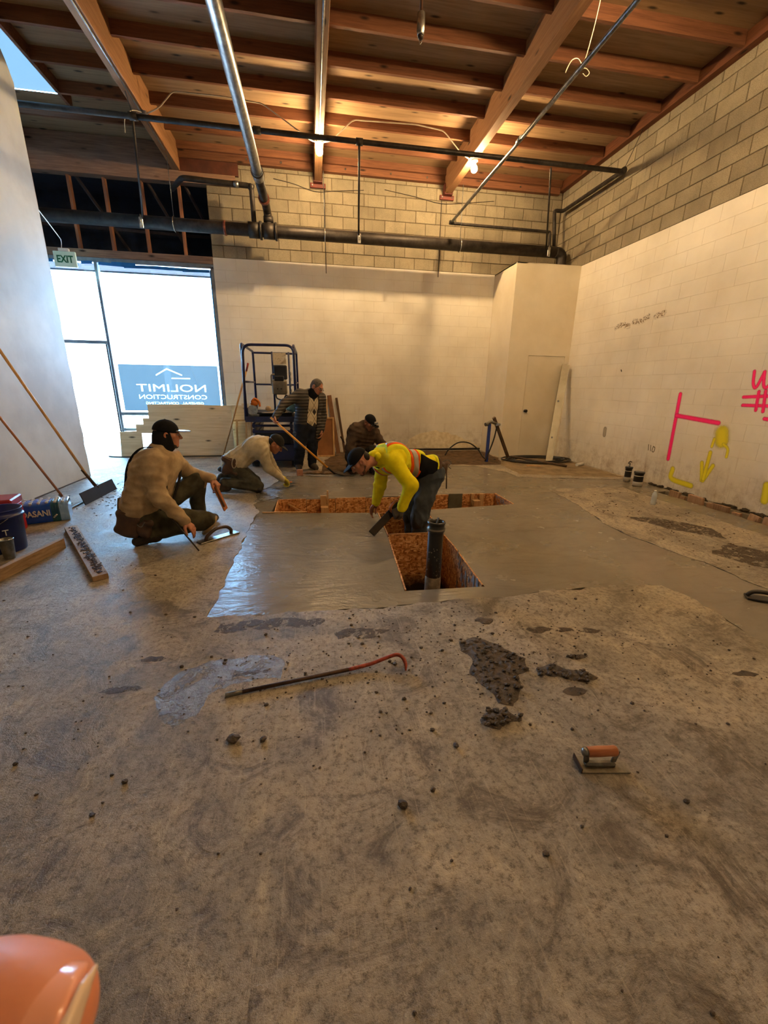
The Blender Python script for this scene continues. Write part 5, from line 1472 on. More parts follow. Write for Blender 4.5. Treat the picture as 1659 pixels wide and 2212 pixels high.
def field(prims, h, pad=.03, cut=None, fold=0.0, seed=0):
    """smooth union of tapered capsules 'c' (a, b, ra, rb, k), ellipsoids 'e' (c, radii, 3x3 axes rows, k); '-e' carves"""
    lo, hi = V(9e9, 9e9, 9e9), V(-9e9, -9e9, -9e9)
    for p in prims:
        if p[0] == 'c': pts, r = [p[1], p[2]], max(p[3], p[4])
        elif p[0] == 'e': pts, r = [p[1]], max(p[2])
        else: continue
        for q in pts:
            lo = np.minimum(lo, np.asarray(q) - r); hi = np.maximum(hi, np.asarray(q) + r)
    lo -= pad; hi += pad
    n = np.ceil((hi - lo) / h).astype(int) + 1
    F = np.full(n, .05, np.float32)
    ax = [lo[i] + h * np.arange(n[i]) for i in range(3)]
    for p in prims:
        if p[0] == 'c':
            a, b, ra, rb, k = np.asarray(p[1]), np.asarray(p[2]), p[3], p[4], p[5]
            m = max(ra, rb) + .045 + k
            l, u = np.minimum(a, b) - m, np.maximum(a, b) + m
        else:
            c, rad, axes, k = np.asarray(p[1]), np.asarray(p[2]), np.asarray(p[3]), p[4]
            m = max(rad) + .045 + k
            l, u = c - m, c + m
        i0 = np.clip(np.floor((l - lo) / h).astype(int), 0, n - 1); i1 = np.clip(np.ceil((u - lo) / h).astype(int) + 1, 1, n)
        X = ax[0][i0[0]:i1[0], None, None]; Y = ax[1][None, i0[1]:i1[1], None]; Z = ax[2][None, None, i0[2]:i1[2]]
        if p[0] == 'c':
            d = b - a; L2 = max(d @ d, 1e-12)
            t = np.clip(((X - a[0]) * d[0] + (Y - a[1]) * d[1] + (Z - a[2]) * d[2]) / L2, 0, 1)
            D = np.sqrt((X - a[0] - t * d[0]) ** 2 + (Y - a[1] - t * d[1]) ** 2 + (Z - a[2] - t * d[2]) ** 2) - (ra + (rb - ra) * t)
        else:
            q = [((X - c[0]) * axes[i][0] + (Y - c[1]) * axes[i][1] + (Z - c[2]) * axes[i][2]) / rad[i] for i in range(3)]
            k0 = np.sqrt(q[0] ** 2 + q[1] ** 2 + q[2] ** 2)
            k1 = np.sqrt((q[0] / rad[0]) ** 2 + (q[1] / rad[1]) ** 2 + (q[2] / rad[2]) ** 2)
            D = k0 * (k0 - 1) / np.maximum(k1, 1e-9)
        S = F[i0[0]:i1[0], i0[1]:i1[1], i0[2]:i1[2]]
        if p[0] == '-e':
            hh = np.clip(.5 - .5 * (S + D) / k, 0, 1)
            S[...] = S * (1 - hh) + (-D) * hh + k * hh * (1 - hh)
        else:
            hh = np.clip(.5 + .5 * (S - D) / k, 0, 1)
            S[...] = S * (1 - hh) + D * hh - k * hh * (1 - hh)
    X, Y, Z = ax[0][:, None, None], ax[1][None, :, None], ax[2][None, None, :]
    if fold:
        g = np.random.default_rng(seed + 3)
        w = 0
        for i in range(4):
            dd = unit(g.normal(size=3) * np.array((1, 1, 1.3))) * g.uniform(22, 58); d2 = unit(g.normal(size=3)) * g.uniform(6, 11); d3 = unit(g.normal(size=3)) * g.uniform(5, 10)
            ph = X * dd[0] + Y * dd[1] + Z * dd[2] + 1.8 * np.sin(X * d2[0] + Y * d2[1] + Z * d2[2]) + g.uniform(0, 6)
            w = w + (1 - np.sqrt(np.sin(ph) ** 2 + .02)) * (.55 + .45 * np.sin(X * d3[0] + Y * d3[1] + Z * d3[2] + i * 1.7))
        F -= (fold * .75 * w).astype(np.float32)
    if cut is not None:
        F = np.maximum(F, cut(X, Y, Z).astype(np.float32))
    return F, lo, h

def nets(F, lo, h):
    """surface nets: quads of the zero level"""
    F = np.pad(F, 1, constant_values=.05); lo = lo - h
    s = F < 0
    c = [s[:-1, :-1, :-1], s[1:, :-1, :-1], s[:-1, 1:, :-1], s[1:, 1:, :-1], s[:-1, :-1, 1:], s[1:, :-1, 1:], s[:-1, 1:, 1:], s[1:, 1:, 1:]]
    tot = sum(x.astype(np.int8) for x in c)
    act = (tot > 0) & (tot < 8)
    I = np.argwhere(act)
    idx = np.full(act.shape, -1, np.int32); idx[act] = np.arange(len(I))
    val = np.stack([F[I[:, 0] + (q & 1), I[:, 1] + ((q >> 1) & 1), I[:, 2] + ((q >> 2) & 1)] for q in range(8)], 1)
    P = np.zeros((len(I), 3)); cnt = np.zeros(len(I))
    for a in range(8):
        for b in (1, 2, 4):
            if a & b: continue
            q = a | b
            va, vb = val[:, a], val[:, q]
            m = (va < 0) != (vb < 0)
            t = np.where(m, va / np.where(np.abs(va - vb) < 1e-9, 1e-9, va - vb), 0)
            pa = np.array([a & 1, (a >> 1) & 1, (a >> 2) & 1], float); db = np.array([b & 1, (b >> 1) & 1, (b >> 2) & 1], float)
            P += np.where(m[:, None], pa + t[:, None] * db, 0); cnt += m
    P = (I + P / cnt[:, None]) * h + lo
    Q = []
    for d in range(3):
        e1, e2 = [(1, 2), (2, 0), (0, 1)][d]
        sl0 = [slice(None)] * 3; sl1 = [slice(None)] * 3
        sl0[d] = slice(0, -1); sl1[d] = slice(1, None)
        E = s[tuple(sl0)] != s[tuple(sl1)]
        K = np.argwhere(E)
        K = K[(K[:, e1] > 0) & (K[:, e2] > 0) & (K[:, e1] < act.shape[e1]) & (K[:, e2] < act.shape[e2])]
        o1 = np.zeros(3, int); o1[e1] = 1
        o2 = np.zeros(3, int); o2[e2] = 1
        q = [idx[tuple((K - o1 - o2).T)], idx[tuple((K - o2).T)], idx[tuple(K.T)], idx[tuple((K - o1).T)]]
        q = np.stack(q, 1)
        ins = s[tuple(K.T)]
        q[~ins] = q[~ins][:, ::-1]
        Q.append(q)
    Q = np.concatenate(Q)
    return P, Q[(Q >= 0).all(1)]

def sdf_obj(name, prims, mat, parent, h=.008, cut=None, fold=0.0, seed=0, relax=None, label=None):
    if relax is None: relax = 3 if fold else 1
    P, Q = nets(*field(prims, h, cut=cut, fold=fold, seed=seed))
    for _ in range(relax):
        A = np.zeros_like(P); n = np.zeros(len(P))
        for a, b in ((0, 1), (1, 2), (2, 3), (3, 0)):
            np.add.at(A, Q[:, a], P[Q[:, b]]); np.add.at(n, Q[:, a], 1)
            np.add.at(A, Q[:, b], P[Q[:, a]]); np.add.at(n, Q[:, b], 1)
        P = P * .5 + .5 * A / np.maximum(n, 1)[:, None]
    off = np.array(wloc(parent)) if parent is not None else 0
    P = P - off
    me = bpy.data.meshes.new(name)
    me.vertices.add(len(P)); me.vertices.foreach_set('co', P.astype(np.float32).ravel())
    me.loops.add(len(Q) * 4); me.loops.foreach_set('vertex_index', Q.astype(np.int32).ravel())
    me.polygons.add(len(Q)); me.polygons.foreach_set('loop_start', np.arange(0, len(Q) * 4, 4, dtype=np.int32))
    me.polygons.foreach_set('loop_total', np.full(len(Q), 4, np.int32))
    me.polygons.foreach_set('use_smooth', np.ones(len(Q), bool))
    me.update(calc_edges=True); me.validate()
    me.materials.append(mat)
    o = bpy.data.objects.new(name, me); COL.objects.link(o)
    if parent is not None: o.parent = parent
    if label: o['label'] = label
    return o

def skin_mat(name, c):
    t = NT(name)
    v = t.pos()
    col = t.ramp(t.noise(v, 18, 4, .6), [(.3, lin(tuple(x * .86 for x in c))), (.7, lin(c))])
    t.set(col, .5, 0, .4)
    t.b.inputs['Subsurface Weight'].default_value = .08
    t.b.inputs['Subsurface Radius'].default_value = (.01, .004, .002)
    t.bump(t.noise(v, 260, 2, .5), .12, .002)
    return t.m
def cloth_mat(name, c, c2=None, scale=9, rough=.88, weave=.25):
    return M(name, c, c2 or tuple(x * .78 for x in c), scale=scale, rough=rough, spec=.15, bump=weave, bscale=220, bdist=.002)

def hand_prims(w, d, n, side, curl=(.5, .7, .5), spread=.10, thumb=.5, s=1.0, fat=0.0, thumb_in=.3):
    """five fingers: w wrist, d pointing to the knuckles, n the way the palm faces, side = +1 when the thumb is on d x n"""
    d = unit(d); n = unit(np.asarray(n) - d * (np.asarray(n) @ d)); e = np.cross(d, n) * side
    P = []
    k = .012
    kn = [w + d * .088 * s + e * o * s for o in (.030, .010, -.010, -.029)]
    for q in kn: P.append(('c', w + (q - w) * .18, q, .0165 * s + fat, .0115 * s + fat, k))
    P.append(('c', w - d * .03, w + d * .02 * s, .026 * s + fat, .022 * s + fat, .02))
    ln = ((.042, .026, .020), (.046, .029, .021), (.043, .027, .021), (.034, .021, .018))
    for i, q in enumerate(kn):
        dir_ = unit(d + e * spread * (1.5 - i) * .67); p = q; ang = 0
        r = (.0098, .0102, .0096, .0085)[i] * s + fat
        for j in range(3):
            ang += curl[j] * (1 + .10 * i)
            nd = unit(dir_ * math.cos(ang) + n * math.sin(ang))
            p2 = p + nd * ln[i][j] * s
            P.append(('c', p, p2, r * (1 - .07 * j), r * (.95 - .08 * j), .0035 if j == 0 else .003))
            p = p2
    t0 = w + d * .022 * s + e * .022 * s
    t1 = t0 + unit(d * .62 + e * .72 + n * thumb_in) * .042 * s
    t2 = t1 + unit(d * .85 + e * (.55 - .6 * thumb) + n * (.2 + .5 * thumb)) * .034 * s
    t3 = t2 + unit(d * .9 + e * (.3 - .8 * thumb) + n * (.2 + .7 * thumb)) * .026 * s
    P += [('c', t0, t1, .0165 * s + fat, .0135 * s + fat, .012), ('c', t1, t2, .0125 * s + fat, .0115 * s + fat, .004), ('c', t2, t3, .0112 * s + fat, .0092 * s + fat, .003)]
    return P

def head_axes(f, u):
    f = unit(f); u = unit(np.asarray(u) - f * (np.asarray(u) @ f)); s = np.cross(f, u)
    return s, f, u
def head_prims(c, f, u, neck, sc=1.0, beard=False):
    s, f, u = head_axes(f, u); A = (s, f, u); c = np.asarray(c, float)
    q = lambda a, b, d: c + (s * a + f * b + u * d) * sc
    P = [('e', q(0, -.012, .028), V(.076, .096, .092) * sc, A, .02),
         ('e', q(0, .028, -.045), V(.060, .066, .074) * sc, A, .03),
         ('e', q(0, .062, -.092), V(.030, .026, .024) * sc, A, .025),
         ('c', q(-.034, .080, .026), q(.034, .080, .026), .013 * sc, .013 * sc, .018),
         ('c', q(-.05, .05, -.012), q(.05, .05, -.012), .022 * sc, .022 * sc, .02),
         ('c', q(0, .092, .016), q(0, .112, -.026), .0085 * sc, .0135 * sc, .008),
         ('c', q(-.012, .098, -.030), q(.012, .098, -.030), .0085 * sc, .0085 * sc, .006),
         ('c', q(-.018, .084, -.056), q(.018, .084, -.056), .009 * sc, .009 * sc, .006),
         ('c', q(-.015, .082, -.068), q(.015, .082, -.068), .009 * sc, .009 * sc, .006),
         ('-e', q(-.031, .104, .006), V(.018, .016, .011) * sc, A, .008), ('-e', q(.031, .104, .006), V(.018, .016, .011) * sc, A, .008),
         ('-e', q(0, .100, -.062), V(.022, .010, .0022) * sc, A, .003)]
    for sd in (-1, 1):
        P += [('e', q(sd * .080, -.008, -.010), V(.014, .026, .038) * sc, A, .004), ('-e', q(sd * .086, -.002, -.004), V(.006, .012, .018) * sc, A, .006)]
    P.append(('c', np.asarray(neck, float), q(0, -.018, -.055), .060, .053, .03))
    return P, q

def cap_parts(c, f, u, parent, mat, sc=1.0, visor=.075, visor_mat=None, tilt=0.0, label=None):
    s, f, u = head_axes(f, u); A = (s, f, u); c = np.asarray(c, float)
    q = lambda a, b, d: c + (s * a + f * b + u * d) * sc
    base = q(0, 0, .028); nn = unit(u + f * .12)
    cut = lambda X, Y, Z: -((X - base[0]) * nn[0] + (Y - base[1]) * nn[1] + (Z - base[2]) * nn[2])
    o = sdf_obj('cap', [('e', q(0, -.010, .036), V(.086, .107, .098) * sc, A, .02), ('c', q(0, -.01, .128), q(0, -.01, .134), .008, .006, .006)], mat, parent, .006, cut)
    vf = unit(f + u * tilt); vu = unit(u - vf * (u @ vf)); B = (s, vf, vu)
    vc = q(0, .112, .036)
    cut2 = lambda X, Y, Z: -((X - q(0, .07, 0)[0]) * f[0] + (Y - q(0, .07, 0)[1]) * f[1] + (Z - q(0, .07, 0)[2]) * f[2])
    v = sdf_obj('visor', [('e', vc, V(.078, visor, .0085) * sc, B, .01)], visor_mat or mat, o, .005, cut2)
    return o
def eyes(q, parent, sc=1.0):
    me_ = bpy.data.materials.get('eye_dark') or M('eye_dark', (40, 28, 22), rough=.2)
    mw = bpy.data.materials.get('eye_white') or M('eye_white', (214, 206, 196), rough=.25)
    for sd in (-1, 1):
        MB().ico(tuple(q(sd * .031, .0835, .006)), .0105 * sc, 2).obj('eye', mw, parent)
        MB().ico(tuple(q(sd * .031, .0905, .006)), .0055 * sc, 2).obj('iris', me_, parent)
def brows(q, parent, mat):
    for sd in (-1, 1):
        MB().tube([q(sd * .014, .096, .027), q(sd * .032, .096, .032), q(sd * .05, .084, .026)], .0042, 6).obj('eyebrow', mat, parent)

def torso_frame(J):
    up = unit(J['neck'] - J['pelvis']); r = J['shR'] - J['shL']; r = unit(r - up * (r @ up)); fr = np.cross(up, r)
    return r, fr, up
def torso_prims(J, g=0.0, belly=.0, k=.06):
    r, fr, up = torso_frame(J)
    ch, pv, nk = J['chest'], J['pelvis'], J['neck']
    mid = ch * .5 + pv * .5
    shc = (J['shR'] + J['shL']) / 2
    return [('c', J['shL'] * .80 + shc * .20, J['shR'] * .80 + shc * .20, .066 + g, .066 + g, k),
            ('c', ch - r * .085 + up * .03, ch + r * .085 + up * .03, .108 + g, .108 + g, k),
            ('c', ch + up * .10 - r * .06, ch + up * .10 + r * .06, .088 + g, .088 + g, k),
            ('c', mid - r * .075 + fr * belly, mid + r * .075 + fr * belly, .105 + g, .105 + g, k),
            ('c', pv - r * .075 + up * .03, pv + r * .075 + up * .03, .112 + g, .112 + g, k),
            ('c', nk - up * .03, nk + up * .02, .065 + g, .056 + g, .04)]
def limb(a, b, c, r0, r1, r2, r3, k=.03, k0=.045):
    m = b
    return [('c', a, b, r0, r1, k0), ('c', b, c, r2, r3, k)]
def arm_prims(J, sd, g=0.0):
    return limb(J['sh' + sd], J['el' + sd], J['wr' + sd], .056 + g, .044 + g, .043 + g, .029 + g * .8)
def leg_prims(J, sd, g=0.0):
    return limb(J['hip' + sd], J['kn' + sd], J['an' + sd], .090 + g, .060 + g, .058 + g, .042 + g, .03, .05)
def foot_prims(an, toe, g=0.0):
    an, toe = np.asarray(an, float), np.asarray(toe, float); d = unit(toe - an)
    heel = an - d * .045; heel[2] = min(heel[2], toe[2] + .03 if abs(an[2] - toe[2]) < .12 else heel[2])
    return [('c', an, heel * .6 + an * .4 - V(0, 0, .02), .044 + g, .040 + g, .02), ('c', heel, toe, .038 + g, .034 + g, .03), ('c', an, toe * .55 + an * .45, .045 + g, .038 + g, .03)]

def person(J, label, skin, feet, hands, face, up, head_sc=1.0, glove=None, k=0):
    """one continuous body; returns the empty, the head frame and the hand primitives"""
    base = V(J['pelvis'][0], J['pelvis'][1], 0)
    root = empty('person', tuple(base), label, 'person')
    hp, q = head_prims(J['head'], face, up, J['neck'] - unit(J['neck'] - J['pelvis']) * .02, head_sc)
    P = torso_prims(J)
    for s in 'LR':
        P += arm_prims(J, s) + leg_prims(J, s) + foot_prims(J['an' + s], feet[s])
    H = {}
    for s in 'LR':
        H[s] = hand_prims(J['wr' + s], **hands[s])
        P += H[s]
    P += hp
    b = sdf_obj('body', P, skin, root, .0062, relax=1)
    return root, q, H, b

# ---------------------------------------------------------------- materials for the crew
sk_tan = skin_mat('skin_tan', (176, 116, 84)); sk_mid = skin_mat('skin_warm', (190, 128, 98)); sk_dark = skin_mat('skin_brown', (140, 90, 66))
m_capb = cloth_mat('black_cap_cloth', (28, 27, 30), (18, 18, 20)); m_silver = M('grey_visor', (150, 152, 156), (120, 122, 126), rough=.4)
m_tan = cloth_mat('tan_hoodie', (188, 164, 130), (152, 128, 98)); m_tan2 = cloth_mat('oatmeal_shirt', (196, 184, 158), (166, 152, 126))
m_olive = cloth_mat('olive_trousers', (82, 78, 62), (58, 54, 42)); m_jean = cloth_mat('dusty_jeans', (92, 98, 102), (62, 68, 76), scale=5)
m_leather = M('brown_leather', (92, 66, 48), (62, 42, 30), scale=8, rough=.6, bump=.3, bscale=90); m_strap = cloth_mat('dark_strap', (44, 40, 38), (32, 28, 28))
m_boot = M('work_boot', (64, 52, 42), (42, 34, 28), scale=12, rough=.75); m_pad = M('knee_pad', (54, 52, 48), (36, 34, 32), rough=.6); m_padt = M('tan_knee_pad', (170, 142, 102), (140, 112, 78), rough=.8)
m_glove = cloth_mat('grey_glove', (104, 92, 76), (76, 66, 54)); m_glovey = cloth_mat('yellow_glove', (206, 190, 84), (176, 158, 62))
m_stub = M('beard_stubble', (104, 70, 54), (72, 48, 38), scale=120, rough=.8)
m_hair = M('dark_hair', (34, 26, 22), (22, 17, 15), scale=60, rough=.6, bump=.6, bscale=200)
def foot_obj(J, feet, root, mat, g=.010):
    for s in 'LR': sdf_obj('boot', foot_prims(J['an' + s], feet[s], g) + [('c', J['an' + s], J['an' + s] + unit(J['kn' + s] - J['an' + s]) * .09, .048, .050, .02)], mat, root, .007)
def strap(pts, w, th, mat, root, name='strap', nrm=None):
    """flat ribbon through points; nrm per point (outward)"""
    pts = [Vector(p) for p in pts]
    m = MB(); vs = []
    for i, p in enumerate(pts):
        t = (pts[min(i + 1, len(pts) - 1)] - pts[max(i - 1, 0)]).normalized(); n = Vector(nrm[i]).normalized(); s = t.cross(n).normalized()
        for a, b in ((-1, -1), (1, -1), (1, 1), (-1, 1)): vs.append(p + s * (a * w / 2) + n * (b * th / 2))
    fs = []
    for i in range(len(pts) - 1):
        for j in range(4): fs.append((i * 4 + j, i * 4 + (j + 1) % 4, i * 4 + 4 + (j + 1) % 4, i * 4 + 4 + j))
    fs += [(0, 1, 2, 3), tuple(range(len(vs) - 4, len(vs)))]
    return m.add(vs, fs, True).obj(name, mat, root)
def belt(J, root, mat, g=.030, w=.028, at=.06, name='belt'):
    r, fr, upv = torso_frame(J); c = J['pelvis'] + upv * at
    cut = lambda X, Y, Z: np.abs((X - c[0]) * upv[0] + (Y - c[1]) * upv[1] + (Z - c[2]) * upv[2]) - w
    return sdf_obj(name, torso_prims(J, g), mat, root, .007, cut)
def pouch(c, d, up, out, root, mat, w=.13, h=.17, t=.05, name='pouch'):
    """tool pouch: rounded bag with a rim; c centre, d along the belt, out away from the body"""
    d, up, out = unit(d), unit(up), unit(out)
    o = sdf_obj(name, [('e', c, V(w / 2, h / 2, t), (d, up, out), .01), ('c', c - d * w * .38 - up * h * .32, c + d * w * .38 - up * h * .32, t * .62, t * .62, .03), ('c', c - d * w * .4 + up * h * .3, c + d * w * .4 + up * h * .3, t * .7, t * .7, .03)], mat, root, .008)
    pts = [c + d * w * .5 * math.cos(a) + up * (h * .42) + out * t * .75 * math.sin(a) for a in [2 * math.pi * i / 14 for i in range(14)]]
    MB().tube(pts, .007, 6, closed=True).obj('rim', mat, o)
    return o

# ---------------------------------------------------------------- 1: crouching worker with suspenders
J = {k: np.array(v, float) for k, v in dict(head=(-1.285, 3.98, .955), neck=(-1.365, 3.94, .80), chest=(-1.43, 3.93, .60), pelvis=(-1.535, 3.93, .27),
    shR=(-1.36, 3.755, .755), elR=(-1.33, 3.69, .465), wrR=(-1.165, 3.74, .225), shL=(-1.30, 4.09, .70), elL=(-1.215, 4.29, .53), wrL=(-1.01, 4.22, .50),
    hipR=(-1.49, 3.83, .24), knR=(-1.045, 3.985, .14), anR=(-1.47, 3.80, .09), hipL=(-1.53, 4.02, .25), knL=(-1.155, 4.25, .475), anL=(-1.20, 4.33, .09)).items()}
feet = {'R': V(-1.58, 3.75, .04), 'L': V(-1.06, 4.38, .045)}
hands = {'R': dict(d=V(.13, .03, -.17), n=V(-.2, .3, -.9), side=-1, curl=(.30, .30, .25), s=1.05, thumb=.2), 'L': dict(d=V(.07, -.02, -.075), n=V(-.8, .1, -.6), side=-1, curl=(.75, .8, .5), s=1.05, thumb=.6)}
root, q, H, b = person(J, 'crouching worker in a tan hoodie, dark suspenders and black cap, holding a wood float', sk_mid, feet, hands, V(.95, .30, -.06), V(-.05, 0, 1))
eyes(q, b); brows(q, b, m_hair)
sdf_obj('beard', [('c', q(-.03, .05, -.098), q(.03, .05, -.098), .022, .022, .02), ('c', q(0, .072, -.100), q(0, .076, -.092), .018, .016, .02)], m_hair, b, .006)
cp1 = cap_parts(J['head'], V(.95, .30, -.06), V(-.05, 0, 1), root, m_capb, visor=.085, visor_mat=m_silver)
s_, f_, u_ = head_axes(V(.95, .30, -.06), V(-.05, 0, 1))
def _hoodcut(X, Y, Z):
    c = q(0, .03, 0)
    return ((X - c[0]) * f_[0] + (Y - c[1]) * f_[1] + (Z - c[2]) * f_[2]) + .25 * ((X - c[0]) * u_[0] + (Y - c[1]) * u_[1] + (Z - c[2]) * u_[2])
sdf_obj('neck_hood', [('e', q(0, -.012, -.02), V(.088, .108, .112), (s_, f_, u_), .02), ('c', q(0, -.02, -.07), J['neck'] - V(0, 0, .01), .085, .088, .04)], m_capb, root, .007, _hoodcut, .002)
sdf_obj('hoodie', torso_prims(J, .028, k=.09) + [('c', J['pelvis'] + V(-.0, -.06, .08), J['chest'] + V(0, -.05, -.02), .135, .135, .08), ('c', J['pelvis'] + V(-.0, .06, .08), J['chest'] + V(0, .05, -.02), .135, .135, .08)] + arm_prims(J, 'R', .022) + arm_prims(J, 'L', .022), m_tan, root, .007, None, .010, 1)
sdf_obj('hood_collar', [('c', J['neck'] + V(-.075, -.02, .0), J['neck'] + V(-.02, -.085, .0), .038, .036, .03), ('c', J['neck'] + V(-.02, -.085, .0), J['neck'] + V(.06, -.075, -.05), .036, .028, .03), ('c', J['neck'] + V(-.075, -.02, .0), J['neck'] + V(-.03, .08, .0), .038, .036, .03), ('c', J['neck'] + V(.06, -.075, -.05), J['neck'] + V(.085, -.02, -.10), .028, .024, .03)], m_tan, root, .007, None, .003)
sdf_obj('trousers', leg_prims(J, 'R', .018) + leg_prims(J, 'L', .018) + [('c', J['hipL'], J['hipR'], .118, .118, .05)], m_olive, root, .007, None, .010, 2)
foot_obj(J, feet, root, m_boot)
for kn, sh in (('knL', 'anL'), ('knR', 'anR')):
    dd = unit(J[sh] - J[kn]); 
    o_ = V(.06, .0, -.02) if kn == 'knL' else V(.045, .02, -.05)
    sdf_obj('knee_pad', [('e', J[kn] + o_ + dd * .02, V(.062, .085, .030), (np.cross(dd, unit(o_)), dd, unit(o_)), .01)], m_padt, root, .007)
r1, f1, u1 = torso_frame(J)
def back_pt(t, side): return J['pelvis'] + u1 * t + r1 * side
for sd in (.085, -.085):
    P_s, N_s = [], []
    for t, o_, n_ in ((.05, -.172, -1), (.20, -.176, -1), (.36, -.172, -1), (.48, -.150, -.8), (.575, -.09, -.3), (.612, .0, .1), (.585, .08, .5), (.49, .148, .9), (.36, .176, 1), (.22, .180, 1), (.08, .176, 1)):
        P_s.append(J['pelvis'] + u1 * t + r1 * sd * (1 + .35 * (t > .3)) + f1 * o_); N_s.append(f1 * (1 if o_ > 0 else -1) * abs(n_) + u1 * max(0, 1 - abs(n_)) + f1 * 0)
    strap(spline([tuple(p) for p in P_s], 4), .042, .007, m_strap, root, 'suspender', [tuple(n) for n in [N_s[min(i // 4, len(N_s) - 1)] for i in range(len(spline([tuple(p) for p in P_s], 4)))]])
belt(J, root, m_leather, .030, .030, .03, 'tool_belt')
pouch(J['pelvis'] + r1 * .19 - f1 * .03 - u1 * .09, f1, u1, r1, root, m_leather, .20, .24, .06)
pouch(J['pelvis'] + r1 * .17 + f1 * .10 - u1 * .08, f1 + r1 * .3, u1, r1, root, m_leather, .12, .18, .05)
bx_ = MB().bar(tuple(J['pelvis'] - f1 * .17 + r1 * .12 + u1 * .09), tuple(J['pelvis'] - f1 * .10 + r1 * .16 - u1 * .20), .062, .03, tuple(r1), .004).obj('belt_box', M('dusty_box', (120, 100, 76), (92, 74, 54), scale=10, rough=.85), root)
hk_ = MB().tube(spline([tuple(J['pelvis'] + r1 * .215 + f1 * .03 + u1 * z + f1 * y) for y, z in ((0, .02), (.02, -.05), (.07, -.07), (.09, -.02))], 5), .005, 6).obj('wire_hook', m_steel, root)
wfl = empty('wood_float', (-.93, 4.2, .4), 'wooden hand float held in the crouching worker\'s far hand', 'trowel')
hb = J['wrL'] + unit(V(.07, -.02, -.075)) * .10
MB().bar(tuple(hb + V(-.035, -.02, .02)), tuple(hb + V(.045, .0, -.25)), .075, .014, (1, -.3, .3), .003).obj('blade', m_hand, wfl)
MB().bar(tuple(hb + V(-.025, -.045, .0)), tuple(hb + V(.04, -.03, -.21)), .022, .02, (1, -.3, .3), .004).obj('handle_bar', M('dark_grip_wood', (110, 72, 44), (84, 54, 32), rough=.6), wfl)
jt = empty('jointer_rod', (-1.0, 3.6, 0), 'thin dark rod slanting from the crouching worker\'s belt to the floor', 'rod')
MB().cyl((-1.27, 3.70, .29), (-1.015, 3.545, .004), .009, .006, 8).obj('shaft', M('dark_rod', (54, 46, 40), rough=.5, metal=.3), jt)

# ---------------------------------------------------------------- 2: kneeling worker bending over
J = {k: np.array(v, float) for k, v in dict(head=(-.505, 5.72, .635), neck=(-.645, 5.75, .645), chest=(-.82, 5.75, .555), pelvis=(-1.095, 5.75, .36),
    shR=(-.68, 5.57, .585), elR=(-.60, 5.59, .335), wrR=(-.455, 5.82, .135), shL=(-.68, 5.93, .57), elL=(-.62, 6.08, .31), wrL=(-.52, 6.22, .10),
    hipR=(-1.05, 5.65, .34), knR=(-.77, 5.62, .085), anR=(-1.18, 5.60, .15), hipL=(-1.09, 5.86, .33), knL=(-.85, 5.95, .08), anL=(-1.27, 5.92, .15)).items()}
feet = {'R': V(-1.29, 5.59, .05), 'L': V(-1.38, 5.91, .05)}
hands = {'R': dict(d=V(.055, .06, -.05), n=V(.0, -.3, -.9), side=-1, curl=(.7, .8, .5), s=1.0, thumb=.6, fat=.003), 'L': dict(d=V(.05, .05, -.04), n=V(0, -.1, -.9), side=1, curl=(.5, .5, .4), s=1.0, fat=.003)}
fdir = V(.72, -.12, -.62)
root, q, H, b = person(J, 'kneeling worker in a long-sleeved oatmeal shirt bending over the wet concrete', sk_tan, feet, hands, fdir, V(.55, 0, .8))
eyes(q, b); brows(q, b, m_hair)
cap_parts(J['head'], fdir, V(.55, 0, .8), root, cloth_mat('grey_cap_cloth', (50, 48, 46), (34, 33, 33)), visor=.07)
sdf_obj('hair', [('e', q(0, -.03, .0), V(.080, .082, .07), head_axes(fdir, V(.55, 0, .8)), .01)], m_hair, root, .007)
sdf_obj('shirt', torso_prims(J, .022, k=.09) + arm_prims(J, 'R', .018) + arm_prims(J, 'L', .018), m_tan2, root, .007, None, .009, 4)
sdf_obj('trousers', leg_prims(J, 'R', .018) + leg_prims(J, 'L', .018) + [('c', J['hipL'], J['hipR'], .118, .118, .05)], cloth_mat('grey_green_trousers', (86, 84, 74), (60, 58, 50)), root, .007, None, .010, 5)
foot_obj(J, feet, root, m_boot)
sdf_obj('knee_pad', [('e', J['knR'] + V(.03, -.02, -.03), V(.05, .075, .045), (V(1, 0, 0), V(0, 1, 0), V(0, 0, 1)), .01)], m_pad, root, .007)
sdf_obj('glove', [(*p[:3], p[3] + .0025, p[4] + .0025, p[5]) for p in H['R']], m_glovey, root, .005)
sdf_obj('glove', [(*p[:3], p[3] + .0025, p[4] + .0025, p[5]) for p in H['L']], m_glovey, root, .005)
r2, f2, u2 = torso_frame(J)
belt(J, root, M('worn_belt', (150, 150, 150), (104, 96, 88), rough=.4), .046, .028, .0, 'tool_belt')
pouch(J['pelvis'] + r2 * .19 + u2 * .02 - f2 * .0, u2 * .6 + f2, -f2 + u2 * .5, r2, root, m_leather, .17, .22, .055)
MB().tube([tuple(J['pelvis'] + r2 * .255 + u2 * .10 + (u2 * math.cos(a) * .035 + V(0, 0, 1) * math.sin(a) * .06)) for a in [2 * math.pi * i / 16 for i in range(16)]], .0055, 6, closed=True).obj('hammer_loop', m_conduit, root)
MB().ico(tuple(J['pelvis'] - u2 * .15 + V(0, -.06, .03)), .05, 2, (1, .8, .8)).obj('tape_case', m_pad, root)
hd = J['wrR'] + unit(V(.055, .06, -.05)) * .10
mg = empty('margin_trowel', (-.34, 5.92, 0), 'small trowel in the kneeling worker\'s yellow glove', 'trowel')
MB().cyl(tuple(hd + V(-.03, -.02, -.01)), tuple(hd + V(.07, .04, -.02)), .012, n=8).obj('grip', m_hand, mg)
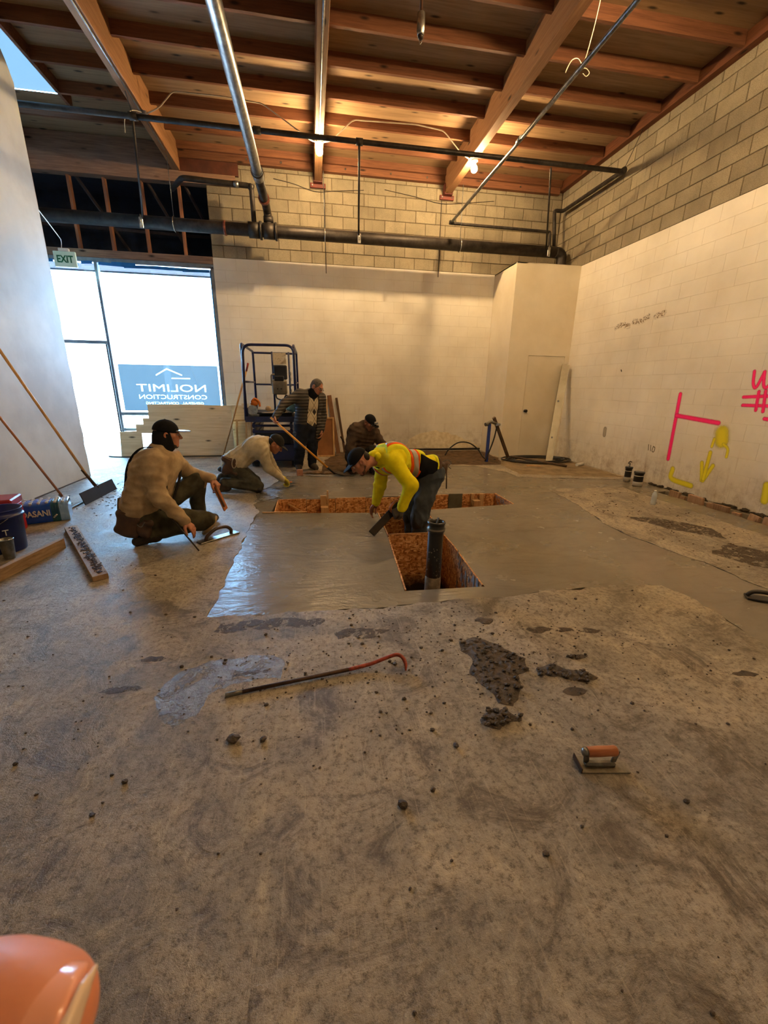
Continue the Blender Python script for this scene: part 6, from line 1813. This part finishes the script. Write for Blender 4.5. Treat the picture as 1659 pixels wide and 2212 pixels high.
MB().box(tuple(hd + V(.02, .05, -.052)), (.20, .08, .006), (0, 0, .6)).obj('blade', m_steel, mg)

# ---------------------------------------------------------------- 3: standing older man with a shovel
J = {k: np.array(v, float) for k, v in dict(head=(.085, 6.97, 1.375), neck=(-.02, 7.05, 1.235), chest=(-.06, 7.07, 1.06), pelvis=(-.085, 7.12, .765),
    shR=(-.205, 7.0, 1.245), elR=(-.435, 6.86, 1.115), wrR=(-.565, 6.69, .925), shL=(.145, 7.13, 1.195), elL=(.165, 7.19, .90), wrL=(.14, 7.10, .685),
    hipR=(-.165, 7.06, .74), knR=(-.225, 7.0, .41), anR=(-.265, 7.10, .09), hipL=(.0, 7.17, .735), knL=(-.02, 7.11, .40), anL=(-.035, 7.19, .09)).items()}
feet = {'R': V(-.25, 6.96, .045), 'L': V(.03, 7.06, .045)}
hands = {'R': dict(d=V(-.025, -.045, -.06), n=V(.6, -.2, -.3), side=1, curl=(.9, 1.0, .7), s=1.0, thumb=.8), 'L': dict(d=V(-.01, -.03, -.09), n=V(-.8, -.3, .0), side=-1, curl=(.35, .4, .3), s=1.0)}
fdir = V(.68, -.50, -.52); hup = V(.35, -.15, .9)
root, q, H, b = person(J, 'older man in a dark quilted jacket and argyle sweater leaning on a shovel', sk_mid, feet, hands, fdir, hup)
eyes(q, b)
m_ghair = M('grey_hair', (104, 96, 88), (64, 58, 54), scale=60, rough=.7, bump=.5, bscale=200)
brows(q, b, m_ghair)
sA = head_axes(fdir, hup)
def _haircut(X, Y, Z):
    c = q(0, .055, .02)
    return ((X - c[0]) * sA[1][0] + (Y - c[1]) * sA[1][1] + (Z - c[2]) * sA[1][2]) - .25 * ((X - c[0]) * sA[2][0] + (Y - c[1]) * sA[2][1] + (Z - c[2]) * sA[2][2])
sdf_obj('hair', [('e', q(0, -.016, .026), V(.081, .099, .094), sA, .02), ('e', q(0, -.05, -.03), V(.07, .055, .06), sA, .03)], m_ghair, root, .006, _haircut, .002)
gl_ = MB()
for sd in (-1, 1):
    gl_.tube([q(sd * .033 + .022 * math.cos(a), .108, .002 + .015 * math.sin(a)) for a in [2 * math.pi * i / 14 for i in range(14)]], .0026, 5, closed=True)
    gl_.tube([q(sd * .055, .105, .006), q(sd * .080, .05, .006), q(sd * .083, -.005, -.002)], .0026, 5)
gl_.tube([q(-.011, .11, .004), q(.011, .11, .004)], .0026, 5)
gl_.obj('glasses', m_abs, root)
sdf_obj('neck_scarf', [('c', q(0, -.01, -.085), J['neck'] + V(0, -.01, -.01), .075, .085, .03), ('c', q(0, .035, -.11), J['neck'] + V(.05, -.05, .0), .055, .05, .03)], m_capb, root, .007, None, .003)
def mat_argyle():
    t = NT('argyle_knit')
    sep = t.new('ShaderNodeSeparateXYZ'); t.pos(); t.link(t._pos, sep.inputs[0])
    a = t.math('ADD', t.math('MULTIPLY', sep.outputs['X'], 8.2), t.math('MULTIPLY', sep.outputs['Z'], 4.6)); c_ = t.math('SUBTRACT', t.math('MULTIPLY', sep.outputs['X'], 8.2), t.math('MULTIPLY', sep.outputs['Z'], 4.6))
    fa, fb = t.math('FRACT', a), t.math('FRACT', c_)
    da = t.math('MULTIPLY', t.math('GREATER_THAN', fa, .5), t.math('GREATER_THAN', fb, .5))
    row = t.math('GREATER_THAN', t.math('FRACT', t.math('MULTIPLY', t.math('ADD', t.math('FLOOR', a), t.math('FLOOR', c_)), .5)), .25)
    col = t.mix(t.math('MULTIPLY', da, row), lin((206, 192, 164)), lin((62, 56, 54)))
    ln_ = t.math('LESS_THAN', t.math('ABSOLUTE', t.math('SUBTRACT', t.math('FRACT', t.math('ADD', a, .25)), .5)), .03)
    l2 = t.math('LESS_THAN', t.math('ABSOLUTE', t.math('SUBTRACT', t.math('FRACT', t.math('ADD', c_, .25)), .5)), .03)
    col = t.mix(t.math('MAXIMUM', ln_, l2), col, lin((120, 108, 94)))
    t.set(col, .9, 0, .15)
    t.bump(t.noise(t._pos, 300, 2, .5), .3, .003)
    return t.m
sdf_obj('sweater', torso_prims(J, .010), mat_argyle(), root, .007, None, .003, 6)
def mat_quilt():
    t = NT('quilted_jacket')
    v = t.pos()
    w = t.new('ShaderNodeTexWave', wave_type='BANDS', bands_direction='Z'); w.inputs['Scale'].default_value = 6.5; w.inputs['Distortion'].default_value = 1.0; w.inputs['Detail'].default_value = 2
    t.link(v, w.inputs['Vector'])
    col = t.ramp(w.outputs['Fac'], [(.15, lin((48, 45, 42))), (.7, lin((72, 66, 60)))])
    t.set(col, .6, 0, .3)
    t.bump(w.outputs['Fac'], .7, .012)
    return t.m
m_quilt = mat_quilt()
r3, f3, u3 = torso_frame(J)
oc = J['chest'] + r3 * -.035
def _jcut(X, Y, Z):
    a = (X - oc[0]) * r3[0] + (Y - oc[1]) * r3[1] + (Z - oc[2]) * r3[2]
    f = (X - oc[0]) * f3[0] + (Y - oc[1]) * f3[1] + (Z - oc[2]) * f3[2]
    return np.minimum(.085 - np.abs(a), f - .02)
skirt = [('c', J['pelvis'] - r3 * .09 + V(0, 0, .0), J['pelvis'] - r3 * .10 + V(0, 0, -.17), .125, .13, .05), ('c', J['pelvis'] + r3 * .09, J['pelvis'] + r3 * .11 + V(-.02, 0, -.20), .125, .13, .05)]
sdf_obj('jacket', torso_prims(J, .035) + arm_prims(J, 'R', .026) + arm_prims(J, 'L', .026) + skirt, m_quilt, root, .007, _jcut, .004, 7)
sdf_obj('jacket_collar', [('c', J['neck'] - f3 * .075 + u3 * .02, J['neck'] + r3 * .085 + f3 * .02 + u3 * .0, .030, .026, .03), ('c', J['neck'] - f3 * .075 + u3 * .02, J['neck'] - r3 * .085 + f3 * .02, .030, .026, .03)], cloth_mat('cream_fleece', (196, 176, 140), (160, 140, 106)), root, .007)
sdf_obj('trousers', leg_prims(J, 'R', .024) + leg_prims(J, 'L', .024) + [('c', J['hipL'], J['hipR'], .122, .122, .05)], cloth_mat('navy_trousers', (40, 44, 56), (26, 29, 38)), root, .007, None, .010, 8)
foot_obj(J, feet, root, M('grey_shoe', (78, 66, 54), (52, 44, 36), rough=.8))
MB().tube(spline([tuple(J['pelvis'] + f3 * .135 + u3 * .10 + r3 * x + V(0, 0, z)) for x, z in ((0, 0), (.015, -.03), (.0, -.06), (-.015, -.03), (.0, .0))], 4), .004, 6).obj('drawstring', m_conduit, root)
shv = empty('shovel', (.1, 6.6, 0), 'yellow-handled shovel with muddy blade held by the older man', 'shovel')
hr = J['wrR'] + unit(V(-.025, -.045, -.06)) * .085 + V(.03, -.01, -.01)
p_end = V(.21, 6.62, .13)
dsh = unit(p_end - hr)
MB().cyl(tuple(hr - dsh * .10), tuple(p_end), .0165, n=12).obj('handle', M('yellow_handle', (222, 160, 62), (190, 128, 42), scale=10, rough=.4, stretch=(1, 1, 1)), shv)
MB().cyl(tuple(p_end), tuple(p_end + dsh * .15), .019, .012, 10).obj('ferrule', M('black_socket', (34, 32, 30), rough=.5, metal=.4), shv)
bd0 = p_end + dsh * .13; bdr = unit(np.cross(dsh, V(0, 0, 1))); bdn = np.cross(bdr, dsh)
bl = MB(); vs = []
prof = [(.0, .05), (.03, .095), (.10, .11), (.18, .10), (.24, .06), (.27, .015)]
dl = unit(V(dsh[0], dsh[1], -.22))
for t_, w_ in prof:
    for k_ in range(7):
        a_ = -1 + 2 * k_ / 6
        p = bd0 + dl * t_ + bdr * (a_ * w_) + V(0, 0, 1) * (.028 * a_ * a_ - .0)
        p[2] = max(p[2], .012)
        vs.append(tuple(p))
bl.add(vs, [(i * 7 + j, i * 7 + j + 1, i * 7 + 8 + j, i * 7 + 7 + j) for i in range(5) for j in range(6)], True)
bl.obj('blade', m_mud, shv)

# ---------------------------------------------------------------- 4: crouching worker at the back
J = {k: np.array(v, float) for k, v in dict(head=(.90, 6.70, .835), neck=(.825, 6.82, .75), chest=(.80, 6.87, .58), pelvis=(.745, 6.97, .27),
    shR=(.65, 6.78, .70), elR=(.575, 6.70, .44), wrR=(.69, 6.52, .29), shL=(1.00, 6.90, .665), elL=(1.13, 6.80, .46), wrL=(1.22, 6.62, .27),
    hipR=(.645, 6.93, .26), knR=(.67, 6.53, .20), anR=(.60, 6.90, .09), hipL=(.84, 7.0, .26), knL=(.95, 6.62, .40), anL=(.97, 6.74, .09)).items()}
feet = {'R': V(.58, 7.02, .045), 'L': V(1.0, 6.60, .045)}
hands = {'R': dict(d=V(.05, -.06, -.05), n=V(-.1, -.1, -.9), side=-1, curl=(.5, .5, .4)), 'L': dict(d=V(.03, -.05, -.07), n=V(-.2, .1, -.9), side=1, curl=(.5, .5, .4))}
fdir = V(.55, -.62, -.55); hup = V(.3, -.3, .88)
root, q, H, b = person(J, 'crouching worker in a dark brown pullover with a headlamp on his cap', sk_dark, feet, hands, fdir, hup)
eyes(q, b); brows(q, b, m_hair)
sdf_obj('beard', [('c', q(-.050, .0, -.055), q(-.030, .045, -.088), .016, .018, .015), ('c', q(-.030, .045, -.088), q(0, .068, -.100), .018, .021, .015), ('c', q(.050, .0, -.055), q(.030, .045, -.088), .016, .018, .015), ('c', q(.030, .045, -.088), q(0, .068, -.100), .018, .021, .015)], m_stub, b, .005)
c4 = cap_parts(J['head'], fdir, hup, root, m_capb, visor=.07)
lp = MB().box(tuple(q(0, .115, .075)), (.06, .05, .04), None, bev=.006).obj('headlamp', m_silver, root)
MB().cyl(tuple(q(0, .13, .07)), tuple(q(0, .16, .06)), .018, n=10).obj('lens', m_chrome, lp)
m_brpull = cloth_mat('dark_brown_pullover', (84, 68, 56), (60, 48, 40))
sdf_obj('pullover', torso_prims(J, .028, k=.09) + arm_prims(J, 'R', .024) + arm_prims(J, 'L', .024), m_brpull, root, .008, None, .011, 9)
sdf_obj('hood_collar', [('c', J['neck'] + V(-.07, .05, .02), J['neck'] + V(.02, .09, .0), .04, .036, .03), ('c', J['neck'] + V(-.07, .05, .02), J['neck'] + V(-.06, -.05, -.01), .04, .034, .03)], m_brpull, root, .008)
lgo = MB().box(tuple(J['chest'] + V(.05, -.14, .03)), (.05, .004, .02), (0, 0, .3)).obj('chest_logo', m_ink, root)
sdf_obj('trousers', leg_prims(J, 'R', .02) + leg_prims(J, 'L', .02) + [('c', J['hipL'], J['hipR'], .118, .118, .05)], cloth_mat('dark_trousers', (62, 56, 50), (44, 40, 36)), root, .008, None, .010, 10)
foot_obj(J, feet, root, m_boot)
sdf_obj('knee_pad', [('e', J['knR'] + V(-.01, -.045, -.03), V(.055, .035, .085), (V(1, 0, 0), V(0, 1, 0), V(0, 0, 1)), .01)], M('grey_knee_pad', (104, 112, 116), (50, 54, 58), scale=30, rough=.3), root, .007)
MB().bar((.50, 6.86, .50), (.44, 6.84, .60), .02, .03, (0, 1, 0), .004).obj('hammer_handle', m_strap, root)

# ---------------------------------------------------------------- 5: worker in the hi-vis vest, standing in the pit
J = {k: np.array(v, float) for k, v in dict(head=(.435, 3.92, .70), neck=(.605, 3.99, .725), chest=(.80, 4.05, .70), pelvis=(1.185, 4.12, .575),
    shL=(.745, 3.845, .705), elL=(.905, 3.735, .50), wrL=(.82, 3.735, .275), shR=(.70, 4.17, .62), elR=(.70, 4.31, .38), wrR=(.64, 4.22, .20),
    hipL=(1.185, 4.02, .54), knL=(1.065, 3.985, .09), anL=(1.10, 4.06, -.36), hipR=(1.20, 4.21, .52), knR=(1.03, 4.21, .07), anR=(1.06, 4.26, -.37)).items()}
feet = {'L': V(.96, 4.03, -.42), 'R': V(.92, 4.23, -.43)}
hands = {'L': dict(d=V(-.06, .02, -.055), n=V(-.2, .5, -.6), side=1, curl=(.8, .9, .6), s=1.0, thumb=.7, fat=.004), 'R': dict(d=V(-.06, -.02, -.085), n=V(.2, -.5, -.5), side=-1, curl=(.35, .45, .35), s=1.0, thumb=.2)}
fdir = V(-.70, -.08, -.68); hup = V(-.72, 0, .70)
root, q, H, b = person(J, 'bent-over worker in a yellow hi-vis vest and black cap standing in the pit', sk_mid, feet, hands, fdir, hup)
eyes(q, b); brows(q, b, m_hair)
s5 = head_axes(fdir, hup)
sdf_obj('beard', [('c', q(-.050, .0, -.055), q(-.030, .045, -.088), .016, .018, .015), ('c', q(-.030, .045, -.088), q(0, .068, -.100), .018, .021, .015), ('c', q(.050, .0, -.055), q(.030, .045, -.088), .016, .018, .015), ('c', q(.030, .045, -.088), q(0, .068, -.100), .018, .021, .015)], m_stub, b, .005)
sdf_obj('hair', [('e', q(0, -.066, .005), V(.070, .048, .058), s5, .01)], m_hair, root, .006)
cap_parts(J['head'], fdir, hup, root, m_capb, visor=.08, visor_mat=None)
m_hiv = cloth_mat('yellow_shirt', (248, 232, 30), (224, 206, 18)); m_vest = cloth_mat('lime_vest', (244, 240, 52), (222, 216, 34)); m_or = cloth_mat('orange_trim', (255, 104, 36), (232, 84, 24)); m_refl = M('reflective_tape', (170, 160, 142), (150, 140, 124), rough=.35, spec=.6)
sdf_obj('shirt', torso_prims(J, .012) + arm_prims(J, 'R', .018) + arm_prims(J, 'L', .020), m_hiv, root, .007, None, .008, 11)
r5, f5, u5 = torso_frame(J)
def axd(c, a):
    return lambda X, Y, Z: (X - c[0]) * a[0] + (Y - c[1]) * a[1] + (Z - c[2]) * a[2]
c5 = J['chest']
along = axd(J['pelvis'], u5); acr = axd(c5, r5); frn = axd(c5, f5)
tot = float(np.linalg.norm(J['neck'] - J['pelvis']))
def _vest(X, Y, Z): return np.maximum(np.maximum(.16 - along(X, Y, Z), along(X, Y, Z) - (tot - .03)), np.abs(acr(X, Y, Z)) - .185)
tp = torso_prims(J, .034)
sdf_obj('vest', tp, m_vest, root, .007, _vest, .003, 12)
sdf_obj('vest_lower', torso_prims(J, .037), m_capb, root, .007, lambda X, Y, Z: np.maximum(np.maximum(.03 - along(X, Y, Z), along(X, Y, Z) - .22), frn(X, Y, Z) * -1 - .02 + (along(X, Y, Z) - .03) * -.3), .002)
sdf_obj('belt_hem', torso_prims(J, .030), m_vest, root, .007, lambda X, Y, Z: np.abs(along(X, Y, Z) - .02) - .018)
def band(name, g_, mat, cutf): return sdf_obj(name, torso_prims(J, g_), mat, root, .006, cutf)
wb5 = lambda c, w: (lambda X, Y, Z: np.abs(along(X, Y, Z) + .25 * frn(X, Y, Z) - c) - w)
band('orange_stripe', .040, m_or, lambda X, Y, Z: np.maximum(wb5(.27, .050)(X, Y, Z), np.abs(acr(X, Y, Z)) - .20))
band('reflective_stripe', .0435, m_refl, lambda X, Y, Z: np.maximum(wb5(.27, .026)(X, Y, Z), np.abs(acr(X, Y, Z)) - .21))
for sd in (-1, 1):
    sb = lambda w: (lambda X, Y, Z: np.maximum(np.maximum(np.abs(acr(X, Y, Z) - sd * .115) - w, .31 - along(X, Y, Z)), along(X, Y, Z) - (tot - .035)))
    band('orange_stripe', .040, m_or, sb(.045)); band('reflective_stripe', .0435, m_refl, sb(.022))
# dark piping round the near arm hole
ah = [J['shL'] + u5 * (.095 * math.cos(a)) - u5 * .03 + f5 * (.10 * math.sin(a)) - r5 * (-.012 + .035 * abs(math.cos(a)) * 0) for a in [2 * math.pi * i / 24 for i in range(24)]]
MB().tube([tuple(p - r5 * .012) for p in ah], .006, 6, closed=True).obj('armhole_piping', m_strap, root)
sdf_obj('collar', [('c', J['neck'] - f5 * .06 + u5 * .0, J['neck'] - r5 * .075 + u5 * .015, .032, .028, .03), ('c', J['neck'] - r5 * .075 + u5 * .015, J['neck'] + f5 * .07, .028, .026, .03), ('c', J['neck'] - f5 * .06, J['neck'] + r5 * .075, .032, .028, .03)], m_hiv, root, .007)
strap([tuple(p) for p in (J['neck'] + f5 * .10 - r5 * .04, J['chest'] + f5 * .142 + u5 * .10 - r5 * .03, J['chest'] + f5 * .150 - r5 * .02, J['chest'] * .5 + J['pelvis'] * .5 + f5 * .142 - r5 * .02)], .03, .006, m_strap, root, 'zip_tape', [tuple(f5)] * 4)
sdf_obj('jeans', leg_prims(J, 'R', .018) + leg_prims(J, 'L', .020) + [('c', J['hipL'], J['hipR'], .120, .120, .05)], m_jean, root, .007, None, .011, 13)
for s in 'LR': sdf_obj('knee_pad', [('e', J['kn' + s] + V(-.055, -.01, -.02), V(.035, .065, .10), (V(1, 0, 0), V(0, 1, 0), V(0, 0, 1)), .01), ('c', J['kn' + s] + V(0, -.0, -.06), J['kn' + s] + V(.01, 0, -.03), .082, .080, .02)], m_pad, root, .007)
foot_obj(J, feet, root, m_boot)
sdf_obj('glove', [(*p[:3], p[3] + .0025, p[4] + .0025, p[5]) for p in H['L']], m_glove, root, .005)
belt(J, root, m_leather, .032, .022, -.005, 'tool_belt')
pouch(J['pelvis'] - u5 * .09 - r5 * .10 - f5 * .03, f5, u5, -r5 - u5, root, m_leather, .10, .13, .04)
hkk = MB(); bb5 = J['pelvis'] - u5 * .15 - r5 * .07
hkk.tube(spline([tuple(bb5 + V(*p)) for p in ((-.03, 0, .10), (.02, -.02, .12), (.06, -.02, .09), (.03, -.02, .06), (.06, -.01, .03))], 5), .005, 6)
hkk.obj('wire_hooks', m_steel, root)
MB().tube([tuple(bb5 + V(.01, -.03, .02)), tuple(bb5 + V(.02, -.03, -.18))], .006, 6).obj('hanging_cord', m_rust, root)
# the long float he slides over the concrete
lf5 = empty('long_float', (.62, 3.8, .15), 'long dark hand float held by the worker in the pit', 'trowel')
fa, fb = V(.52, 3.70, .035), V(.86, 3.90, .30)
MB().bar(tuple(fa), tuple(fb), .075, .016, (-.2, -.75, .35), .005).obj('blade', M('dark_float_blade', (58, 48, 38), (40, 33, 27), rough=.8), lf5)
MB().tube(spline([tuple(fa * .35 + fb * .65 + V(-.0, -.005, .0)), tuple(fa * .35 + fb * .65 + V(-.02, -.03, .055)), tuple(fa * .15 + fb * .85 + V(-.02, -.03, .06)), tuple(fa * .08 + fb * .92)], 5), .014, 8).obj('handle', m_hand, lf5)

# ---------------------------------------------------------------- the photographer's finger at the lower left
def CP(px, py, z): return np.array(tuple(Vector((0, 0, 1.393)) + _r * ((px - 28 - 829.5) / 889.2 * z) + _u * (-(py + 62 - 1106) / 889.2 * z) + _fw * z), float)
fg = empty('hand', tuple(CP(0, 2170, .079)), 'blurred thumb tip of the photographer with a pale shiny nail at the lower left', 'hand')
sk_f = skin_mat('finger_skin', (228, 146, 112))
t0, t1, t2, t3 = CP(92, 2168, .080), CP(-20, 2160, .080), CP(-300, 2175, .079), CP(-620, 2200, .078)
view = unit(np.array((0, 0, 1.393)) - t0)
nd = unit(t0 - t2); nl = unit(view + np.array(tuple(_u)) * .25); nl = unit(nl - nd * (nl @ nd)); nsd = np.cross(nd, nl)
sdf_obj('thumb', [('c', t0 - nl * .001 - nsd * .002, t0 - nl * .001 + nsd * .002, .0090, .0090, .006), ('c', t0, t1, .0095, .0108, .006), ('c', t1, t2, .0108, .0112, .008), ('c', t2, t3, .0118, .0125, .008), ('c', t3, CP(-1100, 2300, .074), .0135, .020, .01), ('c', CP(-1100, 2300, .074), CP(-1500, 2500, .066), .028, .036, .03)], sk_f, fg, .0012, None, 0, relax=2)
nc = t0 + nd * .0005
def _nailcut(a0, a1):
    def f(X, Y, Z):
        a = (X - nc[0]) * nd[0] + (Y - nc[1]) * nd[1] + (Z - nc[2]) * nd[2]
        s = (X - nc[0]) * nsd[0] + (Y - nc[1]) * nsd[1] + (Z - nc[2]) * nsd[2]
        n = (X - nc[0]) * nl[0] + (Y - nc[1]) * nl[1] + (Z - nc[2]) * nl[2]
        w = .0088 - np.maximum(0, -a - .004) ** 2 * 60
        return np.maximum(np.maximum(np.maximum(a - a1 - s * .12, a0 - a), np.abs(s) - w), .0040 - n)
    return f
m_nail = NT('nail'); m_nail.set(lin((236, 166, 140)), .14, 0, .6); m_nail = m_nail.m
m_naile = NT('nail_free_edge'); m_naile.set(lin((236, 208, 182)), .2, 0, .5); m_naile = m_naile.m
npr = [('c', nc + nd * .016, nc - nd * .012, .0092, .0112, .004)]
no_ = sdf_obj('nail', npr, m_nail, fg, .0008, _nailcut(-.0085, .0088), 0, relax=2)
sdf_obj('free_edge', npr, m_naile, no_, .0008, _nailcut(.0088, .0106), 0, relax=1)
